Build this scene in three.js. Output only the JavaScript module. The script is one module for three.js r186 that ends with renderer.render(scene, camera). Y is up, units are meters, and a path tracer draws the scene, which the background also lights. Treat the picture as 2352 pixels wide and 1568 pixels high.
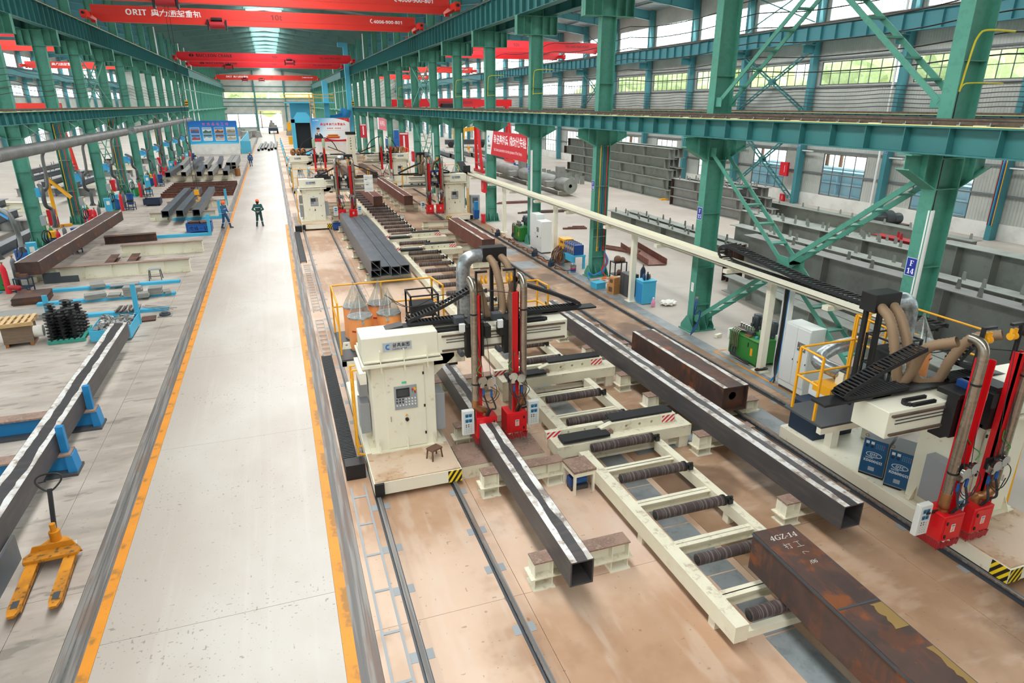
import * as THREE from 'three';
import { mergeGeometries } from 'three/addons/utils/BufferGeometryUtils.js';
import { RoundedBoxGeometry } from 'three/addons/geometries/RoundedBoxGeometry.js';
import { RectAreaLightUniformsLib } from 'three/addons/lights/RectAreaLightUniformsLib.js';
import { MarchingCubes } from 'three/addons/objects/MarchingCubes.js';

// ---------- camera, sky, daylight, exposure ----------
const scene = new THREE.Scene();
const renderer = new THREE.WebGLRenderer();
renderer.toneMapping = THREE.LinearToneMapping;
renderer.toneMappingExposure = 1.0;
renderer.shadowMap.enabled = true;
const FPX = 1490, PITCH = 20.06 * Math.PI / 180, YAW = 19.4 * Math.PI / 180, CAMH = 7.7;
const camera = new THREE.PerspectiveCamera(2 * Math.atan(784 / FPX) * 180 / Math.PI, 2352 / 1568, 0.1, 900);
camera.position.set(0, CAMH, 0);
camera.lookAt(Math.sin(YAW) * Math.cos(PITCH), CAMH - Math.sin(PITCH), -Math.cos(YAW) * Math.cos(PITCH));
scene.add(camera);
scene.background = new THREE.Color(0.97, 0.985, 1.0);
scene.backgroundIntensity = 7.0;
RectAreaLightUniformsLib.init();
const Z0 = 30, Z1 = -226.5;                       // the hall's two ends
function daylight(w, h, at, towards, power, color = 0xfffcf8) {   // diffuse daylight just inside a glazed opening
  const l = new THREE.RectAreaLight(color, power, w, h);
  l.position.set(...at); l.lookAt(...towards); scene.add(l); return l;
}
const ZM = (Z0 + Z1) / 2, ZL = Z0 - Z1 - 2;
daylight(4.0, ZL, [0.7, 18.15, ZM], [0.7, 0, ZM], 7.0);           // ridge skylight over the middle bay
const ZR = -13, ZRM = (ZR + Z1) / 2, ZRL = ZR - Z1 - 1;           // right bay roof lights left out over its first bays to dim the floor there
daylight(4.0, ZRL, [27.2, 18.15, ZRM], [27.2, 0, ZRM], 7.8);      // ridge skylight over the right bay
daylight(4.0, ZL, [-26.4, 18.15, ZM], [-26.4, 0, ZM], 6.4);       // ridge skylight over the left bay
daylight(ZL, 2.0, [40.1, 14.65, ZM], [20, 11, ZM], 2.6);          // clerestory of the right wall
daylight(ZL, 2.0, [-39.3, 14.65, ZM], [-20, 11, ZM], 2.6);        // clerestory of the left wall

// ---------- little library ----------
let seedN = 12345;
const rnd = () => { seedN = (seedN * 1664525 + 1013904223) >>> 0; return seedN / 4294967296; };
const rr = (a, b) => a + (b - a) * rnd();
const fin = (g) => { if (g.index) g = g.toNonIndexed(); for (const k of Object.keys(g.attributes)) if (!['position', 'normal', 'uv'].includes(k)) g.deleteAttribute(k); return g; };
const bx = (w, h, d, x = 0, y = 0, z = 0, rx = 0, ry = 0, rz = 0) => { const g = new THREE.BoxGeometry(w, h, d); if (rx) g.rotateX(rx); if (rz) g.rotateZ(rz); if (ry) g.rotateY(ry); g.translate(x, y, z); return fin(g); };
const bm = (x0, x1, y0, y1, z0, z1) => bx(Math.abs(x1 - x0), Math.abs(y1 - y0), Math.abs(z1 - z0), (x0 + x1) / 2, (y0 + y1) / 2, (z0 + z1) / 2);
const rb = (w, h, d, x = 0, y = 0, z = 0, r = 0.02, s = 2, ry = 0) => { const g = new RoundedBoxGeometry(w, h, d, s, r); if (ry) g.rotateY(ry); g.translate(x, y, z); return fin(g); };
const cy = (r, h, x = 0, y = 0, z = 0, ax = 'y', seg = 16, r2 = r, open = false) => { const g = new THREE.CylinderGeometry(r2, r, h, seg, 1, open); if (ax === 'x') g.rotateZ(-Math.PI / 2); if (ax === 'z') g.rotateX(Math.PI / 2); g.translate(x, y, z); return fin(g); };
const sp = (r, x, y, z, s = 12) => fin(new THREE.SphereGeometry(r, s, Math.max(6, s * 0.7 | 0)).translate(x, y, z));
const V = (a) => new THREE.Vector3(...a);
const tu = (pts, r, n = 0, seg = 8, closed = false, tension = 0.5) => fin(new THREE.TubeGeometry(new THREE.CatmullRomCurve3(pts.map(V), closed, 'catmullrom', tension), n || pts.length * 6, r, seg, closed));
function orient(g, p, q) {   // turn a geometry whose length lies along y so that it runs from p to q
  const a = V(p), b = V(q), d = b.clone().sub(a), m = new THREE.Matrix4(), y = d.clone().normalize();
  const ref = Math.abs(y.y) > 0.99 ? new THREE.Vector3(0, 0, 1) : new THREE.Vector3(0, 1, 0);
  const x = new THREE.Vector3().crossVectors(y, ref).normalize(), z = new THREE.Vector3().crossVectors(x, y);
  m.makeBasis(x, y, z); m.setPosition(a.add(b).multiplyScalar(0.5)); return g.applyMatrix4(m);
}
const len = (p, q) => V(p).distanceTo(V(q));
const bar = (p, q, w, t) => fin(orient(new THREE.BoxGeometry(w, len(p, q), t), p, q));     // w: across (level), t: the other way
const rod = (p, q, r, seg = 8) => fin(orient(new THREE.CylinderGeometry(r, r, len(p, q), seg), p, q));
const rods = (pts, r, seg = 8) => pts.slice(1).map((q, i) => rod(pts[i], q, r, seg));
function ex(pts, depth, at = [0, 0, 0], plane = 'xy', bevel = 0, holes = []) {             // outline in a plane, thickness along the third axis
  const s = new THREE.Shape(pts.map((p) => new THREE.Vector2(p[0], p[1])));
  for (const [hx, hy, hr] of holes) { const p = new THREE.Path(); p.absarc(hx, hy, hr, 0, Math.PI * 2, true); s.holes.push(p); }
  const g = new THREE.ExtrudeGeometry(s, { depth, bevelEnabled: bevel > 0, bevelSize: bevel, bevelThickness: bevel, bevelSegments: 1, curveSegments: 10 });
  g.translate(0, 0, -depth / 2);
  if (plane === 'zy') g.rotateY(-Math.PI / 2);      // outline x runs along +z
  if (plane === 'xz') g.rotateX(Math.PI / 2);       // outline y runs along +z
  g.translate(...at); return fin(g);
}
const lathe = (pts, seg = 20, at = [0, 0, 0]) => fin(new THREE.LatheGeometry(pts.map((p) => new THREE.Vector2(p[0], p[1])), seg).translate(...at));
function metreUV(g, ox = 0, oy = 0) {
  const p = g.attributes.position, n = g.attributes.normal, u = new Float32Array(p.count * 2);
  for (let i = 0; i < p.count; i++) {
    const ax = Math.abs(n.getX(i)), ay = Math.abs(n.getY(i)), az = Math.abs(n.getZ(i));
    const x = p.getX(i), y = p.getY(i), z = p.getZ(i);
    if (ay >= ax && ay >= az) { u[2 * i] = x + ox; u[2 * i + 1] = z + oy; } else if (ax >= az) { u[2 * i] = z + ox; u[2 * i + 1] = y + oy; } else { u[2 * i] = x + ox; u[2 * i + 1] = y + oy; }
  }
  g.setAttribute('uv', new THREE.BufferAttribute(u, 2)); return g;
}
const join = (gs) => { gs = [gs].flat(Infinity); return gs.length === 1 ? gs[0] : mergeGeometries(gs, false); };
const used = new Map();
const numbered = (n) => { const k = used.get(n) || 0; used.set(n, k + 1); return k ? n + '_' + String(k).padStart(3, '0') : n; };
function mesh(name, gs, mat, parent, keepUV = false) {
  const g = gs.isBufferGeometry ? gs : join(gs); if (!keepUV && !g.userData.uvd) { metreUV(g, (used.size * 0.37) % 3, 0); g.userData.uvd = 1; }
  const m = new THREE.Mesh(g, mat); m.name = name; m.castShadow = m.receiveShadow = true; parent.add(m); return m;
}
const ORD = 'zeroth first second third fourth fifth sixth seventh eighth ninth tenth eleventh twelfth thirteenth fourteenth fifteenth sixteenth seventeenth eighteenth nineteenth twentieth'.split(' ');
const W = (s) => s.replace(/number (\d+)/g, (_, n) => 'the ' + ORD[n]).replace(/(layer|row|stack) (\d+)/g, (_, a, n) => ORD[n] + ' ' + a);
function thing(name, label, category, at = [0, 0, 0], turn = 0, group) {
  const o = new THREE.Group(); o.name = numbered(name); o.position.set(...at); o.rotation.y = turn; o.userData = { label: W(label), category };
  if (group) o.userData.group = group; scene.add(o); return o;
}
function solo(name, label, category, gs, mat, at = [0, 0, 0], turn = 0, group, keepUV) {      // a thing that is one mesh
  const m = mesh(numbered(name), gs, mat, scene, keepUV); m.position.set(...at); m.rotation.y = turn; m.userData = { label: W(label), category }; if (group) m.userData.group = group; return m;
}
function struct(name, label, gs, mat) { const o = gs ? mesh(numbered(name), gs, mat, scene) : new THREE.Group(); if (!gs) { o.name = numbered(name); scene.add(o); } o.userData = { label, category: name.split('_')[0], kind: 'structure' }; return o; }
function copy(o, label, at, turn, group) { const c = o.clone(); c.name = numbered(o.name.replace(/_\d{3}$/, '')); c.userData = { ...o.userData, label }; if (group) c.userData.group = group; scene.add(c); if (at) c.position.set(...at); if (turn !== undefined) c.rotation.y = turn; return c; }

// ---------- computed textures ----------
const hash = (x, y, s) => { let h = Math.imul(x, 374761393) ^ Math.imul(y, 668265263) ^ Math.imul(s, 1274126177); h = Math.imul(h ^ (h >>> 13), 1103515245); return ((h ^ (h >>> 16)) >>> 0) / 4294967296; };
function vn(x, y, per, s) { const x0 = Math.floor(x), y0 = Math.floor(y), fx = x - x0, fy = y - y0, sx = fx * fx * (3 - 2 * fx), sy = fy * fy * (3 - 2 * fy), m = (a, p) => ((a % p) + p) % p, H = (i, j) => hash(m(x0 + i, per[0]), m(y0 + j, per[1]), s);
  return (H(0, 0) * (1 - sx) + H(1, 0) * sx) * (1 - sy) + (H(0, 1) * (1 - sx) + H(1, 1) * sx) * sy; }
function fbm(u, v, fx, fy, oct, s) { let a = 0.5, t = 0, n = 0; for (let i = 0; i < oct; i++) { t += a * vn(u * fx, v * fy, [fx, fy], s + i * 17); n += a; a *= 0.55; fx *= 2; fy *= 2; } return t / n; }
const lin = (hex) => { const c = new THREE.Color(hex); return [c.r, c.g, c.b]; };
const s8 = (x) => { x = Math.min(1, Math.max(0, x)); return 255 * (x < 0.0031308 ? 12.92 * x : 1.055 * x ** (1 / 2.4) - 0.055); };
const mix = (a, b, t) => [a[0] + (b[0] - a[0]) * t, a[1] + (b[1] - a[1]) * t, a[2] + (b[2] - a[2]) * t];
const step = (a, b, x) => { const t = Math.min(1, Math.max(0, (x - a) / (b - a))); return t * t * (3 - 2 * t); };
function colorTex(n, metres, f) {
  const d = new Uint8Array(n * n * 4);
  for (let j = 0; j < n; j++) for (let i = 0; i < n; i++) { const c = f(i / n, j / n, i, j), k = 4 * (j * n + i); d[k] = s8(c[0]); d[k + 1] = s8(c[1]); d[k + 2] = s8(c[2]); d[k + 3] = 255; }
  const t = new THREE.DataTexture(d, n, n); t.wrapS = t.wrapT = THREE.RepeatWrapping; t.magFilter = THREE.LinearFilter; t.colorSpace = THREE.SRGBColorSpace; t.repeat.set(1 / metres, 1 / metres); t.needsUpdate = true; return t;
}
function greyTex(n, metres, f) { const t = colorTex(n, metres, (u, v, i, j) => { const x = f(u, v, i, j); return [x, x, x]; }); const d = t.image.data; for (let k = 0; k < d.length; k += 4) { const x = d[k] / 255, l = x <= 0.04045 ? x / 12.92 : ((x + 0.055) / 1.055) ** 2.4; d[k] = d[k + 1] = d[k + 2] = l * 255; } t.colorSpace = THREE.NoColorSpace; return t; }
const M = {};
const std = (name, color, rough = 0.6, metal = 0, extra = {}) => { const m = new THREE.MeshStandardMaterial({ color, roughness: rough, metalness: metal, ...extra }); m.name = name; return (M[name] = m); };
const texd = (name, map, rough = 0.6, metal = 0, extra = {}) => std(name, 0xffffff, rough, metal, { map, ...extra });
const blotch = (a, b, c, f, s, k = 0.5) => (u, v) => { const n1 = fbm(u, v, f, f, 5, s), n2 = fbm(u, v, f * 6, f * 6, 3, s + 50); let col = mix(lin(a), lin(b), step(0.35, 0.68, n1)); return mix(col, lin(c), k * step(0.55, 0.75, n2 * 0.6 + n1 * 0.4)); };
// floors
texd('aisle', colorTex(1024, 9.3, (u, v) => { const n = fbm(u, v, 3, 2, 6, 3), st = fbm(u, v, 70, 2, 4, 9), sp1 = vn(u * 260, v * 260, [260, 260], 5), sp2 = vn(u * 90, v * 90, [90, 90], 6), cl = fbm(u, v, 7, 7, 3, 44); let c = mix(lin('#c8c1b9'), lin('#b8ada2'), step(0.3, 0.72, n)); c = mix(c, lin('#d6d2ce'), 0.14 * step(0.5, 0.8, st)); if (sp1 > 0.955 - 0.06 * step(0.45, 0.7, cl)) c = mix(c, lin('#6d645c'), 0.55); if (sp2 > 0.985) c = mix(c, lin('#7b6f63'), 0.5); return c; }), 0.42);
texd('shopfloor', colorTex(1024, 9, (u, v) => { const n = fbm(u, v, 4, 4, 6, 21), n2 = fbm(u, v, 9, 9, 5, 71), st = fbm(u, v, 40, 9, 3, 23), pk = fbm(u, v, 3, 3, 3, 91), sp1 = vn(u * 150, v * 150, [150, 150], 25), sp2 = vn(u * 46, v * 46, [46, 46], 28); let c = mix(lin('#d6b8a0'), lin('#b48e70'), step(0.33, 0.72, n)); c = mix(c, lin('#d9c3b8'), 0.7 * step(0.52, 0.72, pk)); c = mix(c, lin('#9b7659'), 0.5 * step(0.58, 0.78, n2)); c = mix(c, lin('#d8c6b6'), 0.3 * step(0.5, 0.75, st)); if (sp1 > 0.968) c = mix(c, lin('#6b5546'), 0.5); if (sp2 > 0.972) c = mix(c, lin('#6a4a38'), 0.5 * step(0.972, 0.99, sp2)); return c; }), 0.55);
texd('stainedShadeFloor', colorTex(1024, 8, (u, v) => { const n = fbm(u, v, 3, 3, 6, 421), n2 = fbm(u, v, 7, 7, 5, 471), st = fbm(u, v, 12, 30, 4, 423), sp1 = vn(u * 130, v * 130, [130, 130], 425), oil = fbm(u, v, 4, 4, 4, 433); let c = mix(lin('#b7967a'), lin('#927054'), step(0.33, 0.68, n)); c = mix(c, lin('#7f6149'), 0.65 * step(0.54, 0.74, n2)); c = mix(c, lin('#c9b19c'), 0.35 * step(0.52, 0.75, st)); c = mix(c, lin('#5d4635'), 0.6 * step(0.66, 0.74, oil)); if (sp1 > 0.966) c = mix(c, lin('#57432f'), 0.5); return c; }), 0.55);  // stained concrete; the weaker light on this side is also darkened into its colour
texd('yardfloor', colorTex(1024, 8, (u, v) => { const n = fbm(u, v, 4, 4, 6, 31), w = fbm((u + v * 0.5) % 1, v, 9, 26, 4, 33), sp1 = vn(u * 170, v * 170, [170, 170], 35), pt = fbm((u + v * 0.5) % 1, v, 14, 42, 3, 77); let c = mix(lin('#bdb2a7'), lin('#ac9f93'), step(0.3, 0.7, n)); c = mix(c, lin('#978d83'), 0.5 * step(0.5, 0.74, w)); c = mix(c, lin('#6b645d'), 0.5 * step(0.64, 0.74, pt)); c = mix(c, lin('#c8c1b9'), 0.4 * step(0.45, 0.2, w)); if (sp1 > 0.966) c = mix(c, lin('#57504a'), 0.5); return c; }), 0.6);
texd('bayfloor', colorTex(512, 9, blotch('#bdb3a9', '#b1a69b', '#a0958b', 3, 41, 0.3)), 0.6);
texd('steelplatefloor', colorTex(512, 2.2, blotch('#94989a', '#848a8c', '#686b6d', 5, 47, 0.4)), 0.5, 0);
texd('lineorange', colorTex(512, 2.4, (u, v) => { const n = fbm(u, v, 7, 7, 5, 55), sp1 = vn(u * 90, v * 90, [90, 90], 57); let c = mix(lin('#ea951f'), lin('#d98a26'), n); c = mix(c, lin('#8a6a3a'), 0.7 * step(0.62, 0.76, n)); if (sp1 > 0.95) c = mix(c, lin('#6f5836'), 0.6); return c; }), 0.55);
texd('oldrail', colorTex(512, 5, (u, v) => { const n = fbm(u, v, 120, 2, 4, 61); return mix(mix(lin('#6d6a68'), lin('#918c87'), step(0.4, 0.62, n)), lin('#7d6150'), 0.5 * step(0.55, 0.7, fbm(u, v, 60, 5, 4, 66))); }), 0.55, 0.2);
texd('dirtyyellow', colorTex(256, 1.2, blotch('#d98d18', '#b8771d', '#5f4a2a', 3, 67, 0.95)), 0.6);
// steels and paints
texd('rust', colorTex(1024, 3.2, (u, v) => { const n = fbm(u, v, 4, 4, 6, 101), w = fbm(u, v, 26, 7, 4, 103), o = fbm(u, v, 9, 9, 5, 107); let c = mix(lin('#5a443d'), lin('#4a3a36'), step(0.3, 0.7, n)); c = mix(c, lin('#6d4636'), 0.7 * step(0.5, 0.7, w)); c = mix(c, lin('#8c4f28'), 0.75 * step(0.63, 0.76, o)); c = mix(c, lin('#3a3331'), 0.6 * step(0.42, 0.28, n)); return c; }), 0.62, 0.15);
texd('rustred', colorTex(512, 2.6, (u, v) => { const n = fbm(u, v, 5, 5, 5, 111), w = fbm(u, v, 24, 6, 4, 113); let c = mix(lin('#7c4a3a'), lin('#64392f'), n); return mix(c, lin('#8f6150'), 0.5 * step(0.5, 0.7, w)); }), 0.65, 0.1);
texd('millsteel', colorTex(512, 2.4, (u, v) => { const n = fbm(u, v, 5, 5, 5, 121), w = fbm(u, v, 4, 30, 3, 123); let c = mix(lin('#555254'), lin('#434144'), n); c = mix(c, lin('#645a56'), 0.5 * step(0.5, 0.7, w)); return c; }), 0.45, 0.2);
texd('bluesteel', colorTex(512, 3, (u, v) => { const n = fbm(u, v, 6, 6, 5, 131), w = fbm(u, v, 18, 5, 3, 133); let c = mix(lin('#6b727b'), lin('#565d66'), n); return mix(c, lin('#7d7873'), 0.45 * step(0.52, 0.7, w)); }), 0.4, 0.25);
texd('primergrey', colorTex(512, 3, blotch('#8f938b', '#82867f', '#74756f', 4, 141, 0.35)), 0.7);
texd('primerdark', colorTex(512, 3, blotch('#93928e', '#868581', '#79726d', 4, 146, 0.4)), 0.7);
texd('chalk', colorTex(1024, 3.7, (u, v) => { const n = fbm(u, v, 9, 9, 6, 151), m = fbm(u, v, 40, 40, 3, 157); let c = mix(lin('#dddbd8'), lin('#b5aaa0'), 0.8 * step(0.5, 0.7, n)); c = mix(c, lin('#6b6562'), 0.75 * step(0.6, 0.7, n * 0.65 + m * 0.35)); return mix(c, lin('#a58a74'), 0.5 * step(0.58, 0.72, m)); }), 0.85);
texd('cream', colorTex(512, 2.4, (u, v) => { const n = fbm(u, v, 5, 5, 5, 161), s = fbm(u, v, 30, 30, 3, 163); let c = mix(lin('#f1eddb'), lin('#e8e3cd'), n); return mix(c, lin('#b39f83'), 0.55 * step(0.66, 0.8, n * 0.6 + s * 0.4)); }), 0.42);
texd('creamworn', colorTex(512, 1.6, (u, v) => { const n = fbm(u, v, 5, 5, 5, 171), s = fbm(u, v, 34, 34, 3, 173); let c = mix(lin('#ebe6cf'), lin('#dcd4bb'), n); c = mix(c, lin('#a08b76'), 0.6 * step(0.56, 0.8, n * 0.55 + s * 0.45)); return c; }), 0.5);
texd('toprust', colorTex(512, 1.1, blotch('#9a7f70', '#846a5d', '#b7a290', 5, 177, 0.6)), 0.7);
texd('roller', colorTex(512, 0.8, (u, v) => { const n = fbm(u, v, 46, 3, 3, 181), m = fbm(u, v, 6, 6, 4, 183); return mix(mix(lin('#5d4f4d'), lin('#4a4040'), m), lin('#8a817d'), 0.75 * step(0.56, 0.7, n)); }), 0.5, 0.35);
const treadB = greyTex(256, 0.16, (u, v) => { const a = Math.abs(((u * 4 + v * 4) % 1 + 1) % 1 - 0.5), i = Math.floor(u * 4) + Math.floor(v * 4), uu = (u * 4) % 1 - 0.5, vv = (v * 4) % 1 - 0.5, r = i % 2 ? uu + vv : uu - vv, q = i % 2 ? uu - vv : uu + vv; return Math.abs(r) < 0.12 && Math.abs(q) < 0.42 ? 1 : 0; });
texd('tread', colorTex(512, 2.2, blotch('#d5bda4', '#c3a283', '#9c7653', 4, 191, 0.7)), 0.6, 0, { bumpMap: treadB, bumpScale: 0.004 });
texd('green', colorTex(512, 3.5, (u, v) => { const n = fbm(u, v, 4, 4, 4, 201), s = fbm(u, v, 40, 40, 2, 203); return mix(mix(lin('#549c88'), lin('#4c917e'), n), lin('#437f70'), 0.3 * step(0.5, 0.75, s)); }), 0.55);
texd('teal', colorTex(512, 3.5, (u, v) => { const n = fbm(u, v, 4, 4, 4, 211); return mix(lin('#3a7d7d'), lin('#337172'), n); }), 0.5);
texd('tealblue', colorTex(256, 3.5, (u, v) => { const n = fbm(u, v, 4, 4, 4, 213); return mix(lin('#4a8f98'), lin('#41848e'), n); }), 0.5);
const ribs = (per) => greyTex(128, per, (u) => { const t = (u * 4) % 1; return t < 0.12 || t > 0.88 ? 1 : 0; });
texd('cladding', colorTex(512, 4, blotch('#c3c4bd', '#b6b8b1', '#a5a69e', 3, 221, 0.25)), 0.55, 0.1, { bumpMap: ribs(0.8), bumpScale: 0.03 });
texd('roofsheet', colorTex(256, 4, blotch('#a9b4b6', '#9ca7aa', '#8f999b', 3, 231, 0.25)), 0.6, 0, { bumpMap: ribs(1.0), bumpScale: 0.03 });
texd('dado', colorTex(256, 4, blotch('#eceae4', '#e2e0da', '#c9c6be', 3, 241, 0.3)), 0.7);
texd('railbrown', colorTex(256, 1.4, blotch('#6d5a4e', '#574a44', '#8a6a55', 4, 251, 0.5)), 0.55, 0.3);
texd('drum', colorTex(256, 1.2, blotch('#e08f4e', '#d6834a', '#c07440', 3, 261, 0.4)), 0.6);
texd('galv', colorTex(512, 0.6, (u, v) => { const n = fbm(u, v, 12, 12, 3, 271); return mix(lin('#b9bdc0'), lin('#989da1'), step(0.35, 0.65, n)); }), 0.32, 0.75);
texd('stainless', colorTex(256, 0.7, (u, v) => { const n = fbm(u, v, 6, 20, 3, 281); return mix(lin('#b8ada0'), lin('#8f8375'), n); }), 0.25, 0.85);
texd('ductgrey', colorTex(256, 2, blotch('#7c7d7c', '#6f706f', '#666666', 4, 291, 0.3)), 0.5, 0.35);
texd('pallet', colorTex(256, 0.9, (u, v) => { const n = fbm(u, v, 4, 40, 4, 301); return mix(lin('#e3c698'), lin('#c99f68'), n); }), 0.7);
texd('oldwood', colorTex(256, 0.9, (u, v) => { const n = fbm(u, v, 4, 40, 4, 311); return mix(lin('#8a7460'), lin('#6a5747'), n); }), 0.75);
texd('leaf', colorTex(256, 1.5, blotch('#d3dca6', '#bfcd8c', '#eceecb', 12, 321, 0.6)), 0.8);
texd('rafter', colorTex(256, 3.5, (u, v) => mix(lin('#66908a'), lin('#5b827e'), fbm(u, v, 4, 4, 4, 217))), 0.6); std('yardblue', '#86a7ba', 0.6); std('mustard', '#8d7140', 0.8); std('cyan', '#57b8d6', 0.5); std('craneRed', '#e93a2e', 0.4); std('red', '#da1620', 0.38); std('signred', '#d8202f', 0.5); std('deepred', '#a81d28', 0.5);
std('yellow', '#f0a91b', 0.42); std('paleyellow', '#e9e58e', 0.55); std('cableyellow', '#e0d23a', 0.5); std('black', '#1b1b1d', 0.5); std('blackmatt', '#262628', 0.8); std('rubber', '#303032', 0.85);
std('white', '#eeeeec', 0.45); std('offwhite', '#dfe1de', 0.45); std('grey', '#9a9fa3', 0.5); std('midgrey', '#6f7376', 0.5); std('darkgrey', '#47494c', 0.55); std('motor', '#4a4f55', 0.45, 0.2);
std('blue', '#1f86c4', 0.5); std('skyblue', '#45b0d6', 0.5); std('deepblue', '#19468a', 0.45); std('navy', '#1e3046', 0.6); std('machineblue', '#1c5aa3', 0.42); std('darkblue', '#24364e', 0.55);
std('tankgreen', '#37843a', 0.42); std('mint', '#4fc2a0', 0.5); std('palletgreen', '#3f9c8b', 0.55); std('chrome', '#c9c9c9', 0.15, 1); std('hose', '#8e7459', 0.6); std('copper', '#a8744a', 0.35, 0.6); std('brown', '#6a4b3a', 0.7);
std('orange', '#e7702a', 0.5); std('helmet', '#ef5a1c', 0.35); std('skin', '#c98f6d', 0.6); std('workblue', '#23527c', 0.8); std('workgreen', '#1f4d4d', 0.8); std('trouserdark', '#20394f', 0.85); std('shoe', '#5b4636', 0.8); std('hair', '#1d1917', 0.8); std('pink', '#e79ab8', 0.6); std('paper', '#efece2', 0.8); std('cardboard', '#b98451', 0.8); std('screen', '#3b4146', 0.12); std('palegreen', '#a9c3a2', 0.5);
M.glass = new THREE.MeshPhysicalMaterial({ color: 0xeef6f6, roughness: 0.02, transmission: 1, thickness: 0, ior: 1.45 }); M.glass.name = 'glass';
M.frost = new THREE.MeshPhysicalMaterial({ color: 0xf2f8fa, roughness: 0.9, transmission: 0.85, thickness: 0 }); M.frost.name = 'frost';
M.film = new THREE.MeshPhysicalMaterial({ color: 0xf4f4f2, roughness: 0.05, transmission: 0.95, thickness: 0, ior: 1.4, side: THREE.DoubleSide }); M.film.name = 'film';
M.treeleaf = new THREE.MeshPhysicalMaterial({ map: M.leaf.map, roughness: 0.9, transmission: 0.3, thickness: 0 }); M.treeleaf.name = 'treeleaf';
function canvasTex(w, h, draw) { const c = document.createElement('canvas'); c.width = w; c.height = h; const x = c.getContext('2d'); draw(x, w, h); const t = new THREE.CanvasTexture(c); t.colorSpace = THREE.SRGBColorSpace; return t; }
// a flat printed sheet: w x h metres, facing +z before turning, real thickness
function sheet(name, w, h, tex, parent, at, ry = 0, back = M.grey, t = 0.012, rx = 0) {
  const g = new THREE.BoxGeometry(w, h, t), m = new THREE.Mesh(g, [back, back, back, back, new THREE.MeshStandardMaterial({ map: tex, roughness: 0.55 }), back]);
  m.name = name; m.position.set(...at); m.rotation.set(rx, ry, 0, 'YXZ'); m.castShadow = m.receiveShadow = true; parent.add(m); return m;
}
// ================= the hall =================
const zc = (k) => -10.71 - 8.25 * k;              // column lines along the hall
const KN = 26, XF = 13.85, XE = -13.2, XG = 40.2, XD = -39.6, RIDGE = 18.55, EAVE = 17.2;
// ---- floors: slabs with real joints over a dark bed ----
struct('floor', 'dark bedding under the floor slabs', bm(-41, 42, -0.4, -0.12, Z0, Z1 - 12), M.darkgrey);
function slabs(label, x0, x1, zs, mat, cross = []) {
  const o = struct('floor', label); const xs = [x0, ...cross, x1];
  for (let i = 0; i + 1 < zs.length; i++) for (let j = 0; j + 1 < xs.length; j++) mesh('slab', bm(xs[j] + 0.004, xs[j + 1] - 0.004, -0.15, 0, zs[i] - 0.004, zs[i + 1] + 0.004), mat === M.shopfloor && xs[j] > 6 ? M.stainedShadeFloor : mat, o);
  return o;
}
const zl = (a, b, d) => { const r = []; for (let z = a; z > b; z -= d) r.push(z); r.push(b); return r; };
const aisleZ = zl(3.2, Z1, 6.25);
slabs('pale polished concrete of the long aisle', -3.36, 0.12, [Z0, ...aisleZ], M.aisle);
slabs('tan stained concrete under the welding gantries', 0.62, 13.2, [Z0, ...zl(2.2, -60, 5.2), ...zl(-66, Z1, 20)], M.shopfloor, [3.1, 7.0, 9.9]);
slabs('grey scuffed concrete of the workshop left of the aisle', -13.0, -3.88, [Z0, ...zl(1.5, -70, 6.1), ...zl(-76, Z1, 20)], M.yardfloor, [-4.72]);
slabs('concrete floor of the right-hand bay', 13.2, 41, [Z0, ...zl(0, Z1, 24)], M.bayfloor);
slabs('concrete floor of the left-hand bay', -41, -13.0, [Z0, ...zl(0, Z1, 24)], M.bayfloor);
struct('floor', 'concrete yard outside the far doorway', bm(-20, 20, -0.15, -0.002, Z1 - 0.2, Z1 - 12), M.bayfloor);
struct('trim_1', 'orange painted line along the left edge of the aisle', bm(-3.53, -3.36, -0.15, 0.001, Z0, -150), M.lineorange);
struct('trim_2', 'orange painted line along the right edge of the aisle', bm(0.12, 0.3, -0.15, 0.001, Z0, -47), M.lineorange);
struct('trim_3', 'worn concrete edge continuing the right orange line', bm(0.12, 0.3, -0.15, 0, -47, Z1), M.aisle);
for (const [n, x0, x1, l] of [['trim_4', -3.88, -3.53, 'left'], ['trim_5', 0.3, 0.62, 'right']]) {
  const o = struct(n, 'worn steel rail sunk in the floor along the ' + l + ' side of the aisle');
  mesh('rail_bed', bm(x0, x1, -0.15, -0.012, Z0, Z1), M.oldrail, o);
  mesh('rail_head', bm(x0 + 0.09, x0 + 0.16, -0.03, 0.001, Z0, Z1), M.oldrail, o); mesh('guard_strip', bm(x1 - 0.1, x1 - 0.05, -0.03, -0.002, Z0, Z1), M.oldrail, o);
}
// steel cover plates let into the floor between the conveyor frames and beside the right-hand rails
{ const o = struct('trim_6', 'grey steel cover plates let into the floor down the roller line');
  for (let z = -3.2, i = 0; z > -24; z -= 1.45, i++) mesh('cover_plate', bm(6.25 + (i % 3) * 0.02, 6.85, -0.02, 0.004, z, z - 1.42), M.steelplatefloor, o);
  for (const [z, x0, x1] of [[-11.6, 7.2, 9.5], [-12.9, 6.9, 9.3], [-16.4, 4.6, 6.2]]) mesh('cover_plate', bm(x0, x1, -0.02, 0.003, z, z - 0.8), M.steelplatefloor, o);
  for (let z = -9.2; z > -36; z -= 3.1) mesh('cover_plate', bm(12.75, 13.25, -0.02, 0.004, z, z - 3.05), M.steelplatefloor, o);
  mesh('cover_plate', bm(11.0, 11.6, -0.02, 0.004, -10.2, -13.6), M.steelplatefloor, o);
  for (const [z, x0] of [[-29.6, 10.9], [-32.8, 10.95]]) mesh('cover_plate', bm(x0, x0 + 1.1, -0.02, 0.003, z, z - 1.6), M.steelplatefloor, o); }
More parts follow.
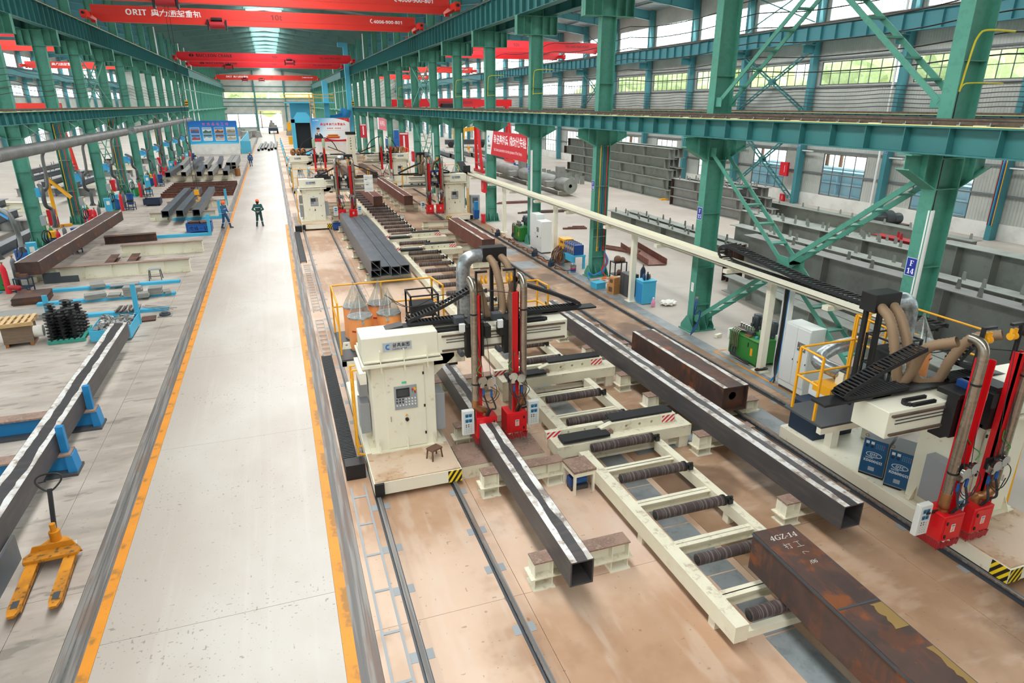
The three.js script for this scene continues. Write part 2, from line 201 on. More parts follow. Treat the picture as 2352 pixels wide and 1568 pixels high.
solo('floor_marking', 'thin orange line painted on the floor before the green hydraulic unit', 'marking', [bm(12.98, 13.06, -0.02, 0.006, -10.4, -16.8), bm(12.98, 13.5, -0.02, 0.006, -16.72, -16.8)], M.lineorange);
// gantry rails on clips
for (const [x, l] of [[1.22, 'outer rail of the left welding gantries, next to the aisle'], [2.84, 'inner rail of the left welding gantries'], [10.75, 'inner rail of the right welding gantries'], [12.3, 'outer rail of the right welding gantries, next to the columns']]) {
  const o = thing('crane_rail', 'dark steel ' + l, 'rail');
  mesh('rail_foot', bm(x - 0.07, x + 0.07, 0, 0.02, Z0 - 8, -92), M.motor, o); mesh('rail_web', bm(x - 0.02, x + 0.02, 0.02, 0.075, Z0 - 8, -92), M.motor, o); mesh('rail_head', bm(x - 0.038, x + 0.038, 0.075, 0.11, Z0 - 8, -92), M.oldrail, o);
  const pg = bx(0.36, 0.006, 0.2); metreUV(pg); pg.userData.uvd = 1;
  for (let z = -4.9; z > -40; z -= 1.32) { const m = mesh('grout_patch', pg, M.grey, o); m.position.set(x, 0.002, z + 0.1 * Math.sin(z * 3)); }
}
// ladder-like cable tray frames sunk beside the outer left rail
{ const o = thing('cable_tray', 'galvanised ladder cable tray lying in the floor beside the outer left rail', 'cable tray');
  for (const x of [0.7, 0.99]) mesh('side_rail', bm(x, x + 0.04, 0, 0.012, 2, -12.4), M.grey, o);
  for (let z = -1.2; z > -12.4; z -= 0.98) mesh('rung', bm(0.74, 0.99, 0, 0.012, z, z - 0.05), M.grey, o); }
for (const [za, zb, l] of [[-20.6, -24.4, 'between the first gantry and the stacked tubes'], [-25.6, -34.2, 'beside the stacked grey tubes'], [-45.5, -52, 'behind the second gantry']]) {
  const o = thing('cable_ladder', 'bright galvanised cable ladder on the floor ' + l, 'cable tray');
  for (const x of [0.72, 1.0]) mesh('side_rail', bm(x, x + 0.025, 0, 0.06, za, zb), M.grey, o);
  for (let z = za - 0.2; z > zb; z -= 0.45) mesh('rung', bm(0.72, 1.02, 0.03, 0.05, z, z - 0.03), M.grey, o); }

// ---- columns ----
const I = (w, h, tf, tw, l) => [bx(w, tf, l, 0, h / 2 - tf / 2, 0), bx(w, tf, l, 0, -h / 2 + tf / 2, 0), bx(tw, h - 2 * tf, l, 0, 0, 0)];   // I section along z
const colShaft = join([bx(0.03, 17.6, 0.34, -0.335, 8.8, 0), bx(0.03, 17.6, 0.34, 0.335, 8.8, 0), bx(0.64, 17.6, 0.024, 0, 8.8, 0)]);
const colStiff = join([bx(0.64, 0.025, 0.32)]);
const baseFoot = join([bx(1.1, 0.04, 0.72, 0, 0.02, 0), ...[-0.45, -0.15, 0.15, 0.45].map((x) => ex([[0, 0], [0.36, 0], [0.36, 0.12], [0.05, 0.5], [0, 0.5]].map(([a, b]) => [a - 0, b]), 0.02, [x, 0.04, 0], 'zy')), ...[-0.45, -0.15, 0.15, 0.45].map((x) => ex([[0, 0], [-0.36, 0], [-0.36, 0.12], [-0.05, 0.5], [0, 0.5]], 0.02, [x, 0.04, 0], 'zy'))]);
const corbelWing = (s) => join([ex([[0.35 * s, 5.95], [1.2 * s, 6.38], [1.2 * s, 6.7], [0.35 * s, 6.7]], 0.024), bar([0.34 * s, 5.95, 0], [1.24 * s, 6.4, 0], 0.34, 0.024), bx(0.9, 0.026, 0.36, 0.8 * s, 6.7, 0), bx(0.02, 0.55, 0.3, 0.72 * s, 6.42, 0)]);
const corbelL = corbelWing(-1), corbelR = corbelWing(1);
const headBox = join([bx(2.3, 0.9, 0.03, 0, 11.62, 0), bx(2.3, 0.03, 0.42, 0, 12.07, 0), bx(2.3, 0.03, 0.42, 0, 11.17, 0), ...[-1.13, -0.75, 0.75, 1.13].map((x) => bx(0.03, 0.88, 0.4, x, 11.62, 0))]);
for (const g of [colShaft, colStiff, baseFoot, corbelL, corbelR, headBox]) { metreUV(g); g.userData.uvd = 1; }
const signTex = {};
function bayTex(a, b) { const k = a + b; return (signTex[k] ||= canvasTex(64, 96, (x, w, h) => { x.fillStyle = '#d9dde2'; x.fillRect(0, 0, w, h); x.fillStyle = '#1b2f9a'; x.fillRect(3, 3, w - 6, h - 6); x.fillStyle = '#fff'; x.textAlign = 'center'; x.font = 'bold 40px serif'; x.fillText(a, w / 2, 43); x.font = 'bold 40px serif'; x.fillText(b, w / 2, 84, 54); })); }
const pipeSet = { };
function column(row, x, k, mat, side) {
  const near = (row === 'F' && k <= 12) || (row === 'E' && k <= 12 && k >= 2), n = 14 + k, r = row === 'F' ? 'right-hand' : 'left-hand';
  const label = row === 'F' && k <= 4 && k >= 0 ? `green steel column ${['F 14, nearest the right-hand gantry', 'F 15, with a ladder brace rising from its foot', 'F 16, with yellow, blue and red pipes', 'F 17, at the near end of the red banner', 'F 18, at the far end of the red banner'][k]}`
    : near ? (row === 'F' ? `green steel column, number ${k - 3} beyond the red banner in the right-hand row` : `green steel column, number ${k - 1} from the near end of the left-hand row`) : `green steel column far down the ${r} row`;
  const o = thing('steel_column', label, 'column', [x, 0, zc(k)], 0, near ? undefined : `far columns of the ${r} row`);
  mesh('shaft', colShaft, mat, o); mesh('base_foot', baseFoot, mat, o);
  mesh('corbel', corbelL, mat, o); mesh('corbel', corbelR, mat, o); mesh('crane_bracket', headBox, mat, o);
  if (near) for (const y of [0.95, 2.3, 4.2, 5.95, 6.6, 8.55]) { const s = mesh('stiffener', colStiff, mat, o); s.position.y = y; }
  return o;
}
const colsF = [], colsE = [];
for (let k = -2; k <= KN; k++) { colsF[k + 2] = column('F', XF, k, M.green); colsE[k + 2] = column('E', XE, k, M.green); }
for (const [k, y] of [[0, 3.35], [1, 3.35], [2, 3.4], [3, 3.4], [4, 3.4]]) { const o = colsF[k + 2]; sheet('number_plate', 0.27, 0.42, bayTex('F', String(14 + k)), o, [-0.362, y + 0.85, 0], -Math.PI / 2); }
{ sheet('notice', 0.15, 0.32, canvasTex(32, 64, (x) => { x.fillStyle = '#f4f3ee'; x.fillRect(0, 0, 32, 64); x.fillStyle = '#b9b9b4'; for (let i = 8; i < 60; i += 5) x.fillRect(4, i, 22, 1.5); }), colsF[3], [-0.362, 1.6, 0.0], -Math.PI / 2, M.white, 0.006); }
// pipes on the columns
function riser(o, x, z, y0, y1, r, mat, name = 'riser_pipe') { return mesh(name, rod([x, y0, z], [x, y1, z], r, 12), mat, o); }
riser(colsF[2], -0.28, 0.13, 0.02, 5.5, 0.075, M.white, 'white_downpipe'); mesh('pipe_clamp', [cy(0.08, 0.04, -0.28, 3.2, 0.13), cy(0.08, 0.04, -0.28, 1.2, 0.13)], M.midgrey, colsF[2]); riser(colsF[2], -0.27, 0.12, 5.5, 7.95, 0.035, M.black, 'power_cable');
mesh('conductor_lead', [tu([[-0.26, 7.95, 0.15], [-0.16, 8.75, 0.16], [-0.08, 9.0, 0.16], [0.1, 9.12, 0.18], [0.9, 9.12, 0.2]], 0.022), tu([[-0.26, 7.95, 0.15], [-0.2, 8.08, 0.16], [0.0, 8.12, 0.17], [0.9, 8.12, 0.2]], 0.016)], M.cableyellow, colsF[2]);
for (const [i, m] of [[-0.1, M.yellow], [0.07, M.deepblue], [0.24, M.signred]]) { riser(colsF[4], i, 0.13, 1.3, 6.0, 0.022, m, 'gas_pipe'); mesh('pipe_valve', [cy(0.035, 0.16, i, 1.3, 0.13), bx(0.1, 0.03, 0.03, i, 1.4, 0.17)], m, colsF[4]); }
for (const y of [1.9, 4.2]) mesh('pipe_bracket', bm(-0.3, 0.34, y, y + 0.03, 0.12, 0.16), M.galv, colsF[4]);
for (const k of [5, 8]) { riser(colsF[k], -0.25, 0.13, 0.5, 5.3, 0.07, M.white, 'white_downpipe'); }
riser(colsF[7], 0.2, 0.13, 0.5, 5.6, 0.06, M.white, 'white_downpipe');
for (const k of [3, 4, 5, 6, 8]) { const o = colsF[k + 2]; if (k !== 3 && k !== 4 && k !== 5 && k !== 8) continue; mesh('conductor_lead', [tu([[-0.2, 8.2, 0.14], [-0.16, 9.2, 0.14], [0, 9.45, 0.15], [0.9, 9.48, 0.2]], 0.02), tu([[-0.2, 8.25, 0.14], [0.9, 8.3, 0.2]], 0.015)], M.cableyellow, o); }
for (const k of [7, 9, 12]) { const o = colsE[k]; for (const [i, m] of [[-0.2, M.yellow], [-0.05, M.deepblue], [0.12, M.signred]]) riser(o, i, 0.13, 0.6, 6.5, 0.024, m, 'gas_pipe'); mesh('pipe_bracket', [bm(-0.3, 0.3, 2.2, 2.24, 0.12, 0.16), bm(-0.3, 0.3, 4.2, 4.24, 0.12, 0.16)], M.galv, o); }
for (const [row, k] of [[colsF, 13], [colsF, 16], [colsF, 19], [colsE, 13], [colsE, 16], [colsE, 17], [colsE, 18]]) riser(row[k], row === colsF ? -0.42 : 0.42, 0.1, 0.3, 17, 0.09, M.white, 'rainwater_pipe');

// ---- runway girders ----
function girder(label, x, yb, h, za, zb, w, mat, o = {}) {
  const t = thing('runway_girder', label, 'girder', [x, 0, 0]), L = za - zb, zm = (za + zb) / 2;
  mesh('girder_body', I(w, h, 0.03, 0.02, L).map((g) => g.translate(0, yb + h / 2, zm)), mat, t);
  const sg = join([bx(w / 2 - 0.03, h - 0.06, 0.016, w / 4, yb + h / 2, 0), bx(w / 2 - 0.03, h - 0.06, 0.016, -w / 4, yb + h / 2, 0)]); metreUV(sg); sg.userData.uvd = 1;
  let n = 0; for (let z = za - 0.5; z > Math.max(zb, -130) && n < 140; z -= o.step || 1.03, n++) mesh('stiffener', sg, mat, t).position.z = z;
  mesh('crane_rail', [bx(0.13, 0.02, L, 0, yb + h + 0.01, zm), bx(0.03, 0.1, L, 0, yb + h + 0.07, zm), bx(0.075, 0.035, L, 0, yb + h + 0.135, zm)], M.railbrown, t);
  if (o.edge) mesh('painted_edge', bm(o.edge * (w / 2 - 0.1), o.edge * (w / 2 + 0.006), yb + h + 0.002, yb + h + 0.02, za, zb), M.paleyellow, t);
  if (o.clips) { const cg = join([bx(0.12, 0.03, 0.08, 0.1, 0, 0), bx(0.12, 0.03, 0.08, -0.1, 0, 0), cy(0.016, 0.05, 0.12, 0.03, 0), cy(0.016, 0.05, -0.12, 0.03, 0)]); metreUV(cg); cg.userData.uvd = 1; for (let z = za - 3; z > Math.max(-45, zb); z -= 0.62) mesh('rail_clip', cg, M.chrome, t).position.set(0, yb + h + 0.03, z);
    const cp = bx(0.18, 0.02, 0.34); metreUV(cp); cp.userData.uvd = 1; for (let z = za - 2.4; z > Math.max(-60, zb); z -= 2.5) mesh('joint_plate', cp, M.creamworn, t).position.set(o.edge * (w / 2 - 0.14), yb + h + 0.025, z); }
  return t;
}
girder('lower teal crane girder on the aisle side of the right-hand columns', 13.05, 6.72, 0.56, 8, -116.5, 0.42, M.teal, { edge: -1, clips: true });
girder('lower teal crane girder on the far side of the right-hand columns', 14.7, 6.72, 0.56, 8, -116.5, 0.42, M.teal, { edge: 1 });
girder('lower dark green crane girder along the left-hand columns', -12.35, 6.72, 0.62, -2, -121.5, 0.42, M.teal, { edge: 1, clips: true });
girder('upper teal crane girder on the aisle side of the right-hand columns', 13.0, 12.1, 1.3, 10, Z1 + 1, 0.45, M.teal, {});
girder('upper teal crane girder on the far side of the right-hand columns', 14.75, 12.1, 1.3, 10, Z1 + 1, 0.45, M.teal, { step: 2 });
girder('upper teal crane girder along the aisle side of the left-hand columns', -12.35, 12.1, 1.3, 10, Z1 + 1, 0.45, M.teal, { edge: 1 });
girder('upper crane girder along the right outer wall', 39.3, 12.1, 1.15, 10, Z1 + 1, 0.45, M.tealblue, { step: 1.4 });
girder('lower crane girder along the right outer wall', 39.2, 6.6, 0.5, 8, -150, 0.42, M.teal, { edge: -1 });
girder('upper teal crane girder on the far side of the left-hand columns', -14.05, 12.1, 1.3, 10, Z1 + 1, 0.45, M.teal, { step: 2 });
girder('upper crane girder along the left outer wall', -38.7, 12.1, 1.15, 10, Z1 + 1, 0.45, M.tealblue, { step: 1.4 });
for (const [x, z, l] of [[13.05, -116.2, 'right'], [-12.35, -121.2, 'left']]) { const o = thing('buffer_stop', `yellow and black buffer at the far end of the lower ${l} girder`, 'buffer', [x, 7.44, z]); mesh('post', bm(-0.2, 0.2, 0, 0.9, -0.1, 0.15), M.yellow, o); mesh('stripe', [bm(-0.21, 0.21, 0.15, 0.3, -0.11, 0.16), bm(-0.21, 0.21, 0.5, 0.65, -0.11, 0.16)], M.black, o); }
// ties along the far stretch at lower-girder level
for (const [x, l] of [[13.1, 'right-hand'], [-12.5, 'left-hand']]) { const o = thing('tie_beam', `thin green tie beam along the far ${l} columns`, 'beam', [x, 0, 0]); mesh('tie', [bm(-0.12, 0.12, 6.6, 6.9, -122, Z1 + 1), bm(-0.05, 0.05, 9.9, 10.05, -122, Z1 + 1)], M.green, o); }

// ---- ladder-like X braces ----
function ladderBar(o, p, q, gap, mat, step = 0.78) {
  for (const s of [-1, 1]) mesh('brace_rail', bar([p[0] + s * gap, p[1], p[2]], [q[0] + s * gap, q[1], q[2]], 0.03, 0.13), mat, o);
  const n = Math.round(len(p, q) / step);
  for (let i = 1; i < n; i++) { const t = i / n; mesh('batten', bx(gap * 2, 0.045, 0.24, p[0], p[1] + (q[1] - p[1]) * t, p[2] + (q[2] - p[2]) * t), mat, o); }
}
function xBrace(label, x, k, y0, y1, mat, gap = 0.27) {
  const o = thing('ladder_brace', label, 'brace'), a = zc(k) - 0.25, b = zc(k + 1) + 0.25, ym = (y0 + y1) / 2, m = (a + b) / 2;
  ladderBar(o, [x, y0, a], [x, y1, b], gap, mat); ladderBar(o, [x, y0, b], [x, y1, a], gap * 0.92, mat);
  for (const s of [-1, 1]) { mesh('gusset', ex([[-0.27, -0.08], [-0.14, -0.24], [0.14, -0.24], [0.27, -0.08], [0.2, 0.22], [-0.2, 0.22]], 0.02, [x + s * gap, ym, m], 'zy'), mat, o);
    for (const [y, z, d] of [[y0, a, -1], [y0, b, 1], [y1, a, -1], [y1, b, 1]]) mesh('end_gusset', bm(x + s * gap - 0.01, x + s * gap + 0.01, y - 0.12, y + 0.16, z - 0.12 * d, z + 0.2 * d), mat, o); }
  return o;
}
xBrace('lower ladder brace crossing between columns F 14 and F 15', XF, 0, 0.5, 6.2, M.green);
xBrace('upper ladder brace crossing between columns F 14 and F 15', XF, 0, 7.75, 13.9, M.green);
for (const [k, t] of [[6, 'left half of the red gantry leg'], [13, 'far yellow buffer stop']]) { xBrace(`lower ladder brace in the right-hand row near the ${k === 6 ? 'second right gantry' : t}`, XF, k, 0.5, 6.2, M.green); xBrace(`upper ladder brace in the right-hand row above the ${k === 6 ? 'second right gantry' : t}`, XF, k, 7.75, 11.1, M.green); }
for (const [k, t] of [[6, 'nearest one of the left row'], [13, 'second one of the left row']]) { xBrace(`lower ladder brace between left-hand columns, ${t}`, XE, k, 0.5, 6.2, M.green); xBrace(`upper ladder brace between left-hand columns, ${t}`, XE, k, 7.75, 11.1, M.green); }

// ---- roof ----
{ const roof = struct('ceiling', 'pitched sheet-metal roof over the three bays');
  for (const [xa, xb, xr, n] of [[XE, XF, 0.7, 0], [XF, XG + 0.6, 27.2, 1], [XD - 0.6, XE, -26.4, 2]]) for (const s of [-1, 1]) {
    const e = s < 0 ? xa : xb, i = xr + s * 2.05, sl = (RIDGE - EAVE) / Math.abs(xr - e), yi = RIDGE - sl * 2.05;
    mesh('roof_slope', ex([[e, EAVE], [i, yi], [i, yi + 0.12], [e, EAVE + 0.12]], Z0 - Z1, [0, 0, ZM]), M.roofsheet, roof);
  }
  let w = 1; for (const [xr, l] of [[0.7, 'middle'], [27.2, 'right'], [-26.4, 'left']]) {
    const o = struct('window_' + w++, `translucent ridge skylight of the ${l} bay`);
    for (let k = -4; k <= KN; k++) { const z0 = Math.min(Z0, zc(k) + 8.25), z1 = Math.max(zc(k), Z1); if (z0 - z1 < 0.5) continue; if (l === 'right' && k < 1) { mesh('added_ridge_sheet', [ex([[xr - 2.05, RIDGE - 0.21], [xr, RIDGE], [xr + 2.05, RIDGE - 0.21], [xr + 2.05, RIDGE - 0.11], [xr, RIDGE + 0.1], [xr - 2.05, RIDGE - 0.11]], z0 - z1, [0, 0, (z0 + z1) / 2])], M.roofsheet, roof); continue; } for (const s of [-1, 1]) mesh('skylight_sheet', ex([[xr, RIDGE], [xr + s * 2.05, RIDGE - 0.21], [xr + s * 2.05, RIDGE - 0.2], [xr, RIDGE + 0.01]], z0 - z1 - 0.02, [0, 0, (z0 + z1) / 2]), M.frost, o); }  // opaque ridge over the unseen first right bays, added to cut the light
  }
  const raf = (xa, xb, xr) => { const q = (s) => { const e = s < 0 ? xa + 0.35 : xb - 0.35, i = xr; return [ex([[e, EAVE - 0.95], [e, EAVE - 0.05], [i, RIDGE - 0.08], [i, RIDGE - 0.7]], 0.02), bar([e, EAVE - 0.05, 0], [i, RIDGE - 0.08, 0], 0.26, 0.022), bar([e, EAVE - 0.95, 0], [i, RIDGE - 0.7, 0], 0.26, 0.022), ...[0.2, 0.36, 0.52, 0.68, 0.84].map((t) => bx(0.016, 0.66, 0.22, e + (i - e) * t, EAVE - 0.5 + (RIDGE - EAVE + 0.14) * t, 0))]; }; const g = join([...q(-1), ...q(1)]); metreUV(g); g.userData.uvd = 1; return g; };
  for (const [xa, xb, xr, l, mt] of [[XE, XF, 0.7, 'middle', M.rafter], [XF, XG, 27.2, 'right-hand', M.tealblue], [XD, XE, -26.4, 'left-hand', M.tealblue]]) { const g = raf(xa, xb, xr); for (let k = -3; k <= KN; k++) { const m = solo('roof_rafter', k < 16 ? `${ORD[k + 4]} rafter from the camera under the ${l} bay roof` : `green steel rafter far along the ${l} bay roof`, 'rafter', g, mt, [0, 0, zc(k)], 0, `rafters of the ${l} bay`); } }
  // purlins of the right bay show as rows under its sheets
  for (const [x, n] of [[17, 1], [20, 2], [23, 3], [31.5, 4], [34.5, 5], [37.5, 6]]) solo('roof_purlin', `thin purlin under the right bay roof, number ${n} from the left`, 'purlin', bx(0.07, 0.2, Z0 - Z1 - 1, 0, 0, ZM), M.galv, [x, RIDGE - Math.abs(x - 27.2) * 0.102 - 0.12, 0], 0, 'purlins of the right bay');
}
// ---- outer walls with window bands ----
function sideWall(name, label, x, s) {     // s: +1 the outside lies at +x
  const w = [], t = 0.12, o = struct(name, label), rows = [[0.95, 4.1, 4.1], [9.1, 10.75, 7.3], [13.6, 15.7, 7.3]];
  const band = (y0, y1, mt, th = t) => mesh('cladding_band', bm(x, x + s * th, y0, y1, Z0, Z1), mt, o);
  mesh('dado', bm(x - s * 0.06, x + s * 0.2, 0, 0.95, Z0, Z1), M.dado, o);
  band(4.1, 9.1, M.cladding); band(10.75, 13.6, M.cladding); band(15.7, EAVE + 0.15, M.cladding);
  for (const [y0, y1, ww] of rows) { const g = []; let z = Z0; for (let k = -4; k <= KN; k++) { const c = zc(k) + 4.125, a = c + ww / 2, b = c - ww / 2; if (a > Z0 || b < Z1) continue; g.push(bm(x, x + s * t, y0, y1, z, a)); z = b; } g.push(bm(x, x + s * t, y0, y1, z, Z1)); mesh('cladding_pier', g, M.cladding, o); }
  for (const y of [2.55, 4.25, 5.6, 8.9, 10.9, 12.4]) mesh('girt', bm(x - s * 0.14, x - s * 0.02, y, y + 0.1, Z0, Z1), M.midgrey, o);
  return o;
}
sideWall('wall_right', 'light ribbed cladding of the right outer wall with a white dado', 40.62, 1);
sideWall('wall_left', 'light ribbed cladding of the left outer wall with a white dado', -40.0, -1);
let winN = 4; const paneCache = {};
function windowAt(label, x, s, z, w, y0, y1, nx, ny, detailed, mt) {
  const o = struct('window_' + winN++, label), h = y1 - y0, f = 0.05, g = [];
  g.push(bx(0.09, f, w, x, y0 + f / 2, z), bx(0.09, f, w, x, y1 - f / 2, z), bx(0.09, h, f, x, (y0 + y1) / 2, z - w / 2 + f / 2), bx(0.09, h, f, x, (y0 + y1) / 2, z + w / 2 - f / 2));
  for (let i = 1; i < nx; i++) g.push(bx(0.06, h, 0.035, x, (y0 + y1) / 2, z - w / 2 + w * i / nx));
  const ys = Array.isArray(ny) ? ny : Array.from({ length: ny - 1 }, (_, i) => (i + 1) / ny);
  for (const t of ys) g.push(bx(0.06, 0.04, w, x, y0 + h * t, z));
  mesh('window_frame', g, mt, o);
  if (!detailed) mesh('pane', bx(0.012, h - f, w - f, x, (y0 + y1) / 2, z), M.glass, o);
  else { const yy = [0, ...ys, 1]; for (let i = 0; i < nx; i++) for (let j = 0; j + 1 < yy.length; j++) { const pw = w / nx - 0.03, ph = h * (yy[j + 1] - yy[j]) - 0.03, key = pw.toFixed(3) + ph.toFixed(3); const pg = (paneCache[key] ||= (() => { const q = bx(0.012, ph, pw); metreUV(q); q.userData.uvd = 1; return q; })()); mesh('pane', pg, M.glass, o).position.set(x, y0 + h * (yy[j] + yy[j + 1]) / 2, z - w / 2 + w * (i + 0.5) / nx); } }
}
for (let k = -4; k <= KN; k++) { const z = zc(k) + 4.125; if (z + 3.7 > Z0 || z - 3.7 < Z1) continue; const d = k >= 1 && k <= 8;
  const at = d ? `in bay ${k} of the right outer wall` : 'far along the right outer wall';
  windowAt('tall low window with dark bars ' + at, 40.66, 1, z, 4.1, 0.95, 4.1, 4, [0.3, 0.66], d, M.darkgrey);
  windowAt('wide barred window of the middle band ' + at, 40.66, 1, z, 7.3, 9.1, 10.75, 8, [0.5], d, M.darkgrey);
  windowAt('wide clerestory window of the top band ' + at, 40.66, 1, z, 7.3, 13.6, 15.7, 8, 1, d, M.offwhite);
  for (const [y0, y1, ww, b] of [[0.95, 4.1, 4.1, 'low'], [9.1, 10.75, 7.3, 'middle'], [13.6, 15.7, 7.3, 'top']]) windowAt(`window of the ${b} band in the left outer wall`, -40.05, -1, z, ww, y0, y1, 4, 1, false, M.darkgrey); }
// wall columns
const wallCol = join([bx(0.55, 17.2, 0.03, 0, 8.6, 0.16), bx(0.55, 17.2, 0.03, 0, 8.6, -0.16), bx(0.03, 17.2, 0.34, 0.26, 8.6, 0), bx(0.03, 17.2, 0.34, -0.26, 8.6, 0), bx(1.5, 0.06, 0.4, -0.5, 11.98, 0), bx(1.5, 0.6, 0.03, -0.5, 11.7, 0), bx(1.5, 0.06, 0.4, -0.5, 6.5, 0), bx(1.5, 0.5, 0.03, -0.5, 6.25, 0)]); metreUV(wallCol); wallCol.userData.uvd = 1;
for (let k = -2; k <= KN; k++) { const o = thing('wall_column', k >= 2 && k <= 5 ? `blue-green column G ${14 + k} against the right outer wall` : 'blue-green column against the right outer wall, far along', 'column', [XG, 0, zc(k)], 0, k >= 2 && k <= 5 ? undefined : 'plain columns of the right outer wall'); mesh('shaft', wallCol, M.tealblue, o);
  if (k >= 2 && k <= 5) { sheet('number_plate', 0.3, 0.42, bayTex('G', String(14 + k)), o, [-0.29, 4.75, 0.02], -Math.PI / 2); mesh('tube_light', [bm(-0.1, 0.06, 4.2, 4.26, 0.2, 1.3)], M.white, o); }
  if (k === 2) for (const [i, m] of [[-0.14, M.deepred], [-0.05, M.skyblue], [0.05, M.deepblue], [0.14, M.yellow]]) mesh('gas_pipe', rod([-0.3, 0.9, i], [-0.3, 6.2, i], 0.025), m, o);
  if (k === 3) mesh('white_downpipe', rod([-0.38, 0.4, -0.35], [-0.38, 16.5, -0.35], 0.08, 10), M.white, o);
  const e = thing('wall_column', 'blue-green column against the left outer wall', 'column', [XD, 0, zc(k)], Math.PI, 'columns of the left outer wall'); mesh('shaft', wallCol, M.tealblue, e); }
for (const k of [4, 8]) { xBrace(`lower ladder brace on the right outer wall, ${k === 4 ? 'nearer' : 'farther'} one`, 39.9, k, 0.5, 6.0, M.teal, 0.2); xBrace(`middle ladder brace on the right outer wall, ${k === 4 ? 'nearer' : 'farther'} one`, 39.9, k, 7.3, 11.6, M.teal, 0.2);
  const o = thing('rod_brace', `thin crossed brace before the clerestory, ${k === 4 ? 'nearer' : 'farther'} one on the right wall`, 'brace'); mesh('brace_bar', bar([39.86, 13.6, zc(k) - 0.2], [39.86, 16.4, zc(k + 1) + 0.2], 0.08, 0.08), M.teal, o); mesh('brace_bar', bar([39.86, 16.4, zc(k) - 0.2], [39.86, 13.6, zc(k + 1) + 0.2], 0.08, 0.08), M.teal, o); }
// end walls
{ const holes = [[-3.4, 3.3, 0.02, 5.8], [-12.3, -4.3, 0.95, 4.9], [4.6, 12.8, 0.95, 4.9], [-12.4, -3.9, 9.55, 11.2], [-3.5, 4.6, 9.55, 11.2], [5.0, 13.1, 9.55, 11.2]];
  const s = new THREE.Shape([[-40, 0], [41, 0], [41, 17.2], [27.2, 18.6], [14, 17.2], [0.7, 18.6], [-13.2, 17.2], [-26.4, 18.6], [-40, 17.2]].map((p) => new THREE.Vector2(...p)));
  for (const [a, b, c, d] of holes) s.holes.push(new THREE.Path([[a, c], [a, d], [b, d], [b, c]].map((p) => new THREE.Vector2(...p))));
  const g = fin(new THREE.ExtrudeGeometry(s, { depth: 0.15, bevelEnabled: false }).translate(0, 0, Z1 - 0.15));
  const o = struct('wall_far', 'grey ribbed end wall with an open doorway and window bands'); mesh('cladding', g, M.cladding, o);
  for (const y of [1.0, 5.0, 7.2, 8.4, 9.4, 11.3, 12.9]) mesh('girt', bm(-13, 13.7, y - 0.1, y + 0.1, Z1 + 0.02, Z1 + 0.14), M.teal, o);
  for (const [a, b, c, d] of holes.slice(1)) { const w = struct('window_' + winN++, d > 9 ? 'window of the high band in the far end wall' : 'low window in the far end wall'); mesh('pane', bm(a, b, c, d, Z1 - 0.06, Z1 - 0.05), M.glass, w); const fr = []; for (let x = a; x <= b + 0.01; x += (b - a) / 8) fr.push(bm(x - 0.03, x + 0.03, c, d, Z1 - 0.08, Z1 - 0.02)); mesh('window_frame', fr, M.offwhite, w); }
  const dd = struct('door_1', 'wide open doorway in the far end wall'); mesh('door_frame', [bm(-3.6, -3.4, 0, 6, Z1, Z1 + 0.2), bm(3.3, 3.5, 0, 6, Z1, Z1 + 0.2), bm(-3.6, 3.5, 5.8, 6.05, Z1, Z1 + 0.2)], M.cream, dd);
  mesh('sliding_leaf', bm(3.5, 6.0, 0.05, 5.9, Z1 + 0.2, Z1 + 0.3), M.cladding, dd);
  for (const x of [-3.8, 4.85]) { const c = thing('wind_column', `dark teal wind column ${x < 0 ? 'left' : 'right'} of the far doorway`, 'column', [x, 0, Z1 + 0.35]); mesh('shaft', [bx(0.4, 18, 0.03, 0, 9, 0.2), bx(0.4, 18, 0.03, 0, 9, -0.2), bx(0.03, 18, 0.4, 0, 9, 0)], M.teal, c); }
  struct('wall_near', 'ribbed end wall behind the camera', ex([[-40, 0], [41, 0], [41, 17.2], [27.2, 18.6], [14, 17.2], [0.7, 18.6], [-13.2, 17.2], [-26.4, 18.6], [-40, 17.2]], 0.15, [0, 0, Z0 + 0.1]), M.cladding); }
// conductor cables strung along the columns
function cableRun(label, x, y, k0, k1, r, mat, sag, group) { const pts = []; for (let k = k0; k < k1; k++) { pts.push([x, y, zc(k)], [x, y - sag * 0.8, zc(k) - 2.2], [x, y - sag, zc(k) - 4.1], [x, y - sag * 0.8, zc(k) - 6.1]); } pts.push([x, y, zc(k1)]); solo('conductor_cable', label, 'cable', tu(pts, r, pts.length * 2, 5), mat, [0, 0, 0], 0, group); }
for (let i = 0; i < 6; i++) cableRun(`black conductor cable behind the right-hand columns, ${ORD[i + 1]} from below`, 14.75, 8.7 + i * 0.42, -1, 16, 0.017, M.black, 0.14 + 0.02 * i, 'conductor cables behind the right-hand columns');
for (let i = 0; i < 6; i++) cableRun(`black conductor cable along the right outer wall, ${ORD[i + 1]} from below`, 39.0, 7.6 + i * 0.26, -1, 14, 0.025, M.black, 0.12, 'conductor cables along the right outer wall');
for (let i = 0; i < 5; i++) cableRun(`black conductor cable before the left-hand columns, ${ORD[i + 1]} from below`, -12.7, 8.3 + i * 0.3, 1, 14, 0.018, M.black, 0.16, 'conductor cables before the left-hand columns');
const each = (name, gs, mat, o) => gs.flat(Infinity).forEach((g) => mesh(name, g, mat, o));
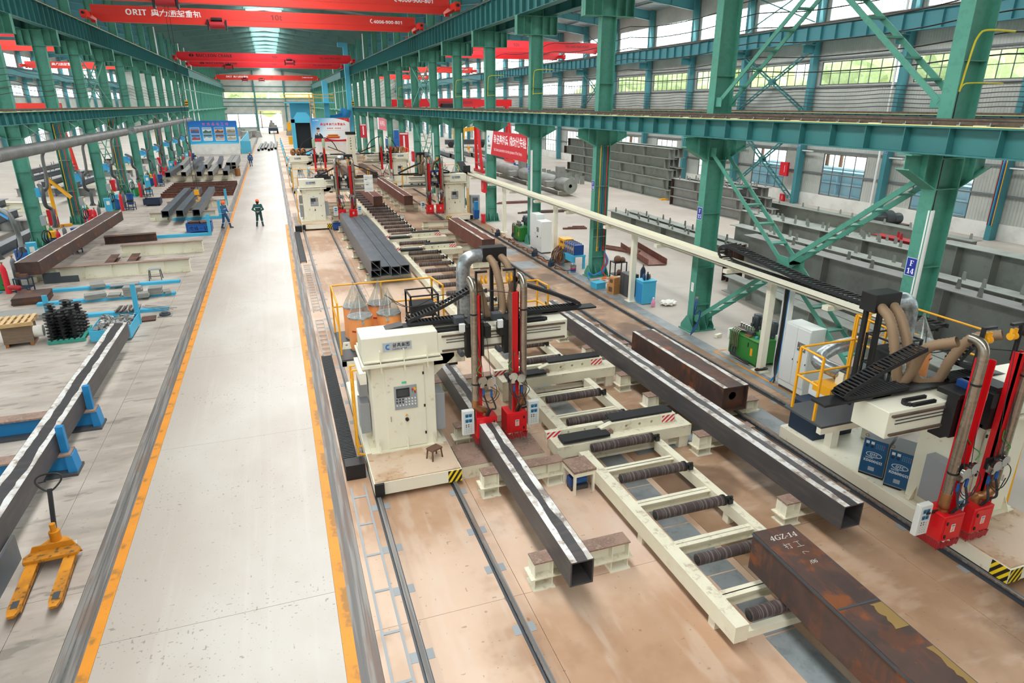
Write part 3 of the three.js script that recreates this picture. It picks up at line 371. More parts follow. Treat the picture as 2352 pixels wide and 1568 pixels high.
// ================= glyph strokes for the painted characters (10 x 10 grid) =================
const GL = {
  '经': ['3014', '1444', '4417', '1747', '1949', '5191', '9155', '6684', '5595', '7559', '4999'], '典': ['2181862621', '4046', '6066', '2383', '0696', '3619', '6699'],
  '集': ['3013', '2128', '2191', '2383', '2585', '5155', '0696', '5559', '5609', '5699'], '團': ['0090990900', '2272', '5156', '3353', '2474', '2676', '5878'], '團2': ['2272'],
  '争': ['4021', '2171', '7153', '1373', '7377', '0595', '1777', '5159', '5948'], '标': ['0242', '2029', '2405', '2446', '5191', '4393', '7399', '5547', '8597'], '兵': ['6021', '2127', '2474', '6467', '0797', '3819', '6899'],
  '做': ['2004', '1319', '3272', '5055', '3565', '3669', '7062', '7295', '8659', '6699'], '时': ['0141', '4148', '4808', '0801', '0444', '5393', '8189', '8979', '5567'], '代': ['2004', '1319', '3474', '6069', '6999', '8193'],
  '先': ['3014', '2292', '5055', '0595', '3519', '6568', '6898'], '锋': ['2004', '0444', '2429', '0646', '2949', '6043', '6195', '5595', '5777', '4999', '7579'],
  '奥': ['5041', '1181', '8186', '8616', '1611', '5256', '2474', '0797', '5709', '5799'], '力': ['0393', '9389', '8969', '5009'], '通': ['1122', '0414', '1417', '1709', '0999', '4191', '4343', '4347', '4393', '9397', '6267', '4595'], '起': ['0252', '3036', '0555', '3558', '1809', '0999', '6191', '9194', '9464', '6467', '6797'], '重': ['7021', '0292', '5059', '2383', '8387', '8727', '2723', '2585', '1989'], '机': ['0242', '2029', '2405', '2446', '5259', '5282', '8288', '8898'],
  '废': ['5060', '1191', '1109', '3252', '7393', '2494', '5448', '4979', '4699'], '铁': ['2004', '0444', '2429', '0646', '6043', '4383', '4696', '7079', '7549', '7699'], '一': ['1585'], '记': ['1122', '0424', '2429', '2938', '4181', '8185', '8545', '4549', '4999'], '打': ['0343', '2029', '0645', '4292', '7279', '7958'], '造': ['1122', '0424', '2427', '0999', '5042', '4292', '6064', '3494', '5585', '8588', '8858'], '品': ['3070', '7074', '7434', '3430', '0545', '4549', '0949', '0509', '5595', '9599', '5999', '5559'], '质': ['1171', '1109', '3383', '5154', '4484', '8488', '4448', '5659', '5939', '6999'], '工': ['1181', '5159', '0999'], '程': ['3012', '0444', '2229', '5191', '9194', '5494', '5154', '5696', '7679', '4999'],
};
function glyph(x, ch, px, py, s, lw) { const st = GL[ch]; if (!st) return; x.lineWidth = lw || s * 0.09; x.lineCap = 'square'; for (const k of st) { x.beginPath(); for (let i = 0; i < k.length; i += 2) { const a = px + (+k[i] + 0.5) / 10 * s, b = py + (+k[i + 1] + 0.5) / 10 * s; i ? x.lineTo(a, b) : x.moveTo(a, b); } x.stroke(); } }
const words = (x, str, px, py, s, gap, lw) => { for (const c of str) { glyph(x, c, px, py, s, lw); px += s + gap; } };
const swoosh = (x, cx, cy, r, c1 = '#1f6fc0') => { x.strokeStyle = c1; x.lineWidth = r * 0.5; x.beginPath(); x.arc(cx, cy, r * 0.72, 0.9, 5.3); x.stroke(); x.fillStyle = '#36a3dc'; x.fillRect(cx + r * 0.05, cy - r, r * 0.5, r * 0.5); };
const logoTex = canvasTex(256, 72, (x, w, h) => { x.fillStyle = '#c9ccce'; x.fillRect(0, 0, w, h); x.fillStyle = '#b3b7ba'; x.fillRect(3, 3, w - 6, h - 6); swoosh(x, 48, 36, 24); x.strokeStyle = '#22262b'; words(x, '经典集團', 86, 8, 34, 5, 4); x.fillStyle = '#22262b'; x.font = 'bold 17px sans-serif'; x.fillText('CLASSIC GROUP', 84, 64, 158); });
const stripeTex = (a, b) => canvasTex(64, 64, (x) => { x.fillStyle = a; x.fillRect(0, 0, 64, 64); x.fillStyle = b; for (let i = -64; i < 128; i += 26) { x.beginPath(); x.moveTo(i, 64); x.lineTo(i + 13, 64); x.lineTo(i + 53, 0); x.lineTo(i + 40, 0); x.fill(); } });
const hazYB = stripeTex('#f4d318', '#1b1a18'), hazRW = stripeTex('#f0eee8', '#d8202a');
const pendTex = canvasTex(64, 128, (x) => { x.fillStyle = '#d7d8d4'; x.fillRect(0, 0, 64, 128); for (const y of [14, 42]) { x.fillStyle = '#5aa9cf'; x.fillRect(12, y, 42, 20); for (const k of [23, 43]) { x.fillStyle = '#1d3d5c'; x.beginPath(); x.arc(k, y + 10, 8, 0, 7); x.fill(); x.fillStyle = '#90c6e0'; x.fillRect(k - 1, y + 4, 2, 6); } } for (let j = 0; j < 5; j++) for (let i = 0; i < 3; i++) { x.fillStyle = '#8b8f92'; x.beginPath(); x.arc(18 + i * 14, 74 + j * 10, 4, 0, 7); x.fill(); x.fillStyle = j < 2 && i < 2 ? '#222' : '#eee'; x.beginPath(); x.arc(18 + i * 14, 73 + j * 10, 2.6, 0, 7); x.fill(); } });
const tagTex = canvasTex(32, 48, (x) => { x.fillStyle = '#e7d9c9'; x.fillRect(0, 0, 32, 48); x.fillStyle = '#4b6aa8'; x.fillRect(4, 4, 24, 8); x.fillStyle = '#cf5a3a'; for (let i = 16; i < 46; i += 6) x.fillRect(5, i, 22, 3); });
const otcTex = canvasTex(128, 224, (x) => { x.fillStyle = '#175a8c'; x.fillRect(0, 0, 128, 224); x.fillStyle = '#e9eef2'; x.fillRect(10, 12, 18, 18); x.fillRect(38, 12, 18, 18); x.fillStyle = '#0d2d48'; for (const [a, b] of [[18, 46], [46, 46]]) { x.beginPath(); x.arc(a, b, 9, 0, 7); x.fill(); } x.fillStyle = '#9fc4de'; for (let j = 0; j < 4; j++) for (let i = 0; i < 5; i++) x.fillRect(66 + i * 10, 20 + j * 9, 5, 3); x.fillStyle = '#c22'; x.fillRect(108, 24, 8, 8); x.strokeStyle = '#eef5fa'; x.lineWidth = 4; x.beginPath(); x.ellipse(64, 96, 42, 16, 0, 0, 7); x.stroke(); x.fillStyle = '#eef5fa'; x.textAlign = 'center'; x.font = 'bold 24px sans-serif'; x.fillText('OTC', 64, 105); x.font = 'bold 11px sans-serif'; x.fillText('DIGITAL', 42, 124); x.font = 'bold 24px sans-serif'; x.fillText('XD600GⅡ'.replace('Ⅱ', 'II'), 64, 148, 104); x.fillStyle = '#a9b7c6'; x.fillRect(46, 178, 34, 26); });

// ---- an energy chain: linked cross bars and side plates along a path ----
const linkGeo = {};
function chain(o, pts, w, step = 0.075, h = 0.07, mat = M.blackmatt) {
  const c = new THREE.CatmullRomCurve3(pts.map(V), false, 'catmullrom', 0.4), L = c.getLength(), n = Math.round(L / step), key = [w, step, h].join();
  const g = (linkGeo[key] ||= (() => { const q = join([bx(0.012, h, step * 1.02, w / 2, 0, 0), bx(0.012, h, step * 1.02, -w / 2, 0, 0), bx(w, 0.014, step * 0.42, 0, h / 2 - 0.007, 0), bx(w, 0.014, step * 0.42, 0, -h / 2 + 0.007, 0)]); metreUV(q); q.userData.uvd = 1; return q; })());
  const up = new THREE.Vector3(), d = new THREE.Vector3(), x = new THREE.Vector3(), m = new THREE.Matrix4();
  const side = V(pts[pts.length - 1]).sub(V(pts[0])); const axis = new THREE.Vector3(0, 0, 1);
  for (let i = 0; i < n; i++) { const p = c.getPointAt((i + 0.5) / n); d.copy(c.getTangentAt((i + 0.5) / n)); x.copy(axis); up.crossVectors(d, x).normalize(); m.makeBasis(x, up, d.clone().normalize()); const k = mesh('chain_link', g, mat, o); k.applyMatrix4(m.setPosition(p)); }
}
const hoseRings = (pts, r, n) => { const c = new THREE.CatmullRomCurve3(pts.map(V)), L = c.getLength(), N = Math.round(L / 0.03), seg = 12, g = new THREE.TubeGeometry(c, N, r, seg, false), p = g.attributes.position, nn = g.attributes.normal; for (let i = 0; i < p.count; i++) { const ring = Math.floor(i / (seg + 1)), d = ring % 2 ? 0.008 : -0.004; p.setXYZ(i, p.getX(i) + nn.getX(i) * d, p.getY(i) + nn.getY(i) * d, p.getZ(i) + nn.getZ(i) * d); } g.computeVertexNormals(); return fin(g); };
const elbow = (a, b, c, r, seg = 14) => { const q = new THREE.QuadraticBezierCurve3(V(a), V(b), V(c)); return fin(new THREE.TubeGeometry(q, 10, r, seg, false)); };
function railing(o, posts, y0, y1, mat = M.yellow, r = 0.022) {   // posts: list of [x,z]; top, middle rail and uprights
  for (const [x, z] of posts) mesh('post', bm(x - 0.02, x + 0.02, y0, y1, z - 0.02, z + 0.02), mat, o);
  for (const y of [y1, (y0 + y1) / 2 + 0.06]) mesh('handrail', rods(posts.map(([x, z]) => [x, y, z]), r), mat, o);
}

function gantry(label, s, zf, level, kind = 'mag', D = s < 0 ? 0.52 : 0) {          // s=+1: column beside the aisle, -1: mirrored; level 2 full detail, 1 less
  const o = thing('welding_gantry', label, 'machine', [s > 0 ? 1.15 : 12.65, 0, zf]);
  const F = (a) => s * (a > 2.2 ? a - D : a), X = F, B2 = (x0, x1, y0, y1, z0, z1) => bm(F(x0), F(x1), y0, y1, z0, z1);
  const P = (pts) => pts.map(([a, b, c]) => [F(a), b, c]), full = level > 1;
  // base on wheels
  const b = mesh('base_frame', [B2(0, 1.85, 0.12, 0.4, -0.0, -5.5), B2(0.02, 1.83, 0.4, 0.415, -1.2, -5.5)], M.cream, o);
  mesh('tread_plate', B2(0.02, 1.83, 0.4, 0.424, -0.02, -1.25), M.tread, o);
  for (const x of [0.08, 1.7]) for (const z of [-0.35, -5.0]) mesh('wheel', cy(0.11, 0.09, X(x), 0.215, z, 'x', 18), M.motor, o);
  mesh('bumper', [rb(0.2, 0.3, 0.06, X(0.1), 0.26, 0.03, 0.012)], M.black, o);
  sheet('hazard_stripe', 0.3, 0.28, hazYB, o, [X(1.7), 0.26, 0.008], 0, M.cream, 0.01); sheet('hazard_stripe', 0.3, 0.28, hazYB, o, [X(1.852), 0.26, -0.15], s > 0 ? Math.PI / 2 : -Math.PI / 2, M.cream, 0.01);
  // column
  const col = mesh('column', [rb(1.38, 2.1, 1.0, X(0.93), 1.45, -1.75, 0.02)], M.cream, o);
  mesh('column_foot', [B2(0.12, 1.74, 0.42, 0.45, -1.15, -2.35), ...[0.32, 0.93, 1.54].map((x) => ex([[0, 0], [0.14, 0], [0, 0.28]], 0.02, [X(x), 0.45, -1.25], 'zy')), ...[-1.45, -2.05].flatMap((z) => [ex([[0, 0], [-0.14 * s, 0], [0, 0.3]], 0.02, [X(0.24), 0.45, z]), ex([[0, 0], [0.14 * s, 0], [0, 0.3]], 0.02, [X(1.62), 0.45, z])])], M.creamworn, o);
  const door = mesh('cabinet_door', [rb(0.86, 1.92, 0.02, X(0.95), 1.43, -1.24, 0.008)], M.cream, o);
  if (full) { for (const y of [0.75, 1.42, 2.2]) mesh('hinge', bx(0.035, 0.06, 0.03, X(1.36), y, -1.225), M.black, o);
    mesh('door_handle', [bx(0.02, 0.12, 0.03, X(0.6), 1.2, -1.22)], M.chrome, o); mesh('main_switch', [cy(0.04, 0.05, X(0.95), 1.15, -1.21, 'z'), bx(0.025, 0.07, 0.03, X(0.95), 1.15, -1.18)], M.black, o); mesh('warning_triangle', ex([[-0.035, 0], [0.035, 0], [0, 0.06]], 0.004, [X(0.95), 1.22, -1.228]), M.yellow, o); }
  mesh('green_label', bx(0.1, 0.05, 0.006, X(0.93), 2.03, -1.226), M.mint, o);
  const pan = mesh('control_panel', rb(0.5, 0.55, 0.03, X(0.95), 1.68, -1.222, 0.008), M.grey, o);
  mesh('display_bezel', bx(0.29, 0.21, 0.02, X(0.89 + (s < 0 ? 0.1 : 0)), 1.8, -1.205), M.black, pan); mesh('display', bx(0.25, 0.16, 0.006, X(0.89 + (s < 0 ? 0.1 : 0)), 1.8, -1.193), M.screen, pan);
  { const bt = [], dk = []; for (let j = 0; j < 3; j++) for (let i = 0; i < 7; i++) (j < 2 && i < 3 ? dk : bt).push(cy(0.016, 0.03, X(0.75 + i * 0.067), 1.65 - j * 0.07, -1.2, 'z', 8)); mesh('button_rows', bt, M.white, pan); mesh('selector_row', dk, M.black, pan); for (const [x, y, m, r] of [[1.1, 1.86, M.red, 0.018], [1.155, 1.87, M.yellow, 0.03], [1.155, 1.79, M.red, 0.018], [1.1, 1.79, M.mint, 0.016]]) mesh('push_button', cy(r, 0.035, X(x), y, -1.195, 'z', 10), m, pan); }
  mesh('column_head', [B2(0.06, 1.78, 2.5, 2.56, -1.08, -2.5), B2(0.1, 1.74, 2.6, 2.63, -1.12, -2.45)], M.cream, o);
  mesh('head_rib', [0.45, 0.95, 1.45].flatMap((x) => [bx(0.02, 0.5, 0.12, X(x), 2.6, -1.15)]), M.cream, o);
  // boom
  mesh('boom_head', rb(1.62, 0.52, 0.78, X(0.9), 2.88, -1.58, 0.02), M.cream, o);
  mesh('boom', [rb(3.1, 0.48, 0.68, X(3.22), 2.83, -1.56, 0.015)], M.cream, o);
  mesh('boom_bracket', [ex([[1.62 * s, 2.05], [2.1 * s, 2.45], [2.1 * s, 2.56], [1.62 * s, 2.56]], 0.5, [0, 0, -1.6]), B2(1.62, 2.35, 2.3, 2.55, -1.35, -1.8)], M.cream, o);
  mesh('cable_box', B2(2.0, 2.2, 2.2, 2.5, -1.45, -1.7), M.black, o);
  sheet('maker_plate', 0.62, 0.19, logoTex, o, [X(s > 0 ? 0.83 : 0.83), 2.9, -1.183], 0, M.grey, 0.01);
  for (const y of [2.66, 2.99]) mesh('guide_rail', bx(2.9, 0.035, 0.045, X(3.25), y, -1.2), M.railbrown, o);
  for (const y of [2.84, 2.9]) mesh('rack', bx(2.7, 0.014, 0.02, X(3.25), y, -1.215), M.darkgrey, o);
  mesh('lifting_eye', [B2(-0.02, 0.12, 2.2, 2.45, -1.0, -2.0), ex([[-0.1, 0], [0.1, 0], [0.07, 0.16], [-0.07, 0.16]], 0.03, [X(-0.1), 2.45, -2.6], 'xy', 0, [[0, 0.09, 0.03]])], M.cream, o);
  // access ladder on the outer side
  mesh('ladder_rail', [...rods(P([[0.05, 2.35, -1.5], [-0.12, 2.35, -1.5], [-0.14, 0.35, -1.45], [0.02, 0.3, -1.45]]), 0.024), ...rods(P([[0.05, 2.3, -1.9], [-0.12, 2.3, -1.9], [-0.14, 0.35, -1.85], [0.02, 0.3, -1.85]]), 0.024)], M.yellow, o);
  for (let y = 0.5; y < 2.2; y += 0.3) mesh('rung', rod([X(-0.13), y, -1.46], [X(-0.13), y, -1.88], 0.014), M.yellow, o);
  // side cabinets
  mesh('side_cabinet', [rb(0.22, 0.75, 0.5, X(0.12), 1.0, -2.1, 0.01), rb(0.2, 0.5, 0.4, X(0.13), 1.75, -2.15, 0.01)], M.grey, o); mesh('side_cabinet', [rb(0.22, 0.9, 0.5, X(1.74), 1.15, -1.6, 0.01)], M.grey, o);
  // deck behind with railing
  mesh('deck', [B2(-0.25, 4.9, 2.24, 2.28, -2.35, -3.3), B2(-0.25, 2.5, 2.24, 2.28, -3.3, -4.4)], M.darkgrey, o); mesh('deck_frame', [B2(-0.25, 4.9, 2.12, 2.24, -2.35, -2.45), B2(-0.25, -0.15, 2.12, 2.24, -2.35, -4.4), B2(0.3, 0.5, 0.4, 2.24, -4.2, -4.4), B2(1.4, 1.6, 0.4, 2.24, -4.2, -4.4)], M.cream, o);
  railing(o, P([[-0.22, 0, -2.7], [-0.22, 0, -4.35], [1.0, 0, -4.35], [2.3, 0, -4.35]]).map((p) => [p[0], p[2]]), 2.28, 3.5); railing(o, P([[3.55, 0, -3.2], [4.8, 0, -3.2], [4.85, 0, -2.6]]).map((p) => [p[0], p[2]]), 2.28, 3.5); if (full) railing(o, P([[2.3, 0, -4.3], [2.4, 0, -3.5]]).map((p) => [p[0], p[2]]), 2.28, 3.5);
  if (kind === 'mag') {
    // black rack of welding units
    const rk = mesh('power_rack', [1.45, 2.1].flatMap((x) => [-2.75, -3.4].map((z) => B2(x - 0.02, x + 0.02, 2.28, 3.5, z - 0.02, z + 0.02))).concat([2.9, 3.48].flatMap((y) => [B2(1.43, 2.12, y, y + 0.03, -2.73, -2.77), B2(1.43, 2.12, y, y + 0.03, -3.38, -3.42), B2(1.43, 1.47, y, y + 0.03, -2.75, -3.4), B2(2.08, 2.12, y, y + 0.03, -2.75, -3.4)])), M.black, o);
    each('power_unit', [rb(0.56, 0.36, 0.5, X(1.78), 2.5, -3.08, 0.02), rb(0.56, 0.3, 0.5, X(1.78), 3.1, -3.08, 0.02)], M.blackmatt, o); mesh('terminal_box', rb(0.42, 0.2, 0.4, X(2.42), 2.65, -2.75, 0.02), M.midgrey, o);
    // fume extraction: spiral duct, plenum, flexible hoses
    mesh('spiral_duct', [cy(0.165, 1.7, X(2.75), 3.1, -2.85, 'y', 20), elbow(P([[2.75, 3.95, -2.85]])[0], P([[2.75, 4.3, -2.85]])[0], P([[3.05, 4.32, -2.85]])[0], 0.165), cy(0.165, 0.2, X(3.12), 4.32, -2.85, 'x', 20)], M.galv, o);
    mesh('duct_seam', [2.5, 2.9, 3.3, 3.7].map((y) => cy(0.172, 0.025, X(2.75), y, -2.85, 'y', 20)), M.galv, o);
    mesh('plenum', rb(0.6, 0.34, 0.34, X(3.5), 4.36, -2.85, 0.015), M.black, o); mesh('plenum_post', [B2(3.42, 3.5, 2.28, 4.2, -2.8, -2.88), B2(3.66, 3.72, 2.28, 4.2, -2.9, -2.98)], M.black, o);
    mesh('flexible_hose', hoseRings(P([[3.36, 4.3, -2.7], [3.42, 4.15, -2.45], [3.46, 3.6, -2.1], [3.4, 3.15, -1.9], [3.05, 3.15, -1.8], [2.9, 3.55, -1.75], [2.75, 3.95, -1.6], [2.55, 4.12, -1.25]]), 0.085), M.hose, o);
    mesh('flexible_hose', hoseRings(P([[3.65, 4.3, -2.7], [3.72, 4.15, -2.4], [3.75, 3.5, -2.1], [3.68, 3.1, -2.0], [3.6, 3.3, -1.9], [3.62, 3.85, -1.7], [3.5, 4.1, -1.3]]), 0.085), M.hose, o);
  } else {
    for (const x of [0.5, 1.0, 1.45]) { mesh('wire_coil', [fin(new THREE.TorusGeometry(0.26, 0.1, 8, 20).rotateY(0.9).translate(X(x), 3.45, -2.0)), cy(0.07, 0.2, X(x), 3.45, -2.0, 'x')], M.copper, o); mesh('coil_stand', [bx(0.06, 0.35, 0.06, X(x), 3.3, -2.0)], M.black, o); }
    mesh('control_cubicle', B2(3.3, 3.9, 2.28, 3.2, -2.6, -3.1), M.cream, o);
  }
  // energy chains on top of the boom
  mesh('chain_tray', [B2(0.95, 4.7, 3.12, 3.15, -1.62, -1.92), ex([[0.6 * s, 3.13], [1.05 * s, 3.13], [1.05 * s, 3.2]], 0.3, [0, 0, -1.77]), B2(4.3, 5.7, 3.12, 3.16, -1.62, -1.92)], M.black, o);
  const cs = full ? 0.075 : 0.16;
  chain(o, P([[2.6, 3.86, -1.7], [1.9, 3.5, -1.76], [1.28, 3.3, -1.77], [1.18, 3.24, -1.77], [1.28, 3.19, -1.77], [2.0, 3.19, -1.77], [2.5, 3.19, -1.77]]), 0.26, cs);
  chain(o, P([[3.75, 3.9, -1.7], [4.5, 3.6, -1.76], [5.15, 3.32, -1.77], [5.28, 3.25, -1.77], [5.15, 3.19, -1.77], [4.6, 3.19, -1.77], [3.9, 3.19, -1.77]]), 0.26, cs);
  if (full) { const flat = (x0, x1) => { const q = []; for (let i = 0; i <= 12; i++) q.push([X(x1 + (x0 - x1) * i / 12), 3.08, -1.27]); for (let i = 1; i < 6; i++) q.push([X(x0 - 0.09 * Math.sin(Math.PI * i / 6) * Math.sign(x1 - x0)), 3.08, -1.27 - 0.18 * i / 6]); for (let i = 0; i <= 12; i++) q.push([X(x0 + (x1 - x0) * i / 12), 3.08, -1.45]); mesh('small_chain', [bxs(q)], M.blackmatt, o); };
    const bxs = (q) => join(q.map(([a, b, c], i) => bx(0.05, 0.09, 0.05, a, b, c))); flat(1.75, 2.25); flat(4.2, 3.75); }
  // two welding heads
  const heads = kind === 'mag' ? [[2.5, 2.42, -1], [3.36, 3.54, 1]] : [[2.4, 2.4, -1], [3.3, 3.3, 1]];
  heads.forEach(([mx, dx, d], i) => {
    const h = o;
    mesh('carriage', [B2(mx - 0.2, mx + 0.2, 2.5, 3.2, -1.02, -1.2), B2(mx - 0.26 * d - 0.06, mx - 0.26 * d + 0.08, 2.95, 3.2, -0.95, -1.2), B2(mx - 0.15, mx + 0.2, 3.2, 3.28, -1.0, -1.4)], M.black, h);
    each('carriage_motor', [rb(0.22, 0.16, 0.2, X(mx - 0.3), 3.32, -1.25, 0.02), cy(0.06, 0.2, X(mx - 0.32), 2.62, -1.05, 'z')], s < 0 && full ? M.deepblue : M.motor, h); mesh('junction_box', rb(0.12, 0.18, 0.08, X(mx - 0.3), 3.22, -0.98, 0.01), M.offwhite, h);
    mesh('mast', [B2(mx - 0.09, mx + 0.09, 1.05, 3.93, -0.86, -0.9), B2(mx - 0.09, mx - 0.07, 1.05, 3.93, -0.78, -1.0), B2(mx + 0.07, mx + 0.09, 1.05, 3.93, -0.86, -1.0)], M.red, h);
    mesh('mast_edge', [B2(mx - 0.1, mx - 0.088, 1.05, 3.93, -0.79, -1.01)], M.oldwood, h);
    if (kind === 'mag') {
      const yb = 1.55, fx = mx + (i ? 0.08 : 0.15);
      mesh('fume_pipe', [cy(0.078, 2.5, X(dx), 2.8, -0.82, 'y', 18), elbow(P([[dx, 4.04, -0.82]])[0], P([[dx, 4.26, -0.84]])[0], P([[dx, 4.24, -1.08]])[0], 0.078)], M.stainless, h);
      mesh('pipe_clamp', [1.95, 3.55].flatMap((y) => [cy(0.084, 0.035, X(dx), y, -0.82, 'y', 18), bar([X(dx), y, -0.88], [X(mx), y, -0.98], 0.03, 0.03)]), M.black, h);
      mesh('flexible_elbow', hoseRings(P([[dx, 1.58, -0.82], [dx, 1.42, -0.82], [(dx + fx) / 2 + 0.02, 1.3, -0.84], [fx, 1.25, -0.88], [fx, 1.14, -0.88]]), 0.078), M.copper, h);
      const bxh = mesh('torch_housing', rb(0.48, 0.5, 0.42, X(mx + (i ? 0.0 : 0.15)), 0.9, -0.92, 0.012), M.red, h), hx = mx + (i ? 0 : 0.15);
      mesh('housing_door', rb(0.36, 0.4, 0.015, X(hx), 0.9, -0.705, 0.006), M.red, h); mesh('housing_hinge', [bx(0.03, 0.06, 0.02, X(hx + 0.16), 1.02, -0.69), bx(0.03, 0.06, 0.02, X(hx + 0.16), 0.76, -0.69)], M.black, h); sheet('instruction_label', 0.09, 0.15, tagTex, h, [X(hx), 0.9, -0.694], 0, M.paper, 0.004);
      const br = []; for (let j = 0; j < 15; j++) { br.push(bx(0.026, 0.15 + 0.04 * Math.sin(j * 5.1), 0.008, X(hx - 0.23 + j * 0.033), 0.57, -0.71, 0.15, 0, 0.1 * Math.sin(j * 3))); br.push(bx(0.026, 0.14, 0.008, X(hx - 0.23 + j * 0.033), 0.57, -1.12)); if (j < 12) br.push(bx(0.008, 0.14, 0.026, X(hx - 0.235), 0.57, -0.73 - j * 0.033), bx(0.008, 0.14, 0.026, X(hx + 0.235), 0.57, -0.73 - j * 0.033)); } mesh('rubber_skirt', br, M.deepred, h);
      const px = hx + d * (s < 0 ? 0.5 : 0.42), pz = s < 0 ? -0.12 : 0; mesh('pendant_box', rb(0.27, 0.6, 0.1, X(px), 1.06, -0.8 + pz, 0.012), M.offwhite, h); sheet('pendant_face', 0.25, 0.57, pendTex, h, [X(px), 1.06, -0.745 + pz], 0, M.offwhite, 0.01); mesh('pendant_arm', bar([X(px), 1.2, -0.86], [X(hx), 1.1, -0.95], 0.04, 0.04), M.black, h);
      mesh('feeder_bracket', bx(0.34, 0.2, 0.05, X(hx - 0.02), 1.98, -0.8), M.black, h);
      for (const [ax, ay] of [[-0.1, 2.06], [0.08, 2.0]]) { mesh('wire_feeder', [cy(0.1, 0.05, X(hx + ax), ay, -0.68, 'z', 18), rb(0.1, 0.16, 0.12, X(hx + ax), ay - 0.1, -0.74, 0.02)], M.chrome, h); mesh('hose_coupling', cy(0.025, 0.16, X(hx + ax + 0.03), ay - 0.3, -0.72, 'y', 10), M.machineblue, h); mesh('torch_cable', tu(P([[hx + ax + 0.03, ay - 0.35, -0.72], [hx + ax + 0.09, ay - 0.6, -0.6], [hx + ax * 0.3 + 0.06, 1.35, -0.66], [hx + ax * 0.3 + 0.02, 1.14, -0.78]]), 0.02), M.rubber, h); }
      if (full) { mesh('loose_wires', [tu(P([[hx - 0.05, 2.1, -0.7], [hx - 0.22, 1.9, -0.62], [hx - 0.1, 1.6, -0.6], [hx + 0.15, 1.66, -0.6], [hx + 0.2, 1.9, -0.66], [hx, 2.0, -0.7]]), 0.008), tu(P([[hx, 1.95, -0.68], [hx + 0.25, 1.75, -0.6], [hx + 0.05, 1.55, -0.58], [hx - 0.15, 1.75, -0.62]]), 0.008), rod(P([[hx - 0.06, 2.1, -0.72]])[0], P([[mx - 0.1, 4.1, -0.95]])[0], 0.006), rod(P([[hx + 0.1, 2.08, -0.72]])[0], P([[mx + 0.15, 4.1, -0.95]])[0], 0.006)], M.rubber, h); mesh('green_wires', tu(P([[hx - 0.1, 2.2, -0.7], [hx - 0.2, 2.3, -0.72], [hx - 0.1, 2.4, -0.8], [mx, 2.55, -0.85]]), 0.01), M.tankgreen, h); }
      mesh('pulley_arm', [B2(mx + 0.02, mx + 0.06, 3.75, 4.42, -0.98, -1.04), B2(mx + 0.06 - (i ? 0.28 : -0.22), mx + 0.04, 4.38, 4.42, -0.98, -1.04)], M.black, h);
      for (const k of [0.1, 0.19]) mesh('balancer_pulley', [cy(0.06, 0.035, X(mx + 0.06 + (i ? -k : k)), 4.2, -1.0, s > 0 ? 'x' : 'x', 14), bx(0.03, 0.18, 0.05, X(mx + 0.06 + (i ? -k : k)), 4.24, -1.0)], M.yellow, h);
      if (full) mesh('wire_conduit', tu(P([[mx - 0.1, 3.9, -1.0], [mx - 0.6, 3.8, -1.6], [1.4, 3.3, -2.6], [0.9, 3.5, -3.1]]), 0.009), M.rubber, h);
    } else {
      mesh('flux_hopper', lathe([[0, 0], [0.03, 0], [0.04, 0.06], [0.14, 0.35], [0.14, 0.85], [0.06, 0.95], [0, 0.95]], 16, [X(mx), 3.75, -0.85]), M.palegreen, h); mesh('hopper_arm', tu(P([[mx, 4.55, -0.9], [mx + 0.2 * d, 4.75, -1.0], [mx + 0.9 * d, 4.3, -1.5], [mx + 1.3 * d, 3.6, -1.7]]), 0.04), M.black, h);
      mesh('torch_tube', [cy(0.05, 0.9, X(mx), 1.0, -0.85), rb(0.2, 0.3, 0.2, X(mx), 1.5, -0.85, 0.02)], M.offwhite, h); mesh('torch_cable', tu(P([[mx, 3.6, -0.8], [mx - 0.5 * d, 2.8, -0.5], [mx - 0.3 * d, 1.8, -0.5], [mx, 1.2, -0.7]]), 0.02), M.rubber, h);
    }
  });
  return o;
}
gantry('cream welding gantry nearest the camera on the aisle side, red torch heads over a beam', 1, -11.75, 2);
gantry('cream welding gantry at the right edge of the picture, near blue power sources', -1, -5.6, 2, 'mag', 0.92);
gantry('cream welding gantry beyond the stacked grey tubes on the aisle side', 1, -43.95, 2);
gantry('cream welding gantry on the right beside the air-conditioner, mirrored', -1, -44.2, 2);
gantry('farther cream submerged-arc gantry on the aisle side with pale green hoppers', 1, -65.4, 1, 'saw');
gantry('farther cream submerged-arc gantry on the right with pale green hoppers', -1, -65.8, 1, 'saw');

// drums of welding wire with clear conical hoods
const drumParts = (() => { const g = [lathe([[0, 0], [0.275, 0], [0.28, 0.03], [0.28, 0.8], [0, 0.8]], 28), join([cy(0.286, 0.03, 0, 0.03, 0, 'y', 28), cy(0.288, 0.035, 0, 0.8, 0, 'y', 28), bx(0.06, 0.1, 0.02, 0, 0.72, 0.285)]), lathe([[0.275, 0.82], [0.26, 0.86], [0.03, 1.32], [0.02, 1.4], [0.018, 1.4], [0.028, 1.31], [0.255, 0.855], [0.27, 0.82]], 28), join([bx(0.14, 0.035, 0.01, 0.05, 0.45, 0.281), bx(0.1, 0.035, 0.01, -0.2, 0.5, 0.2, 0, -0.75)])]; for (const q of g) { metreUV(q); q.userData.uvd = 1; } return g; })();
function wireDrum(label, x, y, z, turn) { const o = thing('wire_drum', label, 'drum', [x, y, z], turn, 'orange drums of welding wire'); mesh('drum_body', drumParts[0], M.drum, o); mesh('steel_hoop', drumParts[1], M.galv, o); mesh('clear_hood', drumParts[2], M.film, o); mesh('red_print', drumParts[3], M.deepred, o); return o; }
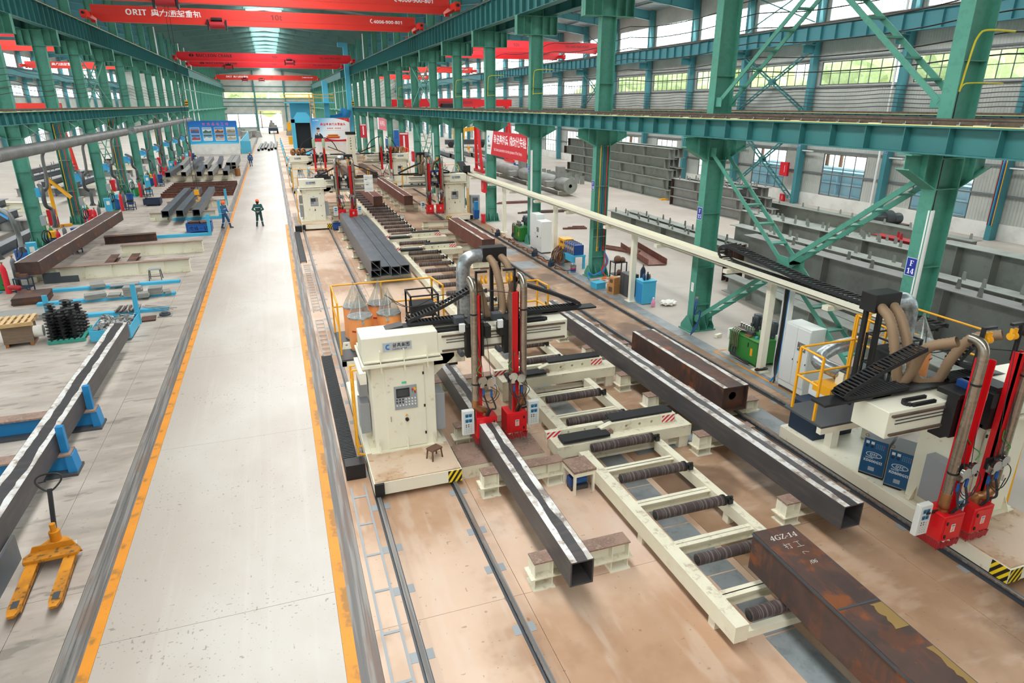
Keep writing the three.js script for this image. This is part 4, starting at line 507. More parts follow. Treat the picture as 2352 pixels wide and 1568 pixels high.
wireDrum('orange wire drum with clear hood, front left on the nearest gantry', 1.44, 2.28, -14.75, 0.1); wireDrum('orange wire drum with clear hood, front right on the nearest gantry', 2.12, 2.28, -14.8, -0.3); wireDrum('orange wire drum with clear hood, back left on the nearest gantry', 1.42, 2.28, -15.62, 0.6); wireDrum('orange wire drum with clear hood, back right on the nearest gantry', 2.02, 2.28, -15.65, 0.2);
wireDrum('orange wire drum on the second aisle-side gantry, left one', 1.5, 2.28, -47.2, 0); wireDrum('orange wire drum on the second aisle-side gantry, right one', 2.15, 2.28, -47.1, 0);
wireDrum('orange wire drum on the mirrored right gantry, nearest its end', 12.3, 2.28, -47.4, 0); wireDrum('orange wire drum on the mirrored right gantry, middle one', 11.68, 2.28, -47.9, 0.5); wireDrum('orange wire drum on the mirrored right gantry, inner one', 11.1, 2.28, -47.5, 0.2);
wireDrum('orange wire drum at the right edge, behind the red masts', 11.55, 2.28, -9.3, 0.9); wireDrum('orange wire drum mostly hidden behind the right-edge red mast', 12.25, 2.28, -9.2, 0.3);
// ================= roller lines, supports and box beams between the gantries =================
const rollerG = join([cy(0.1, 1.5, 0, 0, 0, 'x', 20)]), collarG = join([cy(0.108, 0.05, 0.74, 0, 0, 'x', 20), cy(0.03, 0.16, 0.84, 0, 0, 'x', 10)]), boreG = cy(0.07, 0.02, -0.752, 0, 0, 'x', 16), bearG = join([bx(0.1, 0.1, 0.14, 0.88, -0.03, 0), cy(0.03, 0.05, 0.9, 0.05, 0.04)]); for (const g of [rollerG, collarG, boreG, bearG]) { metreUV(g); g.userData.uvd = 1; }
const secs = [[-5.97, -11.4, 'nearest section, ending under the big rusty column'], [-12.2, -15.2, 'short second section between the two nearest transfer cars'], [-16.0, -24.7, 'third section, behind the nearest gantry'], [-25.3, -32.6, 'fourth section, beside the near end of the grey tubes'], [-33.3, -36.0, 'short fifth section between the far transfer cars'], [-36.8, -44.8, 'sixth section, beside the grey tubes'], [-45.0, -52.5, 'seventh section, between the two far gantries'], [-53, -62, 'farthest section']];
const rollersZ = []; for (let z = -6.08; z > -61; z -= 1.325) rollersZ.push(z);
for (const [za, zb, l] of secs) {
  const o = thing('roller_conveyor', 'cream roller conveyor, ' + l, 'conveyor');
  mesh('side_beam', bm(5.58, 5.82, 0.2, 0.5, za, zb), M.creamworn, o); mesh('side_beam', [bm(7.5, 7.68, 0.2, 0.44, za - (za > -6 ? 0.4 : 0), zb)], M.creamworn, o);
  each('foot', [za - 0.5, (za + zb) / 2, zb + 0.5].flatMap((z) => [bm(5.62, 5.78, 0, 0.2, z, z - 0.16), bm(7.52, 7.66, 0, 0.2, z, z - 0.16)]), M.cream, o);
  if (za > -6) mesh('end_beam', bm(5.82, 7.5, 0.2, 0.33, za - 0.02, za - 0.14), M.creamworn, o);
  for (const z of rollersZ) if (z < za - 0.02 && z > zb + 0.02) {
    const r = new THREE.Group(); r.name = 'roller'; r.position.set(6.64, 0.55, z); o.add(r);
    mesh('drum', rollerG, M.roller, r); mesh('collar', collarG, M.black, r); mesh('bore', boreG, M.black, r); mesh('bearing', bearG, M.black, r);
    if (z - 0.66 > zb && z > -24) mesh('cross_beam', [bm(5.82, 7.5, 0.22, 0.4, z - 0.62, z - 0.64), bm(5.82, 7.5, 0.22, 0.24, z - 0.54, z - 0.72), bm(5.82, 7.5, 0.38, 0.4, z - 0.54, z - 0.72)], M.creamworn, o);
  }
}
function transferCar(label, z) {
  const o = thing('transfer_car', label, 'machine', [z < -30 ? 0.22 : 0, 0, z]);
  mesh('car_body', [bm(5.12, 8.55, 0.34, 0.62, -0.3, 0.28)], M.creamworn, o); each('car_leg', [bm(5.15, 5.35, 0, 0.34, -0.2, 0.2), bm(5.88, 6.05, 0.12, 0.34, -0.2, 0.2), bm(7.75, 8.0, 0, 0.34, -0.2, 0.2), bm(8.3, 8.55, 0, 0.34, -0.2, 0.2)], M.cream, o); mesh('lower_beam', bm(5.2, 8.5, 0.06, 0.12, -0.1, 0.1), M.cream, o);
  mesh('lift_arm', ex([[6.3, 0.62], [8.25, 0.62], [8.25, 0.84], [6.55, 0.84], [6.3, 0.76]], 0.14, [0, 0, -0.05], 'xy', 0, [[6.95, 0.72, 0.035], [7.3, 0.72, 0.035], [7.62, 0.72, 0.035], [7.95, 0.72, 0.035]]), M.creamworn, o);
  mesh('lift_arm', ex([[5.05, 0.58], [6.5, 0.58], [6.5, 0.76], [5.05, 0.76]], 0.12, [0, 0, -0.28], 'xy', 0, [[5.6, 0.68, 0.03], [6.0, 0.68, 0.03], [6.3, 0.68, 0.03]]), M.creamworn, o);
  mesh('friction_pad', rb(1.15, 0.07, 0.34, 5.85, 0.7, 0.08, 0.01), M.blackmatt, o); mesh('friction_pad', rb(1.6, 0.05, 0.34, 7.4, 0.87, -0.22, 0.01), M.blackmatt, o);
  mesh('pivot_pin', [cy(0.09, 0.06, 6.5, 0.66, 0.05, 'z', 16)], M.toprust, o);
  sheet('hazard_stripe', 0.34, 0.18, hazRW, o, [8.06, 0.74, 0.026], 0, M.cream, 0.01); sheet('hazard_stripe', 0.34, 0.18, hazRW, o, [5.24, 0.67, -0.214], 0, M.cream, 0.01);
}
transferCar('cream transfer car with red and white ends, nearest one across the roller line', -11.8); transferCar('cream transfer car with red and white ends, just beyond the nearest gantry', -15.6); transferCar('cream transfer car beside the near end of the grey tube stack', -32.95); transferCar('cream transfer car beyond the rusty box column, second far one', -36.4);
// low cream stools carrying the beams
function stand(label, x0, x1, z, top = 0.55) {
  const o = thing('beam_stand', label, 'stand', [0, 0, z]), w = 0.3;
  mesh('top_flange', bm(x0, x1, top - 0.025, top, -w / 2, w / 2), M.toprust, o); mesh('web', bm(x0, x1, top - 0.3, top - 0.025, -0.012, 0.012), M.cream, o); mesh('lower_flange', bm(x0 - 0.06, x1 + 0.06, top - 0.32, top - 0.3, -w / 2 - 0.03, w / 2 + 0.03), M.creamworn, o);
  each('stiffener', [x0 + 0.02, x0 + 0.34, x1 - 0.34, x1 - 0.02].map((x) => bx(0.016, 0.28, w - 0.02, x, top - 0.16, 0)), M.cream, o);
  each('foot', [x0 + 0.18, x1 - 0.18].flatMap((x) => [join([bx(0.016, top - 0.32, w - 0.04, x - 0.16, (top - 0.32) / 2, 0), bx(0.016, top - 0.32, w - 0.04, x + 0.16, (top - 0.32) / 2, 0), bx(0.32, top - 0.32, 0.016, x, (top - 0.32) / 2, -0.05), bx(0.4, 0.02, w + 0.06, x, 0.01, 0)])]), M.cream, o); return o;
}
[-8.35, -11.25, -13.45, -16.2].forEach((z, i) => stand(`cream stool under the white-striped beam at the nearest gantry, number ${i + 1} from the camera`, 3.28, 5.08, z));
[-8.4, -11.25, -13.55, -15.05, -17.35, -19.4].forEach((z, i) => stand(`cream stool under the long right beam, number ${i + 1} from the camera`, 8.5, 10.05, z, 0.5));
[-12.55, -16.2].forEach((z, i) => stand(`low cream stool under the short rusty box column, ${i ? 'far' : 'near'} one`, 9.7, 11.4, z - 0.2, 0.34));
[-30.4, -34.2, -37.4, -39.6, -42].forEach((z, i) => stand(`cream stool among the far right beams, number ${i + 1}`, 8.6, 10.4, z, i ? 0.5 : 0.42));
for (let i = 0; i < 6; i++) stand(`cream stool under the far rusty columns, number ${i + 1} from the near end`, i % 2 ? 8.5 : 8.6, 10, -50.2 - i * 2.3, 0.55);
for (let i = 0; i < 6; i++) stand(`low cream stool under the grey tube stack, number ${i + 1} from the near end`, 3.3, 5.4, -29.6 - i * 2.6, 0.4);
for (let i = 0; i < 5; i++) stand(`cream stool left of the rollers behind the grey tubes, number ${i + 1}`, 3.3, 5.3, -46.5 - i * 1.7, 0.5);
{ const o = thing('low_platform', 'low cream platform with brown top before the nearest gantry torch heads', 'platform'); mesh('kerb', bm(3.06, 5.0, 0, 0.3, -11.95, -12.95), M.creamworn, o); mesh('top_plate', bm(3.06, 5.0, 0.3, 0.31, -11.95, -12.95), M.toprust, o); }
// box beams
const chalkStrip = (x0, x1, z0, z1, y, j = 0.05, side = 1) => { const a = [], b = [], n = Math.max(10, Math.round(Math.abs(z1 - z0) / 0.22)); let w = 0; for (let i = 0; i <= n; i++) { const z = z0 + (z1 - z0) * (i + (i && i < n ? rr(-0.3, 0.3) : 0)) / n; w = w * 0.8 + j * (rnd() - 0.5) * 0.9; if (rnd() < 0.08) w += j * (rnd() - 0.5) * 1.6; a.push([x0 + (side > 0 ? 0 : w), z]); b.push([x1 + (side > 0 ? w : 0), z]); } return ex([...a, ...b.reverse()], 0.004, [0, y, 0], 'xz'); };
function boxBeam(label, cx, y0, w, h, z0, z1, mat, o = {}) {
  const t = thing('box_beam', label, 'beam', [cx, y0, (z0 + z1) / 2], o.turn || 0, o.group), L = Math.abs(z1 - z0), p = o.t || 0.025;
  mesh('top_plate', bx(w, p, L, 0, h - p / 2, 0), mat, t); mesh('bottom_plate', bx(w, p, L, 0, p / 2, 0), mat, t); mesh('side_plate', bx(p, h - 2 * p, L, -w / 2 + p / 2, h / 2, 0), mat, t); mesh('side_plate', bx(p, h - 2 * p, L, w / 2 - p / 2, h / 2, 0), mat, t);
  if (o.flange) mesh('plate_lip', [bx(0.025, 0.03, L, -w / 2 - 0.012, h - 0.03, 0), bx(0.025, 0.03, L, w / 2 + 0.012, h - 0.03, 0)], M.motor, t);
  if (o.cap !== undefined) mesh('diaphragm', o.hole ? ex([[-w / 2 + p, p], [w / 2 - p, p], [w / 2 - p, h - p], [-w / 2 + p, h - p]], 0.02, [0, 0, L / 2 - o.cap], 'xy', 0, [[0, h * 0.55, o.hole]]) : bx(w - 2 * p, h - 2 * p, 0.02, 0, h / 2, L / 2 - o.cap), o.capMat || mat, t);
  if (o.brace) mesh('inner_brace', bar([-w / 2 + 0.04, h - 0.05, L / 2 - 0.03], [w / 2 - 0.04, 0.05, L / 2 - 0.03], 0.03, 0.03), mat, t);
  if (o.strip) { const e = o.strip; mesh('chalk_strip', chalkStrip(-w / 2 + 0.01, -w / 2 + e, -L / 2, L / 2, h + 0.002), M.chalk, t); mesh('chalk_strip', chalkStrip(w / 2 - e, w / 2 - 0.01, -L / 2, L / 2, h + 0.002, 0.05, -1), M.chalk, t); }
  return t;
}
boxBeam('dark open box beam with white ground edges under the nearest torch heads', 3.81, 0.55, 0.4, 0.46, -7.5, -18.9, M.millsteel, { strip: 0.115 });
boxBeam('long dark box beam with white ground edges right of the roller line', 8.98, 0.5, 0.46, 0.48, -7.3, -21, M.millsteel, { strip: 0.14, turn: 0.012 });
boxBeam('short rusty box column with white edges and a round hole in its end', 10.32, 0.34, 0.76, 0.68, -12.25, -16.85, M.rust, { strip: 0.12, cap: 0.12, hole: 0.11, t: 0.03 });
{ const t = boxBeam('huge brown steel column with chalk writing at the bottom right corner', 6.74, 0.66, 0.7, 0.68, -2.2, -6.85, M.rust, { flange: true, cap: 0.1, t: 0.03 });
  t.rotation.y = -0.035;
  const chalk = canvasTex(256, 512, (x) => { x.clearRect(0, 0, 256, 512); x.strokeStyle = x.fillStyle = '#d8d3cc'; x.font = 'italic 64px serif'; x.save(); x.translate(128, 60); x.fillText('4GZ-14', -100, 10); x.restore(); x.lineWidth = 3; words(x, '打工', 70, 110, 60, 20, 3); x.beginPath(); x.moveTo(190, 230); x.quadraticCurveTo(140, 200, 150, 240); x.stroke(); x.font = 'italic 40px serif'; x.fillText('/06', 120, 330); });
  const cm = new THREE.MeshStandardMaterial({ map: chalk, alphaMap: null, transparent: true, roughness: 0.9, polygonOffset: true, polygonOffsetFactor: -2 }); const g = new THREE.PlaneGeometry(0.6, 1.2).rotateX(-Math.PI / 2); const m = new THREE.Mesh(g, cm); m.name = 'chalk_writing'; m.position.set(0, 0.6835, -1.6); t.add(m);
  mesh('weld_seam', [bx(0.68, 0.006, 0.03, 0, 0.682, -0.55), bx(0.68, 0.006, 0.03, 0, 0.682, 1.2)], M.motor, t);
  mesh('yellow_scale', [chalkStrip(0.2, 0.34, -0.5, -0.05, 0.683, 0.08, -1), chalkStrip(0.24, 0.34, 0.3, 0.9, 0.683, 0.08, -1)], M.mustard, t); }
for (let i = 0; i < 4; i++) boxBeam(['leftmost', 'second', 'third', 'rightmost'][i] + ' dark blue-grey tube in the lower row of the stack by the rollers', 3.66 + i * 0.45, 0.4, 0.43, 0.45, -28.75 - 0.15 * (i % 2), -42.9 - i * 0.3, M.bluesteel, { brace: true, cap: 1.5 });
boxBeam('single dark blue-grey tube lying on top of the stack by the rollers', 3.62, 0.855, 0.43, 0.45, -28.2, -42.2, M.bluesteel, { brace: true, cap: 1.5 });
boxBeam('rusty capped box column lying on the far rollers', 6.83, 0.66, 0.68, 0.66, -49.3, -58.5, M.rustred, { cap: 0.03, strip: 0.06, capMat: M.rust }); boxBeam('long rusty capped box column right of the far rollers', 9.1, 0.56, 0.66, 0.7, -49.3, -62.8, M.rustred, { cap: 0.03, strip: 0.1, capMat: M.rust });
boxBeam('red-brown capped box column right of the rollers, before the second right gantry', 9.8, 0.52, 0.7, 0.72, -31.45, -38.5, M.rustred, { cap: 0.03, strip: 0.1, capMat: M.rust });
boxBeam('far brown box column beneath the submerged-arc gantry, left one', 4.4, 0.6, 0.6, 0.6, -66, -76, M.rust, { cap: 0.05 }); boxBeam('far brown box column beneath the submerged-arc gantry, middle one', 6.9, 0.66, 0.6, 0.6, -63.5, -78, M.rust, { cap: 0.05 }); boxBeam('far brown box column beneath the submerged-arc gantry, right one', 9.4, 0.6, 0.6, 0.6, -69, -80, M.rust, { cap: 0.05 });
// small things in the centre
{ const o = thing('motor_table', 'small cream table standing over a blue drive motor', 'table', [5.33, 0, -10.85], 0.05); mesh('table_top', bx(0.52, 0.05, 0.56, 0, 0.54, 0), M.toprust, o); mesh('apron', [bx(0.5, 0.1, 0.02, 0, 0.47, 0.26), bx(0.5, 0.1, 0.02, 0, 0.47, -0.26), bx(0.02, 0.1, 0.52, 0.24, 0.47, 0), bx(0.02, 0.1, 0.52, -0.24, 0.47, 0)], M.cream, o); each('leg', [[-1, -1], [1, -1], [-1, 1], [1, 1]].map(([a, b]) => bx(0.05, 0.5, 0.05, a * 0.22, 0.25, b * 0.24)), M.cream, o);
  const m = thing('drive_motor', 'blue drive motor under the small cream table', 'motor', [5.33, 0, -10.85]); mesh('casing', [cy(0.1, 0.26, 0.02, 0.2, 0, 'x', 16)], M.machineblue, m); mesh('gearbox', rb(0.14, 0.2, 0.2, -0.17, 0.2, 0, 0.02), M.deepblue, m); mesh('foot', bx(0.4, 0.1, 0.22, -0.02, 0.05, 0), M.darkgrey, m); }
{ const o = thing('stool', 'small brown metal stool standing on the nearest gantry platform', 'stool', [2.55, 0.424, -12.35], 0.5); mesh('seat', rb(0.3, 0.05, 0.22, 0, 0.24, 0, 0.02), M.brown, o); each('leg', [[-1, -1], [1, -1], [-1, 1], [1, 1]].map(([a, b]) => bar([a * 0.12, 0.22, b * 0.08], [a * 0.14, 0, b * 0.1], 0.025, 0.025)), M.brown, o); }
{ const g = bx(0.024, 0.05, 0.5), o = thing('cable_grate', 'black plastic cable chain lying coiled flat beside the outer left rail', 'cable chain'); metreUV(g); g.userData.uvd = 1; const h = bx(0.3, 0.03, 0.02); metreUV(h); h.userData.uvd = 1; for (const x of [0.68, 0.98]) mesh('side_strip', bm(x - 0.012, x + 0.012, 0, 0.1, -13.1, -20.4), M.blackmatt, o); for (const x of [0.78, 0.88]) mesh('divider', bm(x - 0.005, x + 0.005, 0.02, 0.08, -13.1, -20.4), M.darkblue, o); for (let z = -13.15; z > -20.4; z -= 0.075) mesh('chain_bar', h, M.darkgrey, o).position.set(0.83, 0.085, z);
  solo('chain_box', 'black end box of the cable chain beside the yellow ladder', 'box', [rb(0.42, 0.36, 0.36, 0, 0.18, 0, 0.01)], M.black, [0.88, 0, -12.9]); }
{ const o = thing('cable_grate', 'long dark cable chain on the floor beside the second aisle-side gantry', 'cable chain'); for (const x of [0.62, 0.92]) mesh('side_strip', bm(x - 0.015, x + 0.015, 0, 0.1, -34.6, -43.4), M.blackmatt, o); for (let z = -34.7; z > -43.4; z -= 0.12) mesh('chain_bar', bm(0.62, 0.92, 0.06, 0.095, z, z - 0.05), M.darkgrey, o);
  solo('chain_box', 'black end box of the cable chain at the second aisle-side gantry', 'box', [rb(0.42, 0.4, 0.5, 0, 0.2, 0, 0.01)], M.black, [0.9, 0, -43.9]); }
{ const o = thing('paint_can', 'white lidless can on the floor beside the far rollers', 'can', [8.05, 0, -46.2]); mesh('can_body', cy(0.14, 0.34, 0, 0.17, 0, 'y', 18), M.offwhite, o); mesh('rim', cy(0.146, 0.02, 0, 0.34, 0, 'y', 18), M.grey, o); }
{ const o = thing('scrap_tray', 'small blue scrap tray beyond the stacked tubes', 'tray', [3.35, 0, -43.9]); mesh('tray', [bx(0.6, 0.3, 0.03, 0, 0.25, 0.35), bx(0.6, 0.3, 0.03, 0, 0.25, -0.35), bx(0.03, 0.3, 0.7, 0.3, 0.25, 0), bx(0.03, 0.3, 0.7, -0.3, 0.25, 0), bx(0.6, 0.03, 0.7, 0, 0.1, 0), bx(0.1, 0.1, 0.7, 0.2, 0.05, 0), bx(0.1, 0.1, 0.7, -0.2, 0.05, 0)], M.deepblue, o); }
solo('white_sheet', 'crumpled white tarpaulin draped over the end of the second gantry boom', 'sheet', (() => { const g = new THREE.PlaneGeometry(0.6, 1.1, 14, 18), p = g.attributes.position; for (let i = 0; i < p.count; i++) p.setZ(i, 0.035 * Math.sin(p.getX(i) * 14 + p.getY(i) * 3) + 0.015 * Math.sin(p.getY(i) * 17)); g.computeVertexNormals(); return fin(g); })(), new THREE.MeshStandardMaterial({ color: '#e6e6e2', roughness: 0.9, side: THREE.DoubleSide }), [5.7, 2.75, -45.1]);
// steel tower with a black cap beyond the far gantries
{ const o = thing('machine_tower', 'tall cream machine tower with a black cap and row of round holes', 'tower', [8.5, 0, -81.6]); mesh('tower_body', ex([[-0.35, 0], [0.6, 0], [0.6, 4.4], [-0.35, 4.4]], 0.7, [0, 0, 0], 'xy', 0, [[0.05, 4.0, 0.07], [0.05, 3.7, 0.07], [0.05, 3.4, 0.07], [0.05, 3.1, 0.07], [0.05, 2.8, 0.07]]), M.cream, o); mesh('inner_wall', bx(0.9, 4.3, 0.3, 0.12, 2.2, 0), M.grey, o); mesh('cap', bx(1.1, 0.3, 0.8, 0.12, 4.55, 0), M.black, o); }
// ================= equipment along the right-hand columns =================
{ const o = thing('cable_track', 'cream overhead cable track on posts running along the right-hand columns', 'cable track', [13.1, 0, 0]);
  mesh('track_channel', [bm(-0.22, 0.22, 2.98, 3.0, -10.2, -47.9), bm(-0.22, -0.2, 2.98, 3.14, -10.2, -47.9), bm(0.2, 0.22, 2.98, 3.14, -10.2, -47.9), bm(-0.04, 0.04, 2.86, 2.98, -10.2, -47.9)], M.cream, o);
  for (const z of [-14.85, -22.9, -31.05, -39.3, -47.7]) { mesh('post', [bm(0.12, 0.32, 0, 2.98, z - 0.09, z + 0.09)], M.cream, o); mesh('post_foot', bm(0.02, 0.42, 0, 0.03, z - 0.2, z + 0.2), M.cream, o); }
  for (let z = -12.3; z > -46; z -= 4.1) mesh('bracket', bm(-0.3, 0.34, 2.76, 2.88, z - 0.1, z + 0.1), M.cream, o); }
{ const o = thing('energy_chain', 'black energy chain looping along the overhead cable track', 'cable chain', [13.1, 0, 0]); const pts = [[0.02, 3.06, -9.6], [0.02, 3.06, -13], [0.02, 3.06, -16.4], [0.02, 3.2, -16.9], [0.02, 3.42, -16.95], [0.02, 3.55, -16.6], [0.02, 3.42, -15.2], [0.02, 3.26, -13.4], [0.02, 3.2, -11], [0.02, 3.2, -9.4]];
  const c = new THREE.CatmullRomCurve3(pts.map(V), false, 'catmullrom', 0.4), n = Math.round(c.getLength() / 0.15), lg = join([bx(0.025, 0.09, 0.152, 0.19, 0, 0), bx(0.025, 0.09, 0.152, -0.19, 0, 0), bx(0.38, 0.016, 0.045, 0, 0.036, 0), bx(0.38, 0.016, 0.045, 0, -0.036, 0)]); metreUV(lg); lg.userData.uvd = 1;
  for (let i = 0; i < n; i++) { const p = c.getPointAt((i + 0.5) / n), t = c.getTangentAt((i + 0.5) / n), x = new THREE.Vector3(1, 0, 0), up = new THREE.Vector3().crossVectors(t, x).normalize(); mesh('chain_link', lg, M.blackmatt, o).applyMatrix4(new THREE.Matrix4().makeBasis(x, up, t).setPosition(p)); } }
{ const o = thing('energy_chain', 'folded black energy chain on the far end of the overhead track', 'cable chain', [12.85, 0, -47]); mesh('chain_pack', [bx(0.5, 0.1, 1.6, 0, 3.1, 0), bx(0.5, 0.08, 1.5, -0.1, 3.5, 0.1, 0.35), bx(0.5, 0.6, 0.1, 0, 3.3, 0.75)], M.blackmatt, o); }
function cabinet(label, w, h, d, at, turn, opt = {}) { const o = thing('control_cabinet', label, 'cabinet', at, turn); mesh('body', rb(w, h - 0.08, d, 0, h / 2 + 0.04, 0, 0.012), opt.mat || M.offwhite, o); mesh('plinth', bx(w - 0.04, 0.08, d - 0.04, 0, 0.04, 0), M.darkgrey, o);
  const n = opt.doors || 1; for (let i = 0; i < n; i++) { const dw = w / n; const dr = mesh('door', rb(dw - 0.03, h - 0.32, 0.02, -w / 2 + dw * (i + 0.5), h / 2 + 0.1, d / 2 + 0.006, 0.006), opt.mat || M.offwhite, o); mesh('lock', bx(0.02, 0.05, 0.02, -w / 2 + dw * (i + 0.5) + dw * 0.42, h * 0.5, d / 2 + 0.02), M.black, dr); }
  if (opt.panel) { mesh('panel', bx(0.3, 0.24, 0.014, opt.panel, h * 0.72, d / 2 + 0.02), M.midgrey, o); const q = []; for (let i = 0; i < 4; i++) for (let j = 0; j < 2; j++) mesh('push_button', cy(0.018, 0.02, opt.panel - 0.1 + i * 0.065, h * 0.72 + 0.05 - j * 0.09, d / 2 + 0.034, 'z', 10), [M.red, M.white, M.mint, M.red, M.white, M.red, M.yellow, M.white][i * 2 + j], o); mesh('main_switch', cy(0.045, 0.05, opt.panel, h * 0.5, d / 2 + 0.03, 'z', 12), M.black, o); mesh('warning_triangle', ex([[-0.04, 0], [0.04, 0], [0, 0.065]], 0.004, [opt.panel, h * 0.55, d / 2 + 0.02]), M.yellow, o); }
  return o; }
cabinet('white two-door control cabinet with a button panel beside the green hydraulic unit', 0.95, 2.0, 0.5, [13.3, 0, -13.3], -Math.PI / 2, { doors: 2, panel: 0.22 });
cabinet('taller white control cabinet of the pair at the far green unit', 0.9, 2.0, 0.5, [13.45, 0, -33.9], -Math.PI / 2, { doors: 1 }); cabinet('shorter white control cabinet with a small panel at the far green unit', 0.85, 1.75, 0.6, [13.45, 0, -32.95], -Math.PI / 2, { doors: 1, panel: -0.1 });
{ const o = thing('cable_riser', 'black cable bundle with a blue hose rising beside the white cabinet', 'cable', [13.32, 0, -14.2]); mesh('tray', [bm(-0.02, 0.16, 0, 2.9, -0.13, -0.11), bm(-0.02, 0.16, 0, 2.9, 0.13, 0.11)], M.white, o); each('cable', [-0.08, -0.05, -0.02, 0.01, 0.04].map((z, i) => tu([[0.0, 2.85, z], [0.02, 1.5, z], [-0.02, 0.5, z], [-0.15 - 0.04 * i, 0.04, z + 0.25]], 0.018)), M.black, o); mesh('blue_hose', tu([[0, 2.9, 0.08], [0.01, 1.2, 0.08], [-0.05, 0.3, 0.1], [-0.35, 0.05, 0.2]], 0.022), M.blue, o); mesh('cable_coil', fin(new THREE.TorusGeometry(0.16, 0.04, 8, 20).rotateX(1.2).translate(-0.1, 0.14, -0.5)), M.black, o); }
function hydraulic(label, at, turn, big) { const o = thing('hydraulic_unit', label, 'machine', at, turn);
  mesh('tank', rb(1.35, 0.72, 0.9, 0, 0.46, 0, 0.015), M.tankgreen, o); mesh('tank_lid', rb(1.4, 0.04, 0.95, 0, 0.84, 0, 0.01), M.tankgreen, o); each('skid', [bx(1.3, 0.1, 0.12, 0, 0.05, 0.32), bx(1.3, 0.1, 0.12, 0, 0.05, -0.32)], M.tankgreen, o);
  each('motor', [-0.25, 0.12, 0.49].map((x) => join([lathe([[0.11, 0], [0.15, 0.02], [0.15, 0.3], [0.13, 0.34], [0.13, 0.42], [0, 0.42]], 18, [x, 1.0, -0.22]), cy(0.09, 0.16, x, 0.93, -0.22), ...Array.from({ length: 10 }, (_, i) => bx(0.012, 0.28, 0.03, x + 0.155 * Math.cos(i * 0.628), 1.17, -0.22 + 0.155 * Math.sin(i * 0.628), 0, -i * 0.628 + 1.57))])), M.motor, o);
  each('terminal_box', [-0.25, 0.12, 0.49].map((x) => rb(0.1, 0.1, 0.08, x + 0.02, 1.1, -0.02, 0.01)), M.motor, o);
  mesh('valve_block', bx(0.7, 0.1, 0.16, -0.2, 0.93, 0.2), M.darkgrey, o); each('valve', [-0.48, -0.36, -0.24, -0.12, 0, 0.12].map((x) => join([cy(0.025, 0.16, x, 1.04, 0.2), cy(0.035, 0.05, x, 1.1, 0.2)])), M.chrome, o);
  each('hydraulic_pipe', [-0.5, -0.42, -0.34, -0.26, -0.18].map((x) => tu([[x + 0.1, 0.95, 0.26], [x, 0.98, 0.45], [x, 0.8, 0.52], [x, 0.4, 0.52]], 0.018)), M.stainless, o); each('hydraulic_hose', [-0.5, -0.38, -0.26].map((x) => tu([[x, 0.42, 0.5], [x + 0.1, 0.2, 0.58], [x + 0.4, 0.14, 0.56], [x + 0.7, 0.08, 0.5]], 0.028)), M.rubber, o);
  mesh('switch_box', rb(0.1, 0.36, 0.3, -0.75, 0.68, 0.3, 0.015), M.white, o); mesh('yellow_label', bx(0.1, 0.24, 0.006, 0.42, 0.45, 0.452), M.yellow, o); mesh('level_gauge', bx(0.03, 0.14, 0.02, 0.25, 0.64, 0.455), M.black, o); mesh('wood_block', bx(0.26, 0.04, 0.14, 0.1, 0.88, 0.36), M.copper, o); mesh('cap', cy(0.04, 0.06, 0.35, 0.89, 0.25), M.skyblue, o); return o; }
hydraulic('green hydraulic unit with three dark motors before the near white cabinet', [13.75, 0, -15.75], -Math.PI / 2); hydraulic('smaller green hydraulic unit with hoses before the far pair of white cabinets', [13.6, 0, -36.6], -Math.PI / 2);
{ const o = thing('wire_reel', 'blue wheeled wire-feed cart by the foot of the near white cabinet', 'cart', [12.95, 0, -12.2], 0.4); mesh('frame', [bx(0.34, 0.03, 0.3, 0, 0.1, 0), ...[[-1, -1], [1, -1], [-1, 1], [1, 1]].map(([a, b]) => rod([a * 0.15, 0.1, b * 0.13], [a * 0.15, 0.46, b * 0.13], 0.014)), ...[-1, 1].map((b) => rod([-0.15, 0.46, b * 0.13], [0.15, 0.46, b * 0.13], 0.014))], M.deepblue, o); mesh('spool', [cy(0.17, 0.03, 0.16, 0.3, 0, 'x', 20), cy(0.1, 0.3, 0, 0.3, 0, 'x', 16)], M.black, o); mesh('copper_wire', cy(0.14, 0.08, 0.22, 0.3, 0, 'x', 18), M.copper, o); each('wheel', [[-1, -1], [1, -1], [-1, 1], [1, 1]].map(([a, b]) => cy(0.04, 0.03, a * 0.14, 0.04, b * 0.12, 'x', 12)), M.chrome, o); }
for (const [x, z, l] of [[12.35, -29.2, 'near'], [12.4, -31.6, 'middle'], [12.3, -37.6, 'far']]) { const o = thing('wire_feeder', `small dark wire feeder with cables on the rails, ${l} one`, 'wire feeder', [x, 0.11, z], 0.5); mesh('casing', rb(0.3, 0.24, 0.2, 0, 0.14, 0, 0.02), M.navy, o); mesh('spool', cy(0.12, 0.1, 0.05, 0.3, 0, 'z', 16), M.darkgrey, o); mesh('handle', tu([[-0.12, 0.24, 0], [-0.08, 0.44, 0], [0.1, 0.44, 0], [0.14, 0.24, 0]], 0.012), M.black, o); mesh('lead', tu([[0.15, 0.1, 0], [0.4, -0.08, 0.3], [0.1, -0.09, 0.7], [0.5, -0.09, 1.0]], 0.014), M.rubber, o); }
